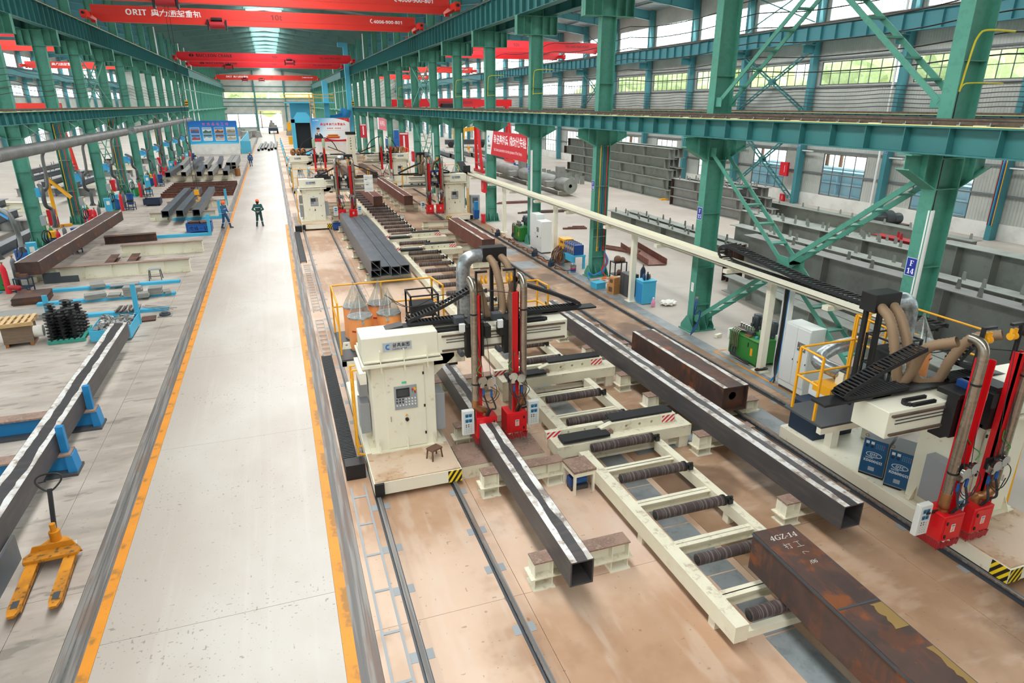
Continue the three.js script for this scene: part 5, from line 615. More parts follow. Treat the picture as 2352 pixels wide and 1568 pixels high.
{ const o = thing('welding_set', 'yellow welding power source on the grey cabinet', 'welder', [13.75, 0, -30.6], -Math.PI / 2); mesh('lower_box', rb(0.8, 0.75, 0.6, 0, 0.42, 0, 0.02), M.yellow, o); mesh('upper_box', rb(0.72, 0.42, 0.56, 0, 1.0, 0, 0.03), M.yellow, o); mesh('vent', bx(0.36, 0.12, 0.02, 0.1, 1.04, 0.28), M.brown, o); mesh('side_cover', bx(0.02, 0.7, 0.5, 0.41, 0.42, 0), M.dirtyyellow, o); each('leg', [[-1, 1], [1, 1], [-1, -1], [1, -1]].map(([a, b]) => bx(0.08, 0.08, 0.08, a * 0.34, 0.04, b * 0.24)), M.darkgrey, o); }
const wb = thing('welder_bench', 'light blue bench carrying the row of blue welders', 'bench', [13.6, 0, -29.3]); mesh('bench_top', bx(0.75, 0.08, 1.3, 0, 0.66, 0), M.skyblue, wb); each('bench_leg', [[-1, -1], [1, -1], [-1, 1], [1, 1]].map(([a, b]) => bx(0.1, 0.62, 0.12, a * 0.3, 0.31, b * 0.58)), M.skyblue, wb); mesh('apron', bx(0.06, 0.26, 1.2, -0.33, 0.5, 0), M.skyblue, wb);
for (let i = 0; i < 5; i++) { const o = thing('inverter_welder', `blue inverter welder in the row on the light blue bench, number ${i + 1} from the camera`, 'welder', [13.6, 0.7, -28.82 - i * 0.245]); mesh('casing', rb(0.56, 0.48, 0.21, 0, 0.25, 0, 0.02), M.deepblue, o); mesh('handle', tu([[-0.2, 0.49, 0], [-0.16, 0.56, 0], [0.16, 0.56, 0], [0.2, 0.49, 0]], 0.014), M.black, o); mesh('hazard_edge', bx(0.01, 0.44, 0.03, -0.282, 0.25, 0.09), M.yellow, o); mesh('brand_panel', bx(0.01, 0.14, 0.14, -0.283, 0.3, -0.02), M.grey, o); }
{ const o = thing('cable_heap', 'heap of looped brown welding cables hanging in front of the blue welders', 'cable heap', [13.15, 0, -30.1]); for (let i = 0; i < 16; i++) { const z = -0.45 + i * 0.06, d = rr(0, 0.16), b = rr(0.02, 0.2); mesh('cable_loop', tu([[0.1, 0.82 + rr(-0.05, 0.1), z], [-0.1 - d, 0.6, z + rr(-0.05, 0.05)], [-0.14 - d, 0.25, z + rr(-0.08, 0.08)], [-0.05 - d, b, z + 0.1], [0.1 - d, 0.3, z + 0.16], [0.12, 0.8, z + 0.12]], 0.022, 24, 6), M.brown, o); } }
{ const o = thing('paint_pail', 'bright metal pail with red and blue print before the light blue bench', 'pail', [13.1, 0, -28.2]); mesh('pail_body', lathe([[0, 0], [0.13, 0], [0.15, 0.34], [0.145, 0.34], [0.125, 0.02], [0, 0.02]], 18), M.galv, o); mesh('blue_band', cy(0.142, 0.1, 0, 0.12, 0, 'y', 18), M.deepblue, o); mesh('red_band', cy(0.146, 0.05, 0, 0.2, 0, 'y', 18), M.red, o); mesh('spring_coil', fin(new THREE.TorusGeometry(0.1, 0.02, 8, 18).rotateX(1.57).translate(0, 0.42, 0)), M.chrome, o); }
// hoses at column F 16
{ const o = thing('hose_bundle', 'blue and red hoses hanging at the foot of column F 16', 'hose', [13.8, 0, -27]); each('blue_hose', [0, 1, 2].map((i) => tu([[0.2, 1.3, 0.2], [0.3 + i * 0.05, 0.8, 0.25], [0.15, 0.3 + i * 0.05, 0.3], [-0.35, 0.2, 0.35], [-0.62, 0.35 - 0.06 * i, 0.3], [-0.66, 0.06, 0.4 + i * 0.05]], 0.028)), M.blue, o); each('red_hose', [0, 1].map((i) => tu([[0.24, 1.3, 0.2], [0.15 + i * 0.15, 0.7, 0.3], [0.05, 0.4, 0.35], [0.25, 0.1, 0.45]], 0.018)), M.red, o); mesh('orange_coil', [0, 1, 2].map((i) => fin(new THREE.TorusGeometry(0.13 - i * 0.02, 0.02, 6, 18).rotateX(1.4).translate(0.0, 0.1 + i * 0.03, 0.75))), M.orange, o); mesh('floor_lead', tu([[0.2, 0.03, 0.5], [0.4, 0.03, 0.9], [-0.3, 0.03, 1.2], [-0.7, 0.03, 0.8], [-0.2, 0.03, 0.6]], 0.015), M.brown, o); }
{ const o = thing('hose_coil', 'blue hoses hooked on the foot of column F 15', 'hose', [13.35, 0, -18.55]); each('blue_hose', [0, 1].map((i) => tu([[0, 1.35, 0.1], [-0.12, 1.1, 0.2 + i * 0.1], [-0.06, 0.75, 0.15], [0.05, 0.95, 0.32], [0.04, 0.5, 0.25], [-0.1, 0.25, 0.2 + 0.1 * i], [-0.22, 0.05, 0.25]], 0.02)), M.deepblue, o); each('valve', [bx(0.08, 0.12, 0.06, 0, 1.35, 0.1), bx(0.08, 0.1, 0.06, 0, 1.0, 0.1)], M.chrome, o); }
{ const o = thing('tool_cabinet', 'light blue bench cabinet with bottles on top near post and column F 15', 'cabinet', [13.75, 0, -22.5]); mesh('body', rb(0.62, 0.92, 0.56, 0, 0.48, 0, 0.02), M.skyblue, o); mesh('top', rb(0.66, 0.05, 0.6, 0, 0.96, 0, 0.01), M.skyblue, o); mesh('door_seam', [bx(0.004, 0.8, 0.5, -0.312, 0.46, 0)], M.blue, o); }
for (const [dx, dz, r, h, m, l] of [[-0.15, 0.1, 0.05, 0.26, M.darkblue, 'dark blue bottle'], [0.02, 0.05, 0.055, 0.3, M.navy, 'tall dark flask'], [0.18, -0.05, 0.04, 0.18, M.copper, 'small brown jar'], [-0.05, -0.14, 0.045, 0.2, M.machineblue, 'blue spray can']]) { const o = thing('bottle', l + ' on the light blue bench cabinet', 'bottle', [13.75 + dx, 0.985, -22.5 + dz]); mesh('body', lathe([[0, 0], [r, 0], [r, h * 0.75], [r * 0.5, h * 0.88], [r * 0.5, h], [0, h]], 14), m, o); mesh('cap', cy(r * 0.52, h * 0.1, 0, h * 1.03, 0), M.black, o); }
{ const o = thing('steel_locker', 'dark grey locker with clutter on top beside the light blue cabinet', 'locker', [13.65, 0, -23.7]); mesh('body', rb(0.5, 0.95, 0.7, 0, 0.5, 0, 0.02), M.darkgrey, o); mesh('door_seam', bx(0.006, 0.9, 0.01, -0.252, 0.5, 0), M.black, o); const b = thing('open_shelf', 'black open shelf heaped with brown rags on the floor behind the cardboard boxes', 'shelf', [13.75, 0, -24.9]); mesh('shelf_frame', [bx(0.6, 0.03, 0.5, 0, 0.1, 0), bx(0.6, 0.03, 0.5, 0, 0.65, 0), bx(0.6, 0.03, 0.5, 0, 1.2, 0), ...[[-1, -1], [1, -1], [-1, 1], [1, 1]].map(([a, c]) => bx(0.04, 1.22, 0.04, a * 0.28, 0.61, c * 0.23))], M.black, b); mesh('rags', [sp(0.18, -0.05, 1.3, 0, 8), sp(0.14, 0.14, 1.28, 0.08, 8), sp(0.12, 0, 0.75, 0.1, 8)], M.brown, b); }
{ const o = thing('gas_cylinder', 'dark gas cylinder behind the light blue cabinet', 'cylinder', [14.05, 0, -23.3]); mesh('body', lathe([[0, 0], [0.11, 0], [0.11, 1.15], [0.06, 1.28], [0.03, 1.32], [0, 1.32]], 18), M.navy, o); mesh('valve', cy(0.03, 0.1, 0, 1.37, 0), M.copper, o); }
for (const [x, z, s, h, y, l] of [[13.2, -24.2, 0.42, 0.42, 0, 'brown cardboard box on the floor, lower of two'], [13.2, -24.2, 0.34, 0.3, 0.42, 'brown cardboard box on top of another']]) { const o = thing('cardboard_box', l, 'box', [x, y, z], 0.3); mesh('carton', bx(s, h, s), M.cardboard, o).position.y = h / 2; mesh('print', bx(0.006, h * 0.5, s * 0.5, -s / 2 - 0.002, h / 2, 0), M.brown, o); }
{ const o = thing('blue_tray', 'low light blue box on the floor next to the cardboard boxes', 'box', [12.95, 0, -25.2], 0.2); mesh('box_body', rb(0.5, 0.26, 0.45, 0, 0.13, 0, 0.01), M.skyblue, o); mesh('lid', rb(0.52, 0.03, 0.47, 0, 0.27, 0, 0.01), M.skyblue, o); }
{ const o = thing('plastic_bottle', 'pink plastic bottle on the floor by the light blue cabinet', 'bottle', [13.75, 0, -21.85]); mesh('body', lathe([[0, 0], [0.08, 0.02], [0.09, 0.2], [0.04, 0.3], [0.03, 0.36], [0, 0.36]], 14), M.pink, o); mesh('cap', cy(0.035, 0.04, 0, 0.37, 0), M.white, o); solo('white_bag', 'crumpled white bag on the floor behind the pink bottle', 'bag', (() => { const g = new THREE.IcosahedronGeometry(0.26, 3), p = g.attributes.position; for (let i = 0; i < p.count; i++) { const f = 1 + 0.25 * Math.sin(p.getX(i) * 31 + p.getZ(i) * 23) * Math.cos(p.getY(i) * 19); p.setXYZ(i, p.getX(i) * f * 1.3, Math.max(-0.1, p.getY(i) * f * 0.4), p.getZ(i) * f); } g.computeVertexNormals(); return fin(g); })(), M.paper, [14.5, 0.1, -21.9]); }
solo('brick', 'pale brick lying on the floor at the foot of column F 15', 'brick', rb(0.3, 0.12, 0.12, 0, 0.06, 0, 0.01), M.cream, [14.0, 0, -17.9], 0.3);
// red cabinets
for (const [x, y, z, w, h, l] of [[13.34, 2.0, -43.7, 0.62, 0.85, 'red fire-hose cabinet mounted on column F 18'], [13.1, 0, -43.2, 0.42, 0.6, 'red extinguisher box at the foot of column F 18'], [13.34, 2.2, -68.4, 0.7, 1.0, 'red fire cabinet on a column behind the far right gantry'], [40.0, 2.1, -45.1, 0.9, 1.1, 'red fire cabinet high on the right outer wall'], [40.2, 0, -45.1, 0.5, 0.6, 'small red extinguisher box on the right outer wall dado']]) { const o = thing('fire_cabinet', l, 'cabinet', [x, y, z], -Math.PI / 2); mesh('body', rb(w, h, 0.2, 0, h / 2, 0, 0.015), M.signred, o); mesh('door', rb(w - 0.06, h - 0.06, 0.02, 0, h / 2, 0.105, 0.006), M.signred, o); mesh('print', bx(0.04, h * 0.5, 0.006, w * 0.15, h * 0.52, 0.118), M.white, o); }
{ const o = thing('air_conditioner', 'grey floor-standing cooling unit behind the second right gantry', 'air conditioner', [13.75, 0, -47.6]); mesh('casing', rb(0.7, 1.35, 0.6, 0, 0.68, 0, 0.03), M.grey, o); mesh('grille', Array.from({ length: 8 }, (_, i) => bx(0.42, 0.03, 0.02, 0, 1.15 - i * 0.05, 0.305)), M.darkgrey, o); mesh('lower_grille', Array.from({ length: 4 }, (_, i) => bx(0.42, 0.03, 0.02, 0, 0.4 - i * 0.06, 0.305)), M.midgrey, o); }
{ const o = thing('gas_cart', 'small blue gas trolley beside column F 18', 'trolley', [13.1, 0, -44.9]); mesh('trolley_body', rb(0.35, 0.6, 0.4, 0, 0.35, 0, 0.02), M.machineblue, o); mesh('tank', cy(0.16, 0.7, 0, 0.9, 0, 'y', 14), M.blue, o); }
// red banner
{ const t = canvasTex(1024, 200, (x, w, h) => { x.fillStyle = '#d5202e'; x.fillRect(0, 0, w, h); x.fillStyle = '#f1f1f1'; x.beginPath(); x.moveTo(0, 0); x.lineTo(200, 0); x.lineTo(120, h); x.lineTo(0, h); x.fill(); swoosh(x, 62, 70, 30); x.strokeStyle = '#222'; words(x, '经典集團', 26, 118, 20, 2, 2.5); x.fillStyle = '#333'; x.font = 'bold 12px sans-serif'; x.fillText('CLASSIC GROUP', 22, 158, 90); x.strokeStyle = '#fff'; words(x, '争经典标兵', 205, 26, 74, 4, 8); words(x, '做时代先锋', 625, 26, 74, 4, 8); x.fillStyle = '#fff'; x.font = '30px sans-serif'; x.fillText('Set Classic pacesetter to be the pioneer of The Times', 210, 160, 780); });
  const o = thing('banner', 'red banner with white slogan hung between columns F 17 and F 18', 'banner', [13.46, 5.35, -39.48]); sheet('banner_face', 7.6, 1.5, t, o, [0, 0, 0], -Math.PI / 2, M.signred, 0.03);
  const b2 = thing('banner', 'faded pink banner far along the right-hand columns', 'banner', [13.46, 5.35, -88.8]); sheet('banner_face', 7.2, 1.5, canvasTex(256, 64, (x) => { x.fillStyle = '#d9707c'; x.fillRect(0, 0, 256, 64); x.strokeStyle = '#f6e4e4'; words(x, '争经典标兵', 70, 14, 26, 4, 3); x.fillStyle = '#eee'; x.fillRect(0, 0, 40, 64); }), b2, [0, 0, 0], -Math.PI / 2, M.signred, 0.03);
  for (const [z, n] of [[-72.2, 'near'], [-106, 'far']]) { const s = thing('banner', `small vertical red sign on the far right columns, ${n} one`, 'sign', [13.2, 0, z]); sheet('sign_face', 1.0, 2.0, canvasTex(64, 128, (x) => { x.fillStyle = '#cc2233'; x.fillRect(0, 0, 64, 128); x.fillStyle = '#f5e9e9'; x.fillRect(26, 20, 12, 80); x.fillRect(4, 4, 56, 8); }), s, [0, 3.9, 0], -0.5, M.signred, 0.03); mesh('sign_post', bx(0.08, 3.0, 0.08, 0, 1.5, -0.02), M.grey, s); } }
// blue power sources on the right-edge gantry
for (const [x, z, l] of [[11.22, -8.75, 'left'], [11.3, -8.2, 'right']]) { const o = thing('power_source', `blue-fronted digital welding power source on the right-edge gantry base, ${l} one`, 'welder', [x, 0.42, z], -1.1); mesh('casing', rb(0.48, 0.82, 0.62, 0, 0.44, 0, 0.02), M.grey, o); sheet('front_panel', 0.44, 0.76, otcTex, o, [0, 0.45, 0.318], 0, M.navy, 0.02); mesh('lifting_eye', fin(new THREE.TorusGeometry(0.03, 0.008, 6, 12).translate(-0.2, 0.88, 0.28)), M.copper, o); mesh('skid', bx(0.46, 0.05, 0.6, 0, 0.02, 0), M.black, o); }
for (const [x, z, l] of [[11.1, -46.2, 'left'], [11.55, -46.1, 'right']]) { const o = thing('power_source', `blue-fronted power source on the second right gantry base, ${l} one`, 'welder', [x, 0.42, z]); mesh('casing', rb(0.42, 0.8, 0.5, 0, 0.42, 0, 0.02), M.grey, o); mesh('front_panel', bx(0.38, 0.7, 0.02, 0, 0.42, 0.255), M.machineblue, o); }
{ const o = thing('dust_collector', 'dark navy cabinet with a white top on the rear of the right-edge gantry base', 'cabinet', [11.5, 0.42, -10.6]); mesh('lower_body', rb(1.15, 0.78, 0.8, 0, 0.39, 0, 0.02), M.navy, o); mesh('upper_body', rb(0.7, 0.32, 0.8, 0.22, 0.95, 0, 0.02), M.white, o); mesh('yellow_step', bx(0.6, 0.2, 0.5, -0.5, 1.42, 0.6), M.yellow, o); }
{ const o = thing('fume_duct', 'dented silver spiral duct lying across the back of the right-edge gantry', 'duct', [11.3, 2.3, -11.6]); mesh('duct_run', [tu([[0.9, 0.25, 1.0], [0.3, 0.15, 0.9], [-0.35, 0.02, 1.15], [-0.1, -0.15, 1.6], [0.3, -0.35, 2.1]], 0.16, 40, 16)], M.galv, o); mesh('duct_band', [fin(new THREE.TorusGeometry(0.175, 0.02, 8, 20).rotateX(0.4).translate(-0.1, -0.15, 1.6))], M.midgrey, o); }
{ const o = thing('side_table', 'small rusty table with a red and green remote by the right-edge gantry', 'table', [12.95, 0, -11.1]); mesh('table_top', bx(0.5, 0.03, 0.4, 0, 0.62, 0), M.rust, o); each('leg', [[-1, -1], [1, -1], [-1, 1], [1, 1]].map(([a, b]) => bx(0.03, 0.62, 0.03, a * 0.22, 0.31, b * 0.17)), M.rust, o); mesh('remote', [bx(0.14, 0.05, 0.07, 0, 0.66, 0)], M.red, o); }
{ const o = thing('white_machine', 'corner of a white machine with grey cables at the lower right edge', 'machine', [10.15, 0, -4.4]); mesh('casing', rb(0.5, 0.9, 0.5, 0, 0.46, 0, 0.02), M.offwhite, o); each('cable', [0, 1, 2].map((i) => tu([[-0.3, 0.35, 0.1], [-0.5 - 0.05 * i, 0.2, 0.3], [-0.35, 0.05, 0.6 + i * 0.1], [-0.1, 0.02, 0.9]], 0.018)), M.midgrey, o); }
// cables along the outer right rail
for (let i = 0; i < 4; i++) solo('floor_cable', `dark cable wandering along the outer right rail, ${['nearest the camera', 'second', 'third', 'farthest'][i]} one`, 'cable', tu(Array.from({ length: 9 }, (_, j) => [12.75 + 0.2 * Math.sin(j * 2.3 + i), 0.025, -28 - i * 2.6 - j * 0.6]), 0.018, 60, 6), i % 2 ? M.black : M.brown);
solo('floor_cable', 'orange hose on the floor in front of the far white cabinets', 'cable', tu([[12.9, 0.03, -29], [12.7, 0.03, -31], [12.95, 0.03, -33], [12.8, 0.03, -35.5], [12.95, 0.03, -37]], 0.02, 50, 6), M.orange);
// ================= steel stored in the right-hand bay =================
function iBeam(label, p, q, h, w, mat, o = {}) {      // I girder lying from p to q (its base line), stiffeners and stub plates as parts
  const L = len(p, q), t = thing(o.name || 'plate_girder', label, 'girder', [(p[0] + q[0]) / 2, p[1], (p[2] + q[2]) / 2], Math.atan2(q[0] - p[0], q[2] - p[2]), o.group), tf = 0.03;
  mesh('top_flange', bx(w, tf, L, 0, h - tf / 2, 0), mat, t); mesh('bottom_flange', bx(w, tf, L, 0, tf / 2, 0), mat, t); mesh('web', bx(0.02, h - 2 * tf, L, 0, h / 2, 0), mat, t);
  if (o.stiff) { const g = bx(w / 2 - 0.03, h - 2 * tf, 0.02, 0, h / 2, 0); metreUV(g); g.userData.uvd = 1; for (let z = -L / 2 + 0.4; z < L / 2; z += o.stiff) for (const s of [-1, 1]) mesh('stiffener', g, mat, t).position.set(s * w / 4, 0, z); }
  if (o.studs) { const g = ex([[-0.09, 0], [0.09, 0], [0.06, 0.3], [-0.06, 0.3]], 0.02, [0, 0, 0], 'zy'); metreUV(g); g.userData.uvd = 1; for (let i = 0; i < o.studs; i++) mesh('stub_plate', g, mat, t).position.set((i % 2 ? 1 : -1) * w * 0.22, h, -L / 2 + 0.5 + (L - 1) * (i + 0.35 * Math.sin(i * 7)) / o.studs); }
  if (o.end) mesh('end_plate', bx(w * 0.96, h * 0.9, 0.03, 0, h / 2, L / 2 + 0.016), M.rust, t);
  return t;
}
for (let r = 0; r < 2; r++) for (let l = 0; l < 5; l++) iBeam(`grey plate girder of the tall stack, ${r ? 'rear' : 'front'} pile, layer ${l + 1} up`, [31.4 + r * 1.5, l * 0.845, -48.4 - (l % 2) * 0.6 - r], [31.2 + r * 1.5, l * 0.845, -70 + (l % 3)], 0.84, 0.62, M.primergrey, { stiff: l % 2 ? 5.2 : 4.1, end: true });
solo('timber_bearer', 'yellow painted bearer under the near end of the tall girder stack', 'bearer', bx(3.0, 0.14, 0.3, 0, 0.07, 0), M.yellow, [32.2, 0, -48.9]);
for (let l = 0; l < 3; l++) for (let r = 0; r < 3; r++) iBeam(`dark grey beam of the lower pile, layer ${l + 1} up, row ${r + 1} back`, [30.6 + r * 1.25, l * 0.705, -37.6 - l * 0.5], [30.3 + r * 1.25, l * 0.705, -46.4 + r * 0.4], 0.7, 0.6, M.primerdark, { end: true, studs: l === 2 ? 12 : 0, stiff: 4.5 });
iBeam('long grey girder with stub plates on top across the floor behind column F 16', [21.3, 0, -25.6], [21.4, 0, -40.2], 0.92, 0.7, M.primergrey, { studs: 20, stiff: 3.6 }); iBeam('second long grey girder leaning behind the one at column F 16', [22.6, 0, -26.5], [22.7, 0, -40], 0.85, 0.7, M.primergrey, { studs: 8 });
iBeam('large grey girder passing behind columns F 14 and F 15, front one', [20.3, 0, -9.0], [20.2, 0, -24.4], 2.1, 0.75, M.primerdark, { studs: 12, stiff: 5.1 });
iBeam('low grey beam on the floor in front of the large girder behind the ladder brace', [17.2, 0, -9.5], [18.2, 0, -23], 0.7, 0.6, M.primergrey, { stiff: 1.9 }); iBeam('second low grey beam on the floor behind the ladder brace', [18.2, 0, -9.5], [19.1, 0, -22.4], 0.55, 0.5, M.primergrey, { stiff: 2.4 });
iBeam('grey girder with many stub plates, second row behind column F 14', [23.6, 0, -14], [23.4, 0, -29.5], 1.55, 0.8, M.primergrey, { studs: 16, stiff: 3.2 }); iBeam('grey girder in the third row behind column F 14', [26.2, 0, -20.2], [26, 0, -31], 1.7, 0.9, M.primergrey, { studs: 18, stiff: 2.6 }); iBeam('grey girder with tall webs at the right edge behind column F 14', [25.9, 0.96, -9], [25.9, 0.96, -19.4], 1.4, 0.9, M.primergrey, { stiff: 1.5 });
iBeam('grey girder under the right-edge one with tall webs', [25.7, 0, -9], [25.7, 0, -19.8], 0.95, 0.9, M.primerdark, { stiff: 2 }); iBeam('pale grey girder lying farther back towards the outer wall', [29, 0, -20], [29.2, 0, -36], 1.1, 0.8, M.primergrey, { studs: 14, stiff: 2.6 }); iBeam('grey girder along the outer wall behind the winch', [34.6, 0, -24], [34.6, 0, -44], 0.9, 0.8, M.primergrey, { studs: 12 });
iBeam('dark red primed beam among the grey ones near the outer wall', [30.9, 0, -22.2], [30.9, 0, -27], 1.0, 0.7, M.deepred, { studs: 7 }); 
{ const o = thing('end_plate_stack', 'brown end plates standing at the end of the long girder behind column F 15', 'plates', [19.4, 0, -24.2], 0.2); each('plate', [-0.35, -0.1, 0.15].map((z) => bx(0.75, 1.7, 0.04, 0, 0.85, z)), M.rust, o); }
{ const o = thing('rusty_channel', 'rust-red steel channel lying on the floor behind column F 16', 'channel', [18.1, 0, -30.2], -0.18); mesh('web', bx(1.0, 0.02, 4.4, 0, 0.05, 0), M.rustred, o); mesh('flange', bx(0.02, 0.3, 4.4, 0.5, 0.19, 0), M.rustred, o); mesh('flange', bx(0.02, 0.3, 4.4, -0.5, 0.19, 0), M.rustred, o); }
for (const [x, z, l, t, n] of [[17.5, -32.2, 3.2, 0.5, 'nearest column F 16'], [18.4, -51.4, 3.6, 1.5, 'behind the red banner'], [19, -46, 4.6, 1.45, 'between the pipe and the track'], [18.1, -39, 1.6, 1.3, 'beside post and column F 17']]) { const o = thing('rusty_bar', 'rusty angle bars lying on the bay floor ' + n, 'bars', [x, 0, z], t); each('bar', [-0.18, 0, 0.2].map((a, i) => bx(0.1, 0.1 + 0.04 * i, l - 0.4 * i, a, 0.06, 0.15 * i)), i2(n) ? M.rustred : M.rust, o); }
function i2(s) { return s.length % 2; }
// large pipe column with brackets
{ const o = thing('pipe_column', 'long dark steel pipe column with welded brackets lying behind the red banner', 'pipe', [24.4, 0, 0]); mesh('pipe', [cy(0.62, 27, 0, 0.9, -67.2, 'z', 32, 0.62, true)], M.primerdark, o); mesh('end_flange', ex(Array.from({ length: 28 }, (_, i) => [0.66 * Math.cos(i * 0.2244), 0.66 * Math.sin(i * 0.2244)]), 0.06, [0, 0.9, -53.7], 'xy', 0, [[0, 0, 0.16]]), M.primergrey, o); mesh('collar', [cy(0.68, 0.3, 0, 0.9, -56.2, 'z', 32), cy(0.68, 0.3, 0, 0.9, -66, 'z', 32)], M.primerdark, o);
  for (const z of [-56, -66]) each('bracket', [bx(0.6, 1.0, 0.9, 0, 1.9, z), bx(1.0, 0.5, 0.7, -1.0, 0.9, z), bx(0.9, 0.5, 0.7, 1.0, 0.9, z)], M.primerdark, o); each('cradle', [-55, -63, -72].map((z) => bx(1.2, 0.3, 0.25, 0, 0.15, z)), M.cream, o); }
// rows of far steel in the right bay
for (let i = 0; i < 10; i++) iBeam(`far dark steel beam on the right bay floor, row ${i + 1}`, [22 + (i % 5) * 3.4, 0, -92 - 9 * (i / 5 | 0)], [22.4 + (i % 5) * 3.4, 0, -104 - 9 * (i / 5 | 0)], 0.7, 0.7, i % 3 ? M.primerdark : M.bluesteel, { studs: 5, name: 'stored_beam' });
for (const [x, z, n] of [[29.6, -62, 'front'], [29.9, -66, 'rear']]) { const o = thing('connector_plates', `grey gusset plates bunched on the floor left of the tall stack, ${n} bunch`, 'plates', [x - 2, 0, z]); for (let i = 0; i < 14; i++) mesh('gusset_plate', bx(0.5, 0.7 + 0.3 * Math.sin(i * 3), 0.03, (i % 4) * 0.62, 0.4, -1.4 * (i / 4 | 0) + 0.2 * Math.sin(i)), i % 2 ? M.primergrey : M.primerdark, o); }
{ const o = thing('blue_jig', 'bright blue steel jig standing left of the tall grey stack', 'jig', [25.9, 0, -69.5]); mesh('jig_frame', [bx(1.6, 0.2, 2.8, 0, 0.6, 0), bx(0.2, 1.2, 0.2, -0.7, 0.6, 1.2), bx(0.2, 1.5, 0.2, 0.7, 0.75, -1.2), bx(0.2, 1.2, 0.2, 0.7, 0.6, 1.2), bx(0.2, 1.6, 0.2, -0.7, 0.8, -1.2), bx(1.6, 0.2, 0.2, 0, 1.3, -1.2)], M.machineblue, o); const b = thing('blue_jig', 'blue machine far along the right bay floor', 'jig', [22, 0, -128]); mesh('jig_frame', [bx(4, 1.7, 2, 0, 0.85, 0), bx(1, 1.6, 1, 0, 2.4, 0)], M.machineblue, b); }
// winch on the wall side
{ const o = thing('winch', 'dark oily winch on a brown base by the right outer wall', 'winch', [36.5, 0, -31.2]); mesh('base', bx(2.4, 0.5, 1.1, 0, 0.25, 0), M.rust, o); each('drum', [cy(0.45, 0.7, -0.3, 0.95, 0, 'x', 18), cy(0.35, 0.6, 0.5, 0.85, 0, 'x', 18)], M.motor, o); mesh('gear_case', rb(0.6, 0.6, 0.8, -0.9, 0.8, 0, 0.05), M.darkgrey, o); }
// yellow mobile crane
{ const o = thing('crane_truck', 'yellow truck crane parked far back in the right bay', 'truck', [35.2, 0, -125], 1.35); mesh('chassis', bx(2.4, 0.8, 9, 0, 1.0, 0), M.darkgrey, o); each('wheel', [-3.4, -2.2, 2.4].flatMap((z) => [cy(0.55, 0.4, 1.1, 0.55, z, 'x', 16), cy(0.55, 0.4, -1.1, 0.55, z, 'x', 16)]), M.black, o); mesh('cab', rb(2.3, 1.8, 1.8, 0, 2.2, 4.0, 0.15), M.yellow, o); mesh('turret', rb(2.2, 1.7, 2.2, 0, 2.4, -1.8, 0.12), M.yellow, o); mesh('boom', bar([0, 3.0, -2.6], [0, 4.0, 7.0], 0.6, 0.7), M.yellow, o); mesh('boom_tip', bar([0, 3.9, 6.0], [0, 4.3, 9.4], 0.4, 0.5), M.yellow, o); mesh('cab_window', bx(2.32, 0.7, 1.0, 0, 2.5, 4.1), M.screen, o); }

// ================= the left side =================
boxBeam('long dark box beam with white ground edges resting on blue stands left of the aisle', -5.46, 0.5, 0.5, 0.46, -5.5, -23.35, M.millsteel, { strip: 0.13 });
for (const [z, n] of [[-15.2, 'near'], [-17.5, 'far']]) { const o = thing('blue_stand', `blue steel bearer with an upright stop under the long left beam, ${n} one`, 'stand', [0, 0, z]); mesh('top_flange', bm(-10.6, -4.98, 0.46, 0.5, -0.2, 0.2), M.toprust, o); mesh('web', bm(-10.6, -5.0, 0.06, 0.46, -0.015, 0.015), M.blue, o); mesh('bottom_flange', bm(-10.6, -4.9, 0, 0.06, -0.28, 0.28), M.darkgrey, o); mesh('upright_stop', [bm(-5.18, -5.04, 0.5, 1.12, -0.07, 0.07)], M.blue, o); mesh('end_stiffener', ex([[0, 0.06], [0.18, 0.06], [0.14, 0.46], [0, 0.46]], 0.36, [-5.1, 0, 0]), M.blue, o); }
{ const o = thing('steel_plate_beam', 'dark steel angle standing on the floor beside the pallet jack', 'beam', [-5.28, 0, -9.8]); mesh('upright_plate', bm(0.1, 0.14, 0, 0.52, 2.6, -2.25), M.bluesteel, o); mesh('floor_plate', bm(-0.5, 0.1, 0, 0.04, 2.6, -1.9), M.bluesteel, o); mesh('gusset', bm(-0.3, 0.1, 0.02, 0.3, -1.9, -1.94), M.bluesteel, o); }
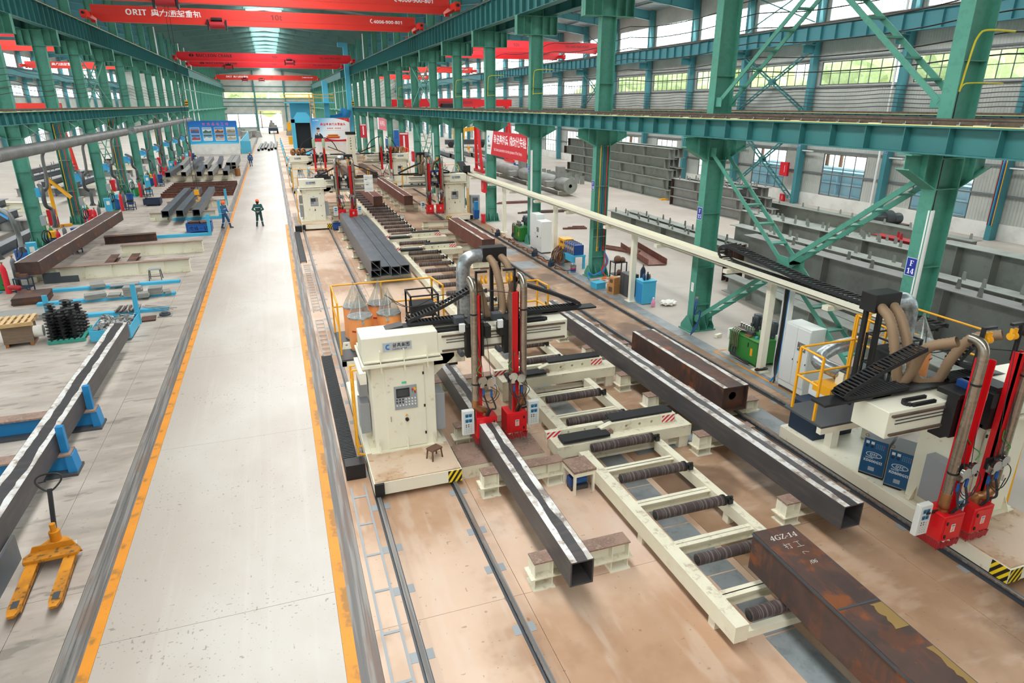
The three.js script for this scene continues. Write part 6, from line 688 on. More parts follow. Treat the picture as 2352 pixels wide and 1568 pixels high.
{ const o = thing('pallet_jack', 'worn orange-yellow pallet jack with a black loop handle', 'pallet jack', [-4.53, 0, -11.7], 0.06);
  for (const x of [-0.28, 0.28]) { const f = mesh('fork', [ex([[-0.09, 0.1], [0.09, 0.1], [0.09, 1.35], [0.05, 1.5], [-0.05, 1.5], [-0.09, 1.35]], 0.05, [x, 0.17, 0], 'xz'), bm(x - 0.09, x - 0.075, 0.1, 0.17, 0.1, 1.35), bm(x + 0.075, x + 0.09, 0.1, 0.17, 0.1, 1.35)], M.dirtyyellow, o); mesh('load_wheel', cy(0.045, 0.1, x, 0.07, 1.22, 'x', 14), M.chrome, o); mesh('wheel_slot', bm(x - 0.05, x + 0.05, 0.19, 0.2, 1.14, 1.32), M.darkgrey, o); }
  mesh('yoke', ex([[-0.4, 0.16], [0.4, 0.16], [0.42, 0.02], [0.14, -0.42], [-0.14, -0.42], [-0.42, 0.02]], 0.06, [0, 0.22, 0], 'xz', 0.01), M.dirtyyellow, o); mesh('yoke_face', ex([[-0.42, 0.08], [0.42, 0.08], [0.3, 0.36], [-0.3, 0.36]], 0.03, [0, 0, -0.1]), M.dirtyyellow, o); mesh('pump', [cy(0.09, 0.3, 0, 0.3, -0.36), cy(0.05, 0.2, 0, 0.5, -0.36)], M.dirtyyellow, o); each('steer_wheel', [cy(0.1, 0.07, -0.07, 0.1, -0.38, 'x', 16), cy(0.1, 0.07, 0.07, 0.1, -0.38, 'x', 16)], M.black, o); mesh('label', bx(0.3, 0.06, 0.006, 0.18, 0.2, -0.25, -0.6), M.offwhite, o);
  mesh('handle_bar', bar([0, 0.46, -0.42], [0, 1.12, -0.72], 0.07, 0.05), M.black, o); mesh('handle_loop', [tu([[0, 1.08, -0.7], [-0.17, 1.2, -0.75], [-0.2, 1.3, -0.8], [-0.1, 1.36, -0.83], [0.1, 1.36, -0.83], [0.2, 1.3, -0.8], [0.17, 1.2, -0.75]], 0.017, 50, 8, true), rod([-0.04, 1.25, -0.78], [-0.16, 1.24, -0.78], 0.012)], M.black, o); }
// wooden pallet on a crate
{ const c = thing('crate', 'brown painted crate under the pale wooden pallet', 'crate', [-8.9, 0, -25.3], 0.1); mesh('crate_body', rb(0.85, 0.6, 0.75, 0, 0.42, 0, 0.01), M.oldwood, c); each('runner', [bx(0.1, 0.12, 0.75, -0.35, 0.06, 0), bx(0.1, 0.12, 0.75, 0.35, 0.06, 0)], M.copper, c); mesh('bundle', [cy(0.2, 0.3, 0.55, 0.4, 0.1, 'x', 14)], M.paper, c);
  const p = thing('wooden_pallet', 'pale new wooden pallet lying on top of the brown crate', 'pallet', [-8.95, 0.72, -25.3], 0.1); each('deck_board', [-0.48, -0.29, -0.1, 0.1, 0.29, 0.48].map((x) => bx(0.11, 0.022, 1.1, x, 0.14, 0)), M.pallet, p); each('stringer', [-0.45, 0, 0.45].map((z) => bx(1.15, 0.09, 0.07, 0, 0.08, z)), M.pallet, p); each('bottom_board', [-0.45, 0.45].map((z) => bx(1.15, 0.02, 0.1, 0, 0.02, z)), M.pallet, p); }
{ const p = thing('plastic_pallet', 'teal plastic pallet under the stacked black spools', 'pallet', [-7.5, 0, -25.5], 0.06); each('deck_slat', [-0.5, -0.33, -0.16, 0, 0.16, 0.33, 0.5].map((x) => bx(0.1, 0.03, 1.5, x, 0.135, 0)), M.palletgreen, p); each('runner', [-0.65, 0, 0.65].map((z) => bx(1.1, 0.1, 0.12, 0, 0.06, z)), M.palletgreen, p); }
const spoolG = lathe([[0.03, 0], [0.155, 0], [0.155, 0.012], [0.07, 0.014], [0.07, 0.1], [0.155, 0.102], [0.155, 0.114], [0.03, 0.114], [0.03, 0]], 18); metreUV(spoolG); spoolG.userData.uvd = 1;
{ let n = 0; const stacks = [[-0.38, 0.55, 8], [-0.05, 0.52, 7], [0.28, 0.5, 9], [-0.36, 0.2, 10], [-0.03, 0.18, 8], [0.3, 0.16, 7], [-0.36, -0.15, 7], [-0.02, -0.17, 10], [0.32, -0.18, 9], [-0.35, -0.5, 6], [0, -0.52, 9], [0.34, -0.54, 5]];
  stacks.forEach(([x, z, h], i) => { for (let j = 0; j < h; j++) solo('wire_spool', `black wire spool, ${ORD[j + 1]} from below, ${ORD[i + 1]} stack on the teal pallet`, 'spool', spoolG, M.black, [-7.5 + x + 0.012 * Math.sin(j * 3 + i), 0.152 + j * 0.1145, -25.5 + z], j, 'black spools on the teal pallet'); });
  for (let j = 0; j < 4; j++) solo('wire_spool', 'empty black wire spool in the small stack behind the teal pallet', 'spool', spoolG, M.black, [-8.2, 0.002 + j * 0.1145, -27.9], 0, 'black spools behind the teal pallet'); solo('wire_spool', 'single black wire spool on the floor behind the pallet of spools', 'spool', spoolG, M.black, [-7.9, 0.002, -26.9]); }
function skip(label, x0, x1, z0, z1, h, mat, extra = {}) { const o = thing('scrap_skip', label, 'skip', [(x0 + x1) / 2, 0, (z0 + z1) / 2]), w = Math.abs(x1 - x0), d = Math.abs(z1 - z0); mesh('floor_pan', bx(w - 0.1, 0.03, d - 0.1, 0, 0.12, 0), mat, o); mesh('front_wall', bx(w, h, 0.03, 0, 0.1 + h / 2, d / 2, 0.08), mat, o); mesh('rear_wall', bx(w, h, 0.03, 0, 0.1 + h / 2, -d / 2, -0.08), mat, o); mesh('side_wall', bx(0.03, h, d, w / 2, 0.1 + h / 2, 0), mat, o); mesh('side_wall', bx(0.03, h, d, -w / 2, 0.1 + h / 2, 0), mat, o); each('skid', [bx(0.1, 0.1, d - 0.2, w / 3, 0.05, 0), bx(0.1, 0.1, d - 0.2, -w / 3, 0.05, 0)], M.darkgrey, o); each('lifting_lug', [[-1, 1], [1, 1], [1, -1], [-1, -1]].map(([a, b]) => fin(new THREE.TorusGeometry(0.05, 0.015, 6, 12).translate(a * w * 0.46, h + 0.13, b * d * 0.48))), mat, o); return o; }
skip('light blue scrap skip heaped with steel offcuts left of the aisle', -6.62, -5.42, -24.35, -26.1, 0.38, M.skyblue);
{ const g = new THREE.BoxGeometry(1, 1, 1), N = 420, m = new THREE.InstancedMesh(g, M.primerdark, N), d = new THREE.Object3D(); for (let i = 0; i < N; i++) { d.position.set(-6.02 + rr(-0.52, 0.52), 0.3 + rr(0, 0.24), -25.22 + rr(-0.78, 0.78)); d.rotation.set(rr(0, 6), rr(0, 6), rr(0, 6)); d.scale.set(rr(0.04, 0.14), rr(0.01, 0.03), rr(0.05, 0.16)); d.updateMatrix(); m.setMatrixAt(i, d.matrix); const c = rr(0.5, 2.2); m.setColorAt(i, new THREE.Color(c, c, c * 1.02)); } m.name = 'steel_offcuts'; m.userData = { label: 'heap of small steel offcuts filling the light blue skip', category: 'scrap', kind: 'stuff' }; scene.add(m); }
solo('blue_post', 'light blue steel post standing at the corner of the scrap skip', 'post', bx(0.16, 1.5, 0.08, 0, 0.75, 0, -0.08), M.skyblue, [-5.5, 0, -26.4]); solo('blue_post', 'light blue steel post behind the wooden pallet', 'post', bx(0.16, 1.3, 0.08, 0, 0.65, 0), M.skyblue, [-8.35, 0, -26.6]);
for (const [x0, x1, z, n] of [[-10.8, -4.78, -32.5, 'farthest'], [-9.8, -4.72, -30.3, 'middle'], [-7.95, -4.7, -27.95, 'nearest']]) { const o = thing('blue_bearer', `light blue floor bearer, ${n} of the three parallel ones left of the aisle`, 'bearer', [0, 0, z]); mesh('channel_top', bm(x0, x1, 0.1, 0.12, -0.13, 0.13), M.skyblue, o); mesh('channel_side', [bm(x0, x1, 0, 0.1, 0.11, 0.13)], M.skyblue, o); mesh('channel_side', [bm(x0, x1, 0, 0.1, -0.13, -0.11)], M.skyblue, o); }
function plates(label, x, y, z, w, d, n, t, turn = 0, mat = M.primerdark) { const o = thing('plate_stack', label, 'plates', [x, y, z], turn); for (let i = 0; i < n; i++) mesh('plate', bx(w, t, d, rr(-0.02, 0.02), t * (i + 0.5), rr(-0.02, 0.02), 0, rr(-0.04, 0.04)), mat, o); return o; }
plates('flat dark plates on the farthest blue bearer, left pile', -8.1, 0.12, -32.5, 0.55, 0.7, 4, 0.035, 0.3); plates('long thin dark plate on the farthest blue bearer', -7.0, 0.12, -32.4, 1.1, 0.5, 1, 0.04, 0.05);
[['slanted dark plates at the left end of the middle bearer', -7.6, 0.75, 6, 0.35], ['low pile of dark plates beside the slanted ones', -6.9, 0.45, 4, 0.05], ['tall block of dark plates on the middle bearer', -6.35, 0.34, 11, 0], ['second tall block of dark plates on the middle bearer', -6.0, 0.3, 10, 0.04], ['loose dark plates before the long brown block', -5.75, 0.4, 5, 0.1], ['long brown-black block of plates on the middle bearer', -5.35, 0.5, 8, 0.02], ['single thick dark plate at the right end of the middle bearer', -4.9, 0.24, 3, 0.2]].forEach(([l, x, w, n, t], i) => plates(l, x - 0.12, 0.12, -30.3 + (i === 4 ? 0.35 : 0), w, 0.45, n, 0.036, t));
plates('brown rusty plates piled at the far left beside the red gas bottle', -10.2, 0, -31.2, 1.2, 1.3, 9, 0.035, 0.1, M.rust); plates('dark large plates at the left edge behind the wooden pallet', -9.7, 0, -28.6, 2.4, 1.2, 7, 0.03, 0.15, M.primerdark); plates('brown square plate lying near the nearest bearer', -5.25, 0.0, -26.8, 0.5, 0.6, 2, 0.03, 0.1, M.rust);
{ const o = thing('flange_disc', 'round dark flange on a square plate near the nearest bearer', 'flange', [-4.72, 0, -27.1]); mesh('base_plate', bx(0.5, 0.03, 0.4, 0, 0.015, 0), M.primerdark, o); mesh('disc', cy(0.2, 0.08, 0, 0.07, 0, 'y', 24), M.motor, o); mesh('hub', cy(0.12, 0.05, 0, 0.13, 0, 'y', 20), M.motor, o); }
{ const o = thing('bar_bundle', 'bundle of short dark bars across the nearest bearer', 'bars', [-6.1, 0.12, -28]); for (let i = 0; i < 18; i++) mesh('bar', bx(0.06, 0.05, 0.7, -0.4 + (i % 9) * 0.095, 0.03 + 0.055 * (i / 9 | 0), rr(-0.06, 0.06), 0, rr(-0.1, 0.1)), i % 2 ? M.primerdark : M.rust, o); const q = thing('bar_bundle', 'loose thin bars lying slantwise by the nearest bearer', 'bars', [-5.2, 0.12, -27.8], 0.9); each('bar', [0, 0.12, 0.25].map((a) => rod([a, 0.02, -0.7], [a * 1.4, 0.03, 0.8], 0.015)), M.primerdark, q); }
solo('gas_bottle', 'small red gas bottle lying at the left end of the farthest bearer', 'bottle', lathe([[0, 0], [0.1, 0.03], [0.11, 0.1], [0.11, 0.4], [0.05, 0.5], [0, 0.5]], 16).rotateZ(1.4).translate(0.2, 0.11, 0), M.deepred, [-10.9, 0.32, -31.8]);
{ const o = thing('folding_step', 'grey metal step stool standing beside the cream beam', 'stool', [-5.9, 0, -33.4]); mesh('tread', bx(0.5, 0.04, 0.3, 0, 0.5, 0), M.grey, o); each('leg', [[-1, 1], [1, 1], [-1, -1], [1, -1]].map(([a, b]) => bar([a * 0.22, 0.5, b * 0.12], [a * 0.26, 0, b * 0.2], 0.03, 0.03)), M.darkgrey, o); mesh('rung', bx(0.48, 0.03, 0.03, 0, 0.2, 0.17), M.darkgrey, o); }
for (const [x0, x1, z, h, l] of [[-11.3, -4.55, -34.8, 0.62, 'nearest long one carrying the tan box column'], [-8.35, -4.35, -39.5, 0.62, 'second, with a bolted end, behind the nearest'], [-8.75, -4.5, -51.6, 0.55, 'under the near ends of three grey tubes'], [-8.4, -4.1, -57.5, 0.55, 'under the far part of the three grey tubes'], [-11.5, -4.6, -79, 0.6, 'first of the far pair'], [-11.5, -4.6, -86, 0.6, 'second of the far pair']]) { const o = thing('cream_bearer', 'cream I-section bearer left of the aisle, ' + l, 'bearer', [(x0 + x1) / 2, 0, z]); const L = x1 - x0; mesh('top_flange', bx(L, 0.03, 0.36, 0, h - 0.015, 0), M.toprust, o); mesh('bottom_flange', bx(L, 0.03, 0.36, 0, 0.015, 0), M.creamworn, o); mesh('web', bx(L, h - 0.06, 0.02, 0, h / 2, 0), M.cream, o); const n = Math.round(L / 1.05); for (let i = 0; i <= n; i++) mesh('stiffener', bx(0.018, h - 0.06, 0.32, -L / 2 + 0.02 + (L - 0.04) * i / n, h / 2, 0), M.cream, o); each('end_box', [bx(0.34, h * 0.4, 0.34, L / 2 - 0.18, h * 0.22, 0.1), bx(0.34, h * 0.4, 0.34, -L / 2 + 0.18, h * 0.22, 0.1)], M.creamworn, o); }
{ const t = boxBeam('big brown box column lying slanted over the cream bearers left of the aisle', -10.55, 0.62, 0.95, 0.58, -33.4, -48.6, M.rust, { cap: 0.04, strip: 0.07, turn: -0.035 }); }
solo('bent_plate', 'dark stepped plate leaning on the nearest cream bearer', 'plate', ex([[-0.7, 0], [0.7, 0], [0.7, 0.3], [0, 0.3], [0, 0.5], [-0.7, 0.5]], 0.04), M.motor, [-9.9, 0, -34.2]);
iBeam('dark H beam lying across behind the brown box column', [-10, 0, -43.6], [-7.3, 0, -43.9], 0.45, 0.5, M.rust, { name: 'steel_beam' });
[[-8.6, -39.1, -35.2, 'left'], [-7.6, -39.0, -35.3, 'right']].forEach(([x, za, zb, l]) => iBeam(`dark steel beam lying lengthwise on the floor behind the cream bearers, ${l} one`, [x, 0, za], [x + 0.15, 0, zb], 0.22, 0.4, M.rust, { name: 'steel_beam' }));
[-7.4, -6.52, -5.5].forEach((x, i) => boxBeam(['left', 'middle', 'right'][i] + ' of three grey open tubes on the cream bearer left of the aisle', x, 0.55, 0.46, 0.45, -49.1, -63, M.bluesteel, {}));
for (let i = 0; i < 9; i++) { const o = boxBeam(`far grey steel tube on the left shop floor, number ${i + 1}`, -10.7 + (i % 5) * 1.35, 0.6, 0.5, 0.5, -77 - 9 * (i / 5 | 0), -90 - 10 * (i / 5 | 0), i % 2 ? M.primerdark : M.bluesteel, { turn: 0.02 * (i % 3) }); }
for (let i = 0; i < 8; i++) iBeam(`rusty beam laid side by side like a rack beyond the three grey tubes, number ${i + 1}`, [-9.8, 0, -64.5 - i * 1.25], [-3.95, 0, -64.6 - i * 1.25], 0.4, 0.2, i % 2 ? M.rust : M.rustred, { name: 'rack_beam' });
for (let i = 0; i < 4; i++) boxBeam(`dark tube in the pile at the aisle edge near the orange drum, number ${i + 1}`, -5.2 + (i % 2) * 0.55, 0.61 + 0.41 * (i / 2 | 0), 0.5, 0.4, -84, -97, M.primerdark, {});
{ const o = thing('paint_drum', 'brown-orange drum standing at the aisle edge', 'drum', [-4.25, 0, -82.5]); mesh('drum_body', cy(0.3, 0.85, 0, 0.43, 0, 'y', 20), M.copper, o); each('hoop', [0.3, 0.58].map((y) => cy(0.31, 0.04, 0, y, 0, 'y', 20)), M.copper, o); }
{ const o = skip('bright blue scrap skip with dark lettering beside the worker with the pole', -5.8, -4.35, -45.4, -46.5, 0.5, M.machineblue); sheet('lettering', 1.2, 0.36, canvasTex(256, 72, (x) => { x.fillStyle = '#1d66b8'; x.fillRect(0, 0, 256, 72); x.strokeStyle = '#14204e'; words(x, '废铁一记', 14, 10, 50, 8, 6); }), o, [0, 0.34, 0.62], 0, M.machineblue, 0.01, 0.08); mesh('brown_load', [bx(0.6, 0.3, 0.5, -0.3, 0.55, 0), bx(0.5, 0.2, 0.3, 0.3, 0.6, 0.1, 0.3, 0.4)], M.rust, o); }
skip('dark blue scrap skip standing before the left workstations', -10.4, -9.2, -59.6, -60.8, 0.42, M.darkblue);
for (const [x, z, n] of [[-4.3, -44.5, 'beside the bright blue skip'], [-4.1, -51.2, 'at the end of the cream bearer'], [-4.05, -58, 'at the far end of the grey tubes']]) { const o = thing('blue_trestle', 'light blue steel bearer with an upright end ' + n, 'stand', [x, 0, z]); mesh('floor_bar', bm(-3.2, 0, 0, 0.18, -0.1, 0.1), M.skyblue, o); mesh('upright', bm(-0.18, 0, 0.1, 1.3, -0.07, 0.07), M.skyblue, o); }
// overhead extraction ducts
for (const [za, zb, r, n] of [[-24, -62.6, 0.29, 'near'], [-65.5, -112, 0.29, 'far']]) { const o = thing('extraction_duct', `long grey round extraction duct before the left-hand columns, ${n} run`, 'duct', [-11.3, 5.62, 0]); mesh('duct_pipe', cy(r, za - zb, 0, 0, (za + zb) / 2, 'z', 28), M.ductgrey, o); each('duct_band', Array.from({ length: Math.floor((za - zb) / 4.1) }, (_, i) => cy(r + 0.012, 0.05, 0, 0, za - 2 - i * 4.1, 'z', 28)), M.galv, o); mesh('end_cap', cy(r + 0.02, 0.06, 0, 0, n === 'near' ? zb : za, 'z', 28), M.galv, o);
  for (let k = 2; k <= 12; k++) { const z = zc(k) + 2.6; if (z > za - 1 || z < zb + 1) continue; mesh('drop_pipe', tu([[0, -0.2, z], [-0.1, -0.5, z + 0.1], [-0.15, -1.3, z], [-0.25, -2.0, z - 0.1], [-0.6, -2.3, z - 0.3]], 0.085, 24, 10), M.ductgrey, o); mesh('hanger', rod([0, 0.28, z - 1], [-0.9, 1.1, z - 1], 0.015), M.galv, o); } }
// swing arms and welding stations at the left columns
for (let k = 3; k <= 12; k++) { const z = zc(k), nth = k - 2;
  const a = thing('swing_arm', `blue swing arm with grey hose on ${ORD[k - 1]} left-hand column`, 'fume arm', [-12.7, 3.2, z + 0.2]);
  mesh('bracket', [bx(0.36, 0.5, 0.36, 0.1, -0.1, 0)], M.skyblue, a); mesh('arm_beam', [bar([0.2, 0.0, 0.1], [0.9, -0.05, 2.5], 0.16, 0.2)], M.blue, a); mesh('arm_tie', bar([0.2, -0.5, 0.1], [0.88, -0.12, 2.4], 0.08, 0.1), M.skyblue, a); mesh('arm_post', [bx(0.14, 0.46, 0.14, 0.9, -0.2, 2.5)], M.skyblue, a); mesh('fume_hose', tu([[0.1, 0.28, -0.1], [0.3, 0.3, 0.5], [0.8, 0.24, 2.0], [0.98, 0.16, 2.6], [0.95, -0.5, 2.55], [1.1, -0.75, 2.3], [1.2, -0.95, 2.55], [1.2, -1.5, 2.6]], 0.1, 60, 10), M.darkgrey, a); mesh('fume_hood', lathe([[0.08, 0.2], [0.2, 0], [0.19, 0], [0.07, 0.2]], 16, [1.2, -1.65, 2.6]), M.black, a);
  const w = thing('welding_station', `welding set with coiled hoses at ${ORD[k - 1]} left-hand column`, 'welder', [-12.1, 0, z + 1.7]);
  mesh('cart', rb(0.5, 0.7, 0.7, 0, 0.4, 0, 0.02), [M.deepblue, M.signred, M.machineblue, M.tankgreen][k % 4], w); mesh('wire_feeder', rb(0.4, 0.34, 0.5, 0, 0.98, 0, 0.03), [M.offwhite, M.yellow, M.signred, M.skyblue][(k + 1) % 4], w); mesh('hose_coil', [0, 1, 2].map((i) => fin(new THREE.TorusGeometry(0.34 - i * 0.04, 0.03, 8, 22).rotateY(1.2 + i * 0.15).translate(-0.05 + i * 0.06, 1.0, 0.75))), M.black, w); mesh('hose_post', [bx(0.06, 1.6, 0.06, 0, 0.8, 0.72), bx(0.4, 0.05, 0.3, 0, 0.03, 0.72)], k % 2 ? M.skyblue : M.tankgreen, w); mesh('trailing_lead', tu([[0.2, 0.3, 0.4], [0.6, 0.03, 0.7], [0.9, 0.03, 0.2], [1.3, 0.03, 0.8]], 0.02), M.black, w);
  for (const [dx, dz, m, n] of [[0.55, 0.9, M.signred, 'red'], [-0.2, -0.7, M.tankgreen, 'green'], [0.5, -0.5, M.midgrey, 'grey']]) { const g = thing('gas_cylinder', `${n} gas cylinder at the ${ORD[k - 1]} left-hand column`, 'cylinder', [-12.1 + dx, 0, z + 1.7 + dz]); mesh('body', lathe([[0, 0], [0.11, 0], [0.11, 1.1], [0.06, 1.24], [0.03, 1.28], [0, 1.28]], 14), m, g); mesh('valve', [cy(0.03, 0.12, 0, 1.33, 0), bx(0.12, 0.03, 0.03, 0, 1.36, 0)], M.copper, g); }
  { const g = thing('work_stool', `dark tool trolley at the ${ORD[k - 1]} left-hand column`, 'trolley', [-11.0, 0, z + 2.4], k); each('shelf', [0.2, 0.6].map((y) => bx(0.6, 0.04, 0.45, 0, y, 0)), M.darkblue, g); each('leg', [[-1, -1], [1, -1], [-1, 1], [1, 1]].map(([a2, b2]) => bx(0.04, 0.62, 0.04, a2 * 0.28, 0.31, b2 * 0.2)), M.darkblue, g); mesh('tool_heap', [bx(0.3, 0.14, 0.2, -0.05, 0.69, 0), cy(0.08, 0.2, 0.18, 0.72, 0.05)], k % 2 ? M.brown : M.rubber, g); }
  if (k % 2) { const c = thing('gas_rack', `light blue locker with a paper notice at left-hand column number ${k - 1}`, 'locker', [-11.5, 0, z - 1.2], 0.3); mesh('locker_body', rb(0.42, 1.5, 0.34, 0, 0.76, 0, 0.02), M.skyblue, c); mesh('paper_notice', bx(0.2, 0.26, 0.006, 0, 1.2, 0.174), M.paper, c); }
  else { const c = thing('waste_bin', `blue plastic bin and red box at left-hand column number ${k - 1}`, 'bin', [-11.6, 0, z - 1.0]); mesh('bin_body', lathe([[0, 0], [0.22, 0], [0.28, 0.8], [0.26, 0.8], [0.2, 0.03], [0, 0.03]], 4), M.machineblue, c); mesh('lid', bx(0.48, 0.05, 0.48, 0, 0.84, 0), M.deepblue, c); }
  const f = thing('striped_box', `grey switch box with striped edges on ${ORD[k - 1]} left-hand column`, 'switch box', [-12.62, 1.6, z + 0.55]); mesh('box_body', rb(0.26, 0.55, 0.42, 0, 0, 0, 0.01), M.grey, f); sheet('hazard_edge', 0.4, 0.52, hazYB, f, [0.136, 0, 0], Math.PI / 2, M.grey, 0.012); mesh('meter_face', bx(0.01, 0.36, 0.26, 0.146, 0, 0), M.white, f);
  if (k === 4 || k === 6 || k === 9) { const c = thing('fire_cabinet', `pink-red box hung on left-hand column number ${k - 1}`, 'cabinet', [-12.5, 1.6, z - 0.5]); mesh('body', rb(0.35, 0.9, 0.5, 0, 0, 0, 0.02), M.signred, c); mesh('print', bx(0.01, 0.3, 0.2, 0.178, 0, 0), M.white, c); } }
{ const o = thing('portable_crane', 'yellow workshop crane among the left workstations', 'crane', [-14.2, 0, -51], 0.4); mesh('mast', bx(0.2, 3.2, 0.2, 0, 1.6, 0), M.yellow, o); mesh('jib', bar([0, 3.2, 0], [1.0, 1.9, 0.6], 0.16, 0.2), M.yellow, o); mesh('base', [bx(1.0, 0.15, 0.15, 0.3, 0.1, 0), bx(0.15, 0.15, 1.0, 0, 0.1, 0)], M.yellow, o); mesh('counterweight', bx(0.5, 0.5, 0.6, -0.2, 0.45, 0), M.black, o); }
// steel in the left-hand bay, seen between the columns
for (let i = 0; i < 7; i++) iBeam(`cream girder lying across in the left-hand bay, number ${i + 1}`, [-15.5 - (i % 2), 0, -50 - i * 9], [-22, 0, -52 - i * 9], 0.7, 0.5, i % 2 ? M.cream : M.primerdark, { stiff: 1.5, name: 'bay_girder' }); for (let i = 0; i < 8; i++) iBeam(`dark girder along the left-hand bay, number ${i + 1}`, [-17.5 - (i % 4) * 2.5, 0.705, -40 - i * 6], [-16.6 - (i % 4) * 2.5, 0.705, -52 - i * 6], 0.5, 0.5, M.bluesteel, { studs: 6, name: 'bay_girder' });
iBeam('dark blue-black beam at the left picture edge under the fume arm', [-14.9, 0, -37.6], [-14.6, 0, -49], 0.5, 0.5, M.bluesteel, { name: 'bay_girder' });
{ const o = thing('spark_station', 'blue-armed welding station at the left picture edge', 'welder', [-13.4, 0, -38.9]); mesh('arm_beam', [bar([0, 2.6, -0.6], [0.9, 2.5, 1.0], 0.1, 0.14)], M.blue, o); mesh('fume_hose', tu([[0, 2.8, -0.6], [0.8, 2.75, 0.8], [1.05, 2.4, 1.1], [1.1, 1.6, 1.0], [1.15, 1.1, 1.2]], 0.11, 40, 10), M.ductgrey, o); mesh('fume_hood', lathe([[0.1, 0.2], [0.22, 0], [0.2, 0], [0.08, 0.2]], 16, [1.15, 0.9, 1.2]), M.black, o); mesh('set', rb(0.6, 0.7, 0.7, 0.6, 0.4, -0.6, 0.03), M.machineblue, o); mesh('hoses', [tu([[0.6, 0.9, -0.4], [0.9, 1.3, 0], [0.8, 0.6, 0.3], [0.5, 0.3, 0.2]], 0.03), tu([[0.5, 1.0, -0.5], [0.7, 1.4, 0.1], [0.6, 0.5, 0.4]], 0.03)], M.black, o); const s = thing('plastic_stool', 'mint green plastic stool at the near end of the brown box column', 'stool', [-11.75, 0, -35.6]); mesh('seat', rb(0.36, 0.05, 0.36, 0, 0.56, 0, 0.02), M.mint, s); each('leg', [[-1, -1], [1, -1], [-1, 1], [1, 1]].map(([a, b]) => bar([a * 0.14, 0.55, b * 0.14], [a * 0.18, 0, b * 0.18], 0.06, 0.04)), M.mint, s); }
// ================= overhead cranes =================
function crane(label, xa, xb, y0, y1, z, mat, art, hoists, o = {}) {
  const t = thing('bridge_crane', label, 'crane', [(xa + xb) / 2, 0, z]), w = xb - xa, h = y1 - y0;
  mesh('girder', [ex([[-w / 2 + 0.5, y0], [w / 2 - 0.5, y0], [w / 2, y0 + h * 0.35], [w / 2, y1], [-w / 2, y1], [-w / 2, y0 + h * 0.35]], 0.45)], mat, t); mesh('lower_flange', bx(w - 1, 0.04, 0.6, 0, y0 - 0.02, 0), mat, t);
  for (const s of [-1, 1]) { mesh('end_carriage', [bx(0.4, 0.42, 3.2, s * (w / 2 + 0.25), y0 + 0.36, 0), ...[-1.5, 1.5].map((d) => cy(0.2, 0.3, s * (w / 2 + 0.25), y0 + 0.2, d, 'x', 14))], mat, t); each('buffer', [-1.65, 1.65].map((d) => cy(0.1, 0.14, s * (w / 2 + 0.25), y0 + 0.36, d, 'z', 12)), M.black, t); }
  if (art) sheet('lettering', w - 0.3, h * 0.6, art, t, [0, (y0 + y1) / 2 + h * 0.12, 0.232], 0, mat, 0.012);
  for (const [hx, m] of hoists) { const g = new THREE.Group(); g.name = 'hoist'; g.position.set(hx - (xa + xb) / 2, 0, 0.35); t.add(g); mesh('hoist_drum', [cy(0.26, 1.1, 0, y0 - 0.05, 0, 'x', 18)], m, g); mesh('hoist_frame', [bx(0.12, 0.75, 0.7, -0.65, y0 - 0.05, -0.1), bx(0.12, 0.75, 0.7, 0.65, y0 - 0.05, -0.1), cy(0.14, 0.8, 0, y0 + 0.36, -0.1, 'x', 12)], M.black, g); if (o.hook) each('rope', [rod([-0.1, y0 - 0.3, 0], [-0.1, o.hook || y0 - 1.0, 0], 0.012, 5), rod([0.1, y0 - 0.3, 0], [0.1, o.hook || y0 - 1.0, 0], 0.012, 5)], M.black, g); if (o.hook) mesh('hook_block', [rb(0.3, 0.36, 0.16, 0, (o.hook || y0 - 1.0) - 0.2, 0, 0.04), tu([[0, (o.hook || y0 - 1.0) - 0.45, 0], [0.14, (o.hook || y0 - 1.0) - 0.6, 0], [0, (o.hook || y0 - 1.0) - 0.78, 0], [-0.12, (o.hook || y0 - 1.0) - 0.7, 0]], 0.04)], M.yellow, g); }
  return t;
}
const band = (bg, f) => canvasTex(2048, 64, (x, w, h) => { x.fillStyle = bg; x.fillRect(0, 0, w, h); f(x, w, h); });
const orit = band('#e2352b', (x) => { x.fillStyle = '#fff'; x.font = 'bold 54px sans-serif'; x.fillText('ORIT', 180, 52); x.strokeStyle = '#fff'; words(x, '奥力通起重机', 330, 8, 46, 4, 5.5); x.fillStyle = '#7c2420'; x.font = 'bold 52px sans-serif'; x.fillText('10t', 1060, 52); x.fillStyle = '#fff'; x.font = 'bold 34px sans-serif'; x.fillText('4006-900-801', 1760, 46); x.lineWidth = 6; x.strokeStyle = '#fff'; x.beginPath(); x.arc(1752, 30, 14, 1.7, 4.4); x.stroke(); });
const nuc = band('#db1e2c', (x) => { x.fillStyle = '#2a1418'; x.font = 'bold 50px sans-serif'; x.fillText('NUCLEON CRANE', 200, 50); x.beginPath(); x.moveTo(120, 32); x.lineTo(148, 8); x.lineTo(148, 56); x.fill(); x.beginPath(); x.moveTo(184, 32); x.lineTo(156, 8); x.lineTo(156, 56); x.fill(); x.fillStyle = '#6b1d22'; x.font = 'bold 46px sans-serif'; x.fillText('10t', 1080, 50); x.font = 'bold 34px sans-serif'; x.fillText('TEL:400-963-3397', 1660, 48); });
crane('orange-red bridge crane nearest the camera, cut by the top of the picture', -11.7, 12.5, 13.6, 14.8, -48.8, M.craneRed, orit, [[-5.2, M.deepred]], { hook: 2.4 }); crane('orange-red bridge crane with white ORIT lettering at the top left', -11.65, 12.6, 13.57, 14.66, -61, M.craneRed, orit, [[-3.1, M.deepred]]);
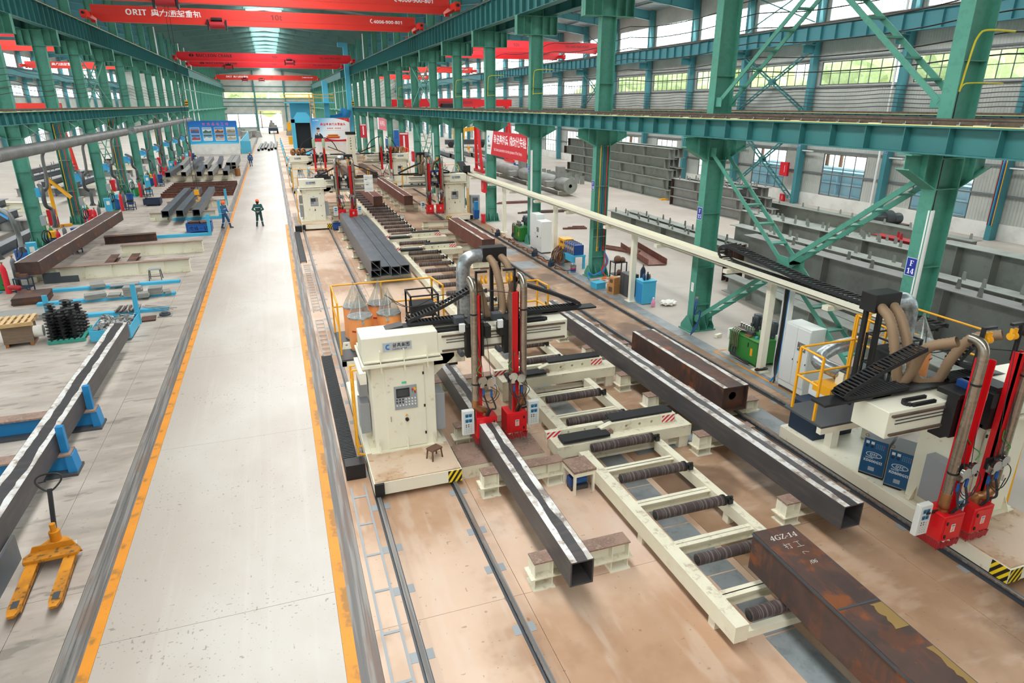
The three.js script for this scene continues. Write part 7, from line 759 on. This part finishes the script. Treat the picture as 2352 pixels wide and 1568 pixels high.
crane('red bridge crane with black lettering, upper one of the middle pair', -11.5, 12.6, 13.57, 14.7, -110, M.red, nuc, [[3.6, M.deepred]]); crane('red bridge crane with black lettering, lower one of the middle pair', -11.5, 12.6, 13.57, 14.45, -126.5, M.red, nuc, [[-5.6, M.deepred]]); crane('farthest orange-red bridge crane before the end wall', -11.6, 12.7, 13.57, 14.7, -189, M.craneRed, orit, [[-1, M.deepred], [-5, M.deepred]]);
crane('red bridge crane in the right bay, nearest one with 10t', 15.2, 38.9, 13.57, 14.7, -78.5, M.red, nuc, [[22, M.deepred]], { hook: 3 }); crane('red bridge crane in the right bay just behind the nearest one', 15.2, 38.9, 13.57, 14.65, -91, M.red, nuc, []); crane('orange-red bridge crane in the right bay with a white phone number', 15.2, 38.9, 13.57, 14.6, -134, M.craneRed, orit, [[27, M.deepred]]); crane('farthest orange-red bridge crane in the right bay', 15.2, 38.9, 13.57, 14.6, -172, M.craneRed, orit, []);
crane('red bridge crane in the left bay, nearest one', -38.2, -14.3, 13.57, 14.6, -77, M.red, nuc, [[-19, M.deepred]]); crane('orange bridge crane in the left bay behind the nearest one', -38.2, -14.3, 13.57, 14.6, -96, M.craneRed, orit, [[-22, M.deepred]]); crane('farther orange bridge crane in the left bay', -38.2, -14.3, 13.57, 14.6, -140, M.craneRed, orit, []);
// lower semi-gantry cranes with red legs
function semi(label, xa, xb, y, z, legs, mat = M.red) { const t = thing('semi_gantry_crane', label, 'crane', [0, 0, z]); mesh('girder', bm(xa, xb, y, y + 0.85, -0.25, 0.25), mat, t); mesh('end_carriage', bm(xa - 0.3, xa + 0.15, y - 0.02, y + 0.4, -1.4, 1.4), mat, t); mesh('lettering', bm(xa + 3, xa + 7, y + 0.3, y + 0.6, 0.25, 0.26), M.deepred, t);
  for (const x of legs) { for (const d of [-0.7, 0.7]) mesh('leg', bar([x, y, d * 0.3], [x + 0.35, 0.4, d * 1.6], 0.3, 0.25), mat, t); mesh('leg_tie', bar([x + 0.25, 1.2, -1.0], [x + 0.25, 1.2, 1.0], 0.2, 0.2), mat, t); mesh('ground_beam', bm(x + 0.2, x + 0.5, 0.15, 0.5, -1.8, 1.8), mat, t); } mesh('trolley', [rb(1.4, 0.7, 0.8, (xa + xb) / 2, y + 0.0, 0.5, 0.05)], M.black, t); return t; }
semi('red semi-gantry crane beyond the red banner with legs in the right bay', 14.9, 31.2, 7.46, -89, [30.6]); semi('red semi-gantry crane standing farther back in the right bay', 14.9, 22.9, 7.46, -76, [22.3]); semi('red low crane in the left bay between the columns', -38, -22, 7.0, -90, [-22.5], M.craneRed);
// ================= far end of the shop =================
{ const tL = canvasTex(1024, 512, (x, w, h) => { const g = x.createLinearGradient(0, 0, 0, h); g.addColorStop(0, '#1769c4'); g.addColorStop(1, '#37b3e6'); x.fillStyle = g; x.fillRect(0, 0, w, h); x.strokeStyle = '#e06a9a'; words(x, '打造品质工程', 300, 40, 62, 34, 7); const pic = (px, py, c) => { x.fillStyle = '#f2f5f6'; x.fillRect(px - 6, py - 6, 192, 132); c.forEach((k, i) => { x.fillStyle = k; x.fillRect(px, py + i * 40, 180, 40); }); x.fillStyle = c[2]; x.beginPath(); x.moveTo(px, py + 100); x.lineTo(px + 60, py + 46); x.lineTo(px + 120, py + 80); x.lineTo(px + 180, py + 60); x.lineTo(px + 180, py + 120); x.lineTo(px, py + 120); x.fill(); }; [[40, ['#6f9fd8', '#b7564e', '#39689c']], [290, ['#8db7dc', '#dfe8ea', '#4a6f63']], [540, ['#5d8fd0', '#d6b79a', '#7d5c48']], [790, ['#d8dcd6', '#b2ad98', '#8d8a74']]].forEach(([px, c]) => { pic(px, 150, c); pic(px, 300, [c[2], c[0], c[1]]); }); x.fillStyle = '#dff2fb'; for (let i = 0; i < 4; i++) x.fillRect(40 + i * 250, 432, 180, 10); x.fillStyle = '#7fd3f0'; x.beginPath(); x.moveTo(0, 512); x.quadraticCurveTo(500, 440, 1024, 490); x.lineTo(1024, 512); x.fill(); });
  const o = thing('display_board', 'blue display board with four columns of pictures at the far left of the aisle', 'board', [-8.95, 0, -120]); sheet('board_face', 7.3, 3.6, tL, o, [0, 3.45, 0], 0, M.white, 0.08); mesh('lower_panel', bm(-3.65, 3.65, 0.05, 1.65, -0.06, 0.03), M.dado, o); each('board_post', [-3.6, 3.6].map((x) => bx(0.12, 5.2, 0.12, x, 2.6, -0.12)), M.grey, o);
  const tR = canvasTex(1024, 620, (x, w, h) => { const g = x.createLinearGradient(0, 0, 500, 400); g.addColorStop(0, '#1b86d6'); g.addColorStop(0.7, '#dceefa'); g.addColorStop(1, '#f6f8fa'); x.fillStyle = g; x.fillRect(0, 0, w, h); x.fillStyle = '#cf2230'; x.beginPath(); x.moveTo(600, 0); x.lineTo(1024, 0); x.lineTo(1024, 120); x.quadraticCurveTo(850, 30, 600, 0); x.fill(); x.strokeStyle = '#f2c83c'; x.lineWidth = 7; x.beginPath(); x.arc(910, 42, 20, 1.2, 4.6); x.stroke(); x.fillStyle = '#f2c83c'; x.fillRect(935, 30, 20, 20); swoosh(x, 70, 60, 18, '#fff'); x.strokeStyle = '#fff'; words(x, '经典集團', 96, 44, 24, 2, 3); x.strokeStyle = '#d3213a'; const cs = ['奥', '起', '争', '典', '代', '先', '重', '集', '兵']; cs.forEach((c, i) => glyph(x, c, 240 + i * 76, 125 + (i % 2) * 8, 66, 9)); x.fillStyle = '#d8404c'; for (let i = 0; i < 9; i++) if (i !== 4) { x.beginPath(); x.arc(430 + i * 42, 268, 15, 0, 7); x.fill(); } x.fillStyle = '#c9ccd0'; x.fillRect(330, 322, 540, 4);
    x.fillStyle = '#1f2a3c'; x.beginPath(); x.moveTo(60, 540); x.quadraticCurveTo(60, 400, 150, 380); x.quadraticCurveTo(270, 390, 300, 540); x.fill(); x.fillStyle = '#f4f4f4'; x.beginPath(); x.moveTo(150, 380); x.lineTo(200, 380); x.lineTo(180, 470); x.fill(); x.fillStyle = '#d9a585'; x.beginPath(); x.ellipse(172, 312, 42, 54, 0, 0, 7); x.fill(); x.beginPath(); x.ellipse(120, 420, 28, 24, 0, 0, 7); x.fill(); x.fillStyle = '#1c1b1d'; x.beginPath(); x.ellipse(172, 272, 46, 28, 0, 0, 7); x.fill();
    x.fillStyle = '#c5482c'; x.fillRect(380, 500, 350, 40); x.fillStyle = '#d98a3a'; x.beginPath(); x.moveTo(350, 500); x.lineTo(400, 468); x.lineTo(710, 468); x.lineTo(760, 500); x.fill(); x.fillStyle = '#b63a28'; x.fillRect(420, 450, 270, 20); x.fillStyle = '#e0a24a'; x.beginPath(); x.moveTo(390, 450); x.lineTo(440, 426); x.lineTo(670, 426); x.lineTo(720, 450); x.fill(); x.fillStyle = '#cf1f2c'; x.beginPath(); x.moveTo(0, 540); x.quadraticCurveTo(300, 520, 520, 560); x.quadraticCurveTo(760, 590, 1024, 540); x.lineTo(1024, 620); x.lineTo(0, 620); x.fill(); });
  const p = thing('display_board', 'poster board with red writing, a dark-suited figure and a red-roofed building', 'board', [7.6, 0, -96]); sheet('board_face', 5.05, 3.05, tR, p, [0, 4.45, 0], 0, M.white, 0.1); mesh('lower_panel', bm(-2.5, 2.5, 0.05, 2.92, -0.08, 0.04), M.dado, p); each('board_post', [-2.6, 2.6].map((x) => bx(0.12, 6, 0.12, x, 3, -0.1)), M.grey, p); }
// shot-blast plant
{ const o = thing('blasting_plant', 'light blue blasting plant with a dark curtained opening and a yellow railed platform', 'machine', [0, 0, -108]); mesh('chamber', [bm(2.9, 3.4, 0, 5.6, 0, -3), bm(5.6, 6.1, 0, 5.6, 0, -3), bm(2.9, 6.1, 5.1, 5.6, 0, -3)], M.cyan, o); mesh('curtain', bm(3.4, 5.6, 1.2, 5.1, -0.8, -0.9), M.blackmatt, o); mesh('hopper', ex([[3.2, 5.6], [5.9, 5.6], [5.2, 6.6], [3.9, 6.6]], 2.2, [0, 0, -1.5]), M.cyan, o); mesh('housing', bm(3.0, 6.2, 5.6, 8.0, -3.2, -7), M.cyan, o); mesh('platform', bm(2.2, 9.6, 7.9, 8.05, -1.5, -6.5), M.cyan, o);
  railing(o, [[2.3, -1.6], [4.2, -1.6], [6, -1.6], [7.8, -1.6], [9.5, -1.6], [9.5, -6.2]], 8.05, 9.15, M.yellow, 0.05); for (const x of [5.9, 6.5]) mesh('ladder_rail', rod([x, 1.6, -1.4], [x, 9.1, -1.4], 0.05), M.yellow, o); each('ladder_rung', Array.from({ length: 16 }, (_, i) => rod([5.9, 1.9 + i * 0.45, -1.4], [6.5, 1.9 + i * 0.45, -1.4], 0.035)), M.yellow, o); mesh('elevator', [bm(8.2, 9.0, 0, 11.2, -4.5, -5.6)], M.cyan, o); mesh('fan_duct', [tu([[9.0, 5.2, -5], [10, 5.3, -5], [11.2, 5.8, -5], [11.6, 7.0, -5]], 0.9, 24, 12)], M.blue, o); mesh('stack_pipe', [bm(12.0, 12.7, 0, 16.2, -6, -6.8), bm(11.2, 12.7, 16.2, 16.8, -6, -6.8)], M.cyan, o); mesh('yellow_motor', [cy(0.3, 1.2, 2.5, 4.6, 0.3, 'y', 14), cy(0.3, 1.2, 2.5, 2.6, 0.3, 'y', 14)], M.yellow, o); mesh('inlet_table', bm(2.7, 6.2, 0.4, 1.0, 0, 10), M.cyan, o); mesh('inlet_lip', ex([[0, 0.8], [0, 1.4], [2.4, 0.8]], 3.0, [4.5, 0, 0], 'zy'), M.grey, o); }
{ const o = thing('blue_roller_bed', 'light blue roller bed leading to the blasting plant beside the aisle', 'conveyor', [0, 0, 0]); mesh('side_beam', bm(1.3, 1.5, 0.3, 0.7, -80, -150), M.cyan, o); mesh('side_beam', bm(3.4, 3.6, 0.3, 0.7, -80, -97.6), M.cyan, o); each('roller', Array.from({ length: 13 }, (_, i) => cy(0.12, 1.9, 2.45, 0.7, -81 - i * 1.3, 'x', 12)), M.midgrey, o); each('upright', Array.from({ length: 8 }, (_, i) => bx(0.16, 1.4, 0.16, 1.4, 0.7, -82 - i * 9)), M.cyan, o); }
{ const o = thing('blue_barrier', 'light blue sheet barrier beside the aisle beyond the display board', 'barrier', [0, 0, 0]); mesh('panel', bm(-5.2, -5.05, 0, 2.0, -121.2, -165), M.cyan, o); mesh('end_panel', bm(-5.2, -3.6, 0, 2.0, -121.0, -121.15), M.cyan, o); }
for (let i = 0; i < 6; i++) boxBeam(`dark steel bar lying in the aisle far ahead, number ${i + 1} from the left`, -2.4 + i * 0.55 + (i % 2) * 0.1, 0.05, 0.4, 0.35, -126 - (i % 3) * 2, -146 - (i % 2) * 6, M.primerdark, { turn: -0.02 });
{ const o = thing('loaded_trailer', 'dark blue trailer loaded with steel in the far doorway', 'trailer', [0.4, 0, -205]); mesh('bed', bx(2.6, 0.7, 7, 0, 1.1, 0), M.darkblue, o); each('wheel', [-2.4, 2.4].flatMap((z) => [cy(0.5, 0.4, -1.1, 0.5, z, 'x', 14), cy(0.5, 0.4, 1.1, 0.5, z, 'x', 14)]), M.black, o); mesh('load', [bx(2.2, 0.8, 6, 0, 1.9, 0), bx(1.4, 0.6, 5, -0.2, 2.6, 0.3), bx(0.7, 0.7, 3, -0.3, 3.2, 0.5)], M.primerdark, o); }
for (let i = 0; i < 9; i++) { const x = i < 5 ? -11 + i * 1.7 : 4.5 + (i - 5) * 2.0, z = -175 - (i % 3) * 7, o = thing('steel_heap', `dark heap of fabricated steel before the end wall, number ${i + 1} from the left`, 'heap', [x, 0, z], i); for (let j = 0; j < 6; j++) mesh('assembly', bx(0.9 + rr(0, 0.9), 0.5 + rr(0, 0.8), 1.6, rr(-0.6, 0.6), 0.35 + 0.45 * (j / 2 | 0), rr(-0.6, 0.6), rr(-0.2, 0.2), rr(0, 3), rr(-0.3, 0.3)), j % 2 ? M.primerdark : M.primergrey, o); }
// ================= people =================
function person(label, at, turn, P, cols, opts = {}) {
  const o = thing('person', label, 'person', at, turn), J = P;
  const cap = (p, a, b, ra, rb2) => { const bx_ = b[0] - a[0], by = b[1] - a[1], bz = b[2] - a[2], l2 = bx_ * bx_ + by * by + bz * bz; let t = ((p[0] - a[0]) * bx_ + (p[1] - a[1]) * by + (p[2] - a[2]) * bz) / l2; t = t < 0 ? 0 : t > 1 ? 1 : t; const dx = p[0] - a[0] - bx_ * t, dy = p[1] - a[1] - by * t, dz = p[2] - a[2] - bz * t; return Math.sqrt(dx * dx + dy * dy + dz * dz) - (ra + (rb2 - ra) * t); };
  const gs = [], cs = [];
  function field(bones, center, half, N, k) {
    const mc = new MarchingCubes(N, M.skin, false, false, 60000); mc.isolation = 0; const w = 2 * half / N;
    for (let z = 0; z < N; z++) for (let y = 0; y < N; y++) for (let x = 0; x < N; x++) { const p = [center[0] - half + x * w, center[1] - half + y * w, center[2] - half + z * w]; let d = 1; for (const b of bones) { const e = cap(p, b[0], b[1], b[2], b[3]); const h = Math.max(k - Math.abs(d - e), 0) / k; d = Math.min(d, e) - h * h * k * 0.25; } mc.field[x + y * N + z * N * N] = -d; }
    mc.update(); const n = mc.count, pa = mc.positionArray, pos = new Float32Array(n * 3), col = new Float32Array(n * 3);
    for (let i = 0; i < n; i++) { const p = [0, 1, 2].map((a) => center[a] + pa[3 * i + a] * half); pos.set(p, 3 * i); let best = 9, c = null; for (const b of bones) { const e = cap(p, b[0], b[1], b[2], b[3]); if (e < best) { best = e; c = b[4]; } } col.set(lin(c), 3 * i); }
    const g = new THREE.BufferGeometry(); g.setAttribute('position', new THREE.BufferAttribute(pos, 3)); g.setAttribute('color', new THREE.BufferAttribute(col, 3)); g.computeVertexNormals(); gs.push(g);
  }
  const S = cols.skin, U = cols.top, L = cols.leg, K = cols.shoe; const mid = (a, b, t) => a.map((v, i) => v + (b[i] - v) * t), add = (a, b) => a.map((v, i) => v + b[i]);
  const body = [[J.pelvis, J.chest, 0.13, 0.145, U], [add(J.pelvis, [-0.07, 0, 0]), add(J.chest, [-0.09, 0.06, 0]), 0.1, 0.11, U], [add(J.pelvis, [0.07, 0, 0]), add(J.chest, [0.09, 0.06, 0]), 0.1, 0.11, U], [J.chest, J.neck, 0.11, 0.06, U], [J.neck, J.head, 0.055, 0.05, S]];
  for (const s of ['L', 'R']) { body.push([J['sh' + s], J['el' + s], 0.068, 0.055, U], [J.chest, J['sh' + s], 0.09, 0.07, U], [J['el' + s], J['wr' + s], 0.055, 0.042, U], [J['hip' + s], J['kn' + s], 0.1, 0.072, L], [J['kn' + s], J['an' + s], 0.072, 0.058, L], [add(J['an' + s], [0, -0.03, -0.03]), add(J['an' + s], J['toe' + s]), 0.05, 0.042, K]); }
  field(body, [0, 0.92, 0], 1.0, 78, 0.05);
  field([[add(J.head, [0, 0.05, 0]), add(J.head, [0, 0.12, -0.01]), 0.095, 0.1, S], [add(J.head, [0, -0.01, 0.035]), add(J.head, [0, 0.0, 0.04]), 0.06, 0.06, S], [add(J.head, [0, 0.05, 0.085]), add(J.head, [0, 0.02, 0.105]), 0.012, 0.018, S], [add(J.head, [-0.098, 0.05, 0]), add(J.head, [-0.098, 0.02, 0]), 0.018, 0.014, S], [add(J.head, [0.098, 0.05, 0]), add(J.head, [0.098, 0.02, 0]), 0.018, 0.014, S], [add(J.head, [0, 0.02, -0.05]), add(J.head, [0, 0.1, -0.05]), 0.085, 0.09, '#231d1a'], [add(J.head, [-0.03, -0.035, 0.086]), add(J.head, [0.03, -0.035, 0.086]), 0.012, 0.012, opts.mask ? '#dfe3e6' : '#a8604f']], add(J.head, [0, 0.05, 0]), 0.19, 44, 0.025);
  for (const s of ['L', 'R']) { const w = J['wr' + s], d = J['hd' + s], n = Math.hypot(...d), u = d.map((v) => v / n), ref = Math.abs(u[1]) > 0.8 ? [0, 0, 1] : [0, 1, 0], a = [u[1] * ref[2] - u[2] * ref[1], u[2] * ref[0] - u[0] * ref[2], u[0] * ref[1] - u[1] * ref[0]], c = [a[1] * u[2] - a[2] * u[1], a[2] * u[0] - a[0] * u[2], a[0] * u[1] - a[1] * u[0]], at2 = (f, g, h) => w.map((v, i) => v + u[i] * f + a[i] * g + c[i] * h), bones = [[at2(0, 0, 0), at2(0.08, 0, 0), 0.03, 0.036, S]]; [[-0.03, 0.075], [-0.01, 0.085], [0.012, 0.08], [0.032, 0.062]].forEach(([g, l]) => { bones.push([at2(0.08, g, 0), at2(0.08 + l * 0.5, g, 0.008), 0.01, 0.009, S], [at2(0.08 + l * 0.5, g, 0.008), at2(0.08 + l * 0.8, g, 0.035), 0.009, 0.008, S]); }); bones.push([at2(0.03, -0.03, 0.01), at2(0.07, -0.055, 0.03), 0.013, 0.011, S], [at2(0.07, -0.055, 0.03), at2(0.1, -0.05, 0.045), 0.011, 0.009, S]); field(bones, at2(0.07, 0, 0.01), 0.15, 40, 0.012); }
  const g = mergeGeometries(gs, false), m = new THREE.Mesh(g, new THREE.MeshStandardMaterial({ vertexColors: true, roughness: 0.8 })); m.name = 'body'; m.castShadow = m.receiveShadow = true; o.add(m);
  const h = mesh('helmet', [lathe([[0, 0.15], [0.06, 0.14], [0.105, 0.1], [0.125, 0.03], [0.128, 0], [0.118, 0], [0.1, 0.09], [0, 0.135]], 20, J.head.map((v, i) => v + [0, 0.1, -0.01][i])), ex([[-0.12, 0], [0.12, 0], [0.08, 0.06], [-0.08, 0.06]], 0.012, J.head.map((v, i) => v + [0, 0.11, 0.1][i]), 'xz')], M.helmet, o);
  if (!opts.back) mesh('eyes', [sp(0.012, J.head[0] - 0.035, J.head[1] + 0.05, J.head[2] + 0.088, 8), sp(0.012, J.head[0] + 0.035, J.head[1] + 0.05, J.head[2] + 0.088, 8)], M.black, o);
  mesh('reflective_band', [fin(new THREE.TorusGeometry(0.185, 0.016, 6, 24).rotateX(1.57).scale(1, 1, 0.78).translate(J.chest[0], J.chest[1] - 0.02, J.chest[2])), ...['L', 'R'].map((s) => { const q = mid(J['kn' + s], J['an' + s], 0.35); return fin(new THREE.TorusGeometry(0.075, 0.014, 6, 16).rotateX(1.57).translate(...q)); })], M.offwhite, o); return o;
}
const pose = (ov) => ({ pelvis: [0, 0.95, 0], chest: [0, 1.3, 0], neck: [0, 1.47, 0], head: [0, 1.56, 0.02], shL: [0.2, 1.42, 0], shR: [-0.2, 1.42, 0], elL: [0.28, 1.13, -0.05], elR: [-0.28, 1.13, -0.05], wrL: [0.26, 0.88, 0.05], wrR: [-0.26, 0.88, 0.05], hdL: [0, -0.1, 0.02], hdR: [0, -0.1, 0.02], hipL: [0.1, 0.92, 0], hipR: [-0.1, 0.92, 0], knL: [0.14, 0.5, 0.03], knR: [-0.14, 0.5, 0.03], anL: [0.16, 0.085, 0], anR: [-0.16, 0.085, 0], toeL: [0.02, -0.04, 0.15], toeR: [-0.02, -0.04, 0.15], ...ov });
person('worker in dark green overalls and orange helmet seen from behind in the aisle', [-1.47, 0, -46.76], Math.PI - 0.15, pose({ elL: [0.33, 1.16, -0.12], elR: [-0.33, 1.16, -0.12], wrL: [0.09, 1.0, -0.19], wrR: [-0.09, 1.02, -0.19], hdL: [-0.09, -0.01, -0.02], hdR: [0.09, -0.03, -0.02], anL: [0.2, 0.085, -0.03], anR: [-0.17, 0.085, 0.05] }), { skin: '#c79373', top: '#214f4e', leg: '#1f4746', shoe: '#5b4636' });
person('worker in blue overalls and orange helmet holding a long pole at the aisle edge', [-3.6, 0, -46.9], 1.1, pose({ chest: [0, 1.28, -0.03], head: [0, 1.54, 0.03], elL: [0.27, 1.12, 0.06], elR: [-0.27, 1.12, 0.06], wrL: [0.16, 1.0, 0.24], wrR: [-0.14, 0.98, 0.24], hdL: [-0.06, 0, 0.06], hdR: [0.06, 0, 0.06], anL: [0.13, 0.085, 0.26], anR: [-0.12, 0.085, -0.2], knL: [0.13, 0.5, 0.17], knR: [-0.12, 0.5, -0.04] }), { skin: '#c79373', top: '#245a86', leg: '#214f7a', shoe: '#7a5a40' }, { mask: true });
person('distant worker in blue overalls walking away along the aisle', [-3.1, 0, -94.5], Math.PI, pose({ knL: [0.12, 0.5, 0.16], anL: [0.12, 0.085, 0.22], anR: [-0.12, 0.14, -0.26], knR: [-0.12, 0.5, 0.0] }), { skin: '#c79373', top: '#23557f', leg: '#22507a', shoe: '#54453a' });
solo('pole', 'long white pole with a red tip held by the worker at the aisle edge', 'pole', [rod([-1.1, 0.92, 0.25], [0.8, 1.12, 0.32], 0.014)], M.offwhite, [-3.25, 0, -46.9], -0.15);
// ================= outside =================
function tree(label, x, z, h, r, group) { const o = thing('tree', label, 'tree', [x, 0, z], rr(0, 6), group); mesh('trunk', cy(0.22, h * 0.45, 0, h * 0.22, 0, 'y', 8, 0.14), M.brown, o); const lg = []; for (let i = 0; i < 7; i++) { const g = new THREE.IcosahedronGeometry(r * rr(0.5, 0.75), 3), p = g.attributes.position; const ph = rr(0, 9); for (let k = 0; k < p.count; k++) { const f = 1 + 0.18 * Math.sin(p.getX(k) * 7 + ph) * Math.sin(p.getY(k) * 8 + ph) * Math.sin(p.getZ(k) * 6.5) + 0.06 * Math.sin(p.getX(k) * 29 + p.getY(k) * 23 + p.getZ(k) * 31); p.setXYZ(k, p.getX(k) * f, p.getY(k) * f, p.getZ(k) * f); } g.computeVertexNormals(); lg.push(fin(g.translate(rr(-r, r) * 0.55, h * 0.68 + rr(-r, r) * 0.6, rr(-r, r) * 0.6))); } mesh('crown', lg, M.treeleaf, o); return o; }
for (let i = 0; i < 18; i++) tree('sunlit green tree outside the right outer wall', 52 + (i % 2) * 8.5, 0 - i * 6.6, 13 + (i % 4) * 1.3, 3.9, 'trees outside the right outer wall'); for (let i = 0; i < 8; i++) tree('pale green tree beyond the far end wall', -24 + i * 7, Z1 - 18 - (i % 2) * 8, 13 + (i % 3), 4.0, 'trees beyond the far end wall');
struct('floor', 'pale ground outside the right outer wall', bm(41, 90, -0.3, -0.05, 30, Z1 - 12), M.bayfloor); struct('floor', 'pale ground outside the left outer wall', bm(-90, -40.4, -0.3, -0.05, 30, Z1 - 12), M.bayfloor); struct('floor', 'pale ground beyond the end wall', bm(-60, 60, -0.3, -0.05, Z1 - 12, Z1 - 50), M.bayfloor);
for (let i = 0; i < 6; i++) iBeam(`blue-grey steel stacked outside the right outer wall, row ${i + 1}`, [46.5 + (i % 3) * 1.3, 0.2 + (i / 3 | 0) * 1.02, -24], [46.5 + (i % 3) * 1.3, 0.2 + (i / 3 | 0) * 1.02, -58], 1.0, 0.9, M.yardblue, { name: 'yard_girder', stiff: 3 });
renderer.render(scene, camera);
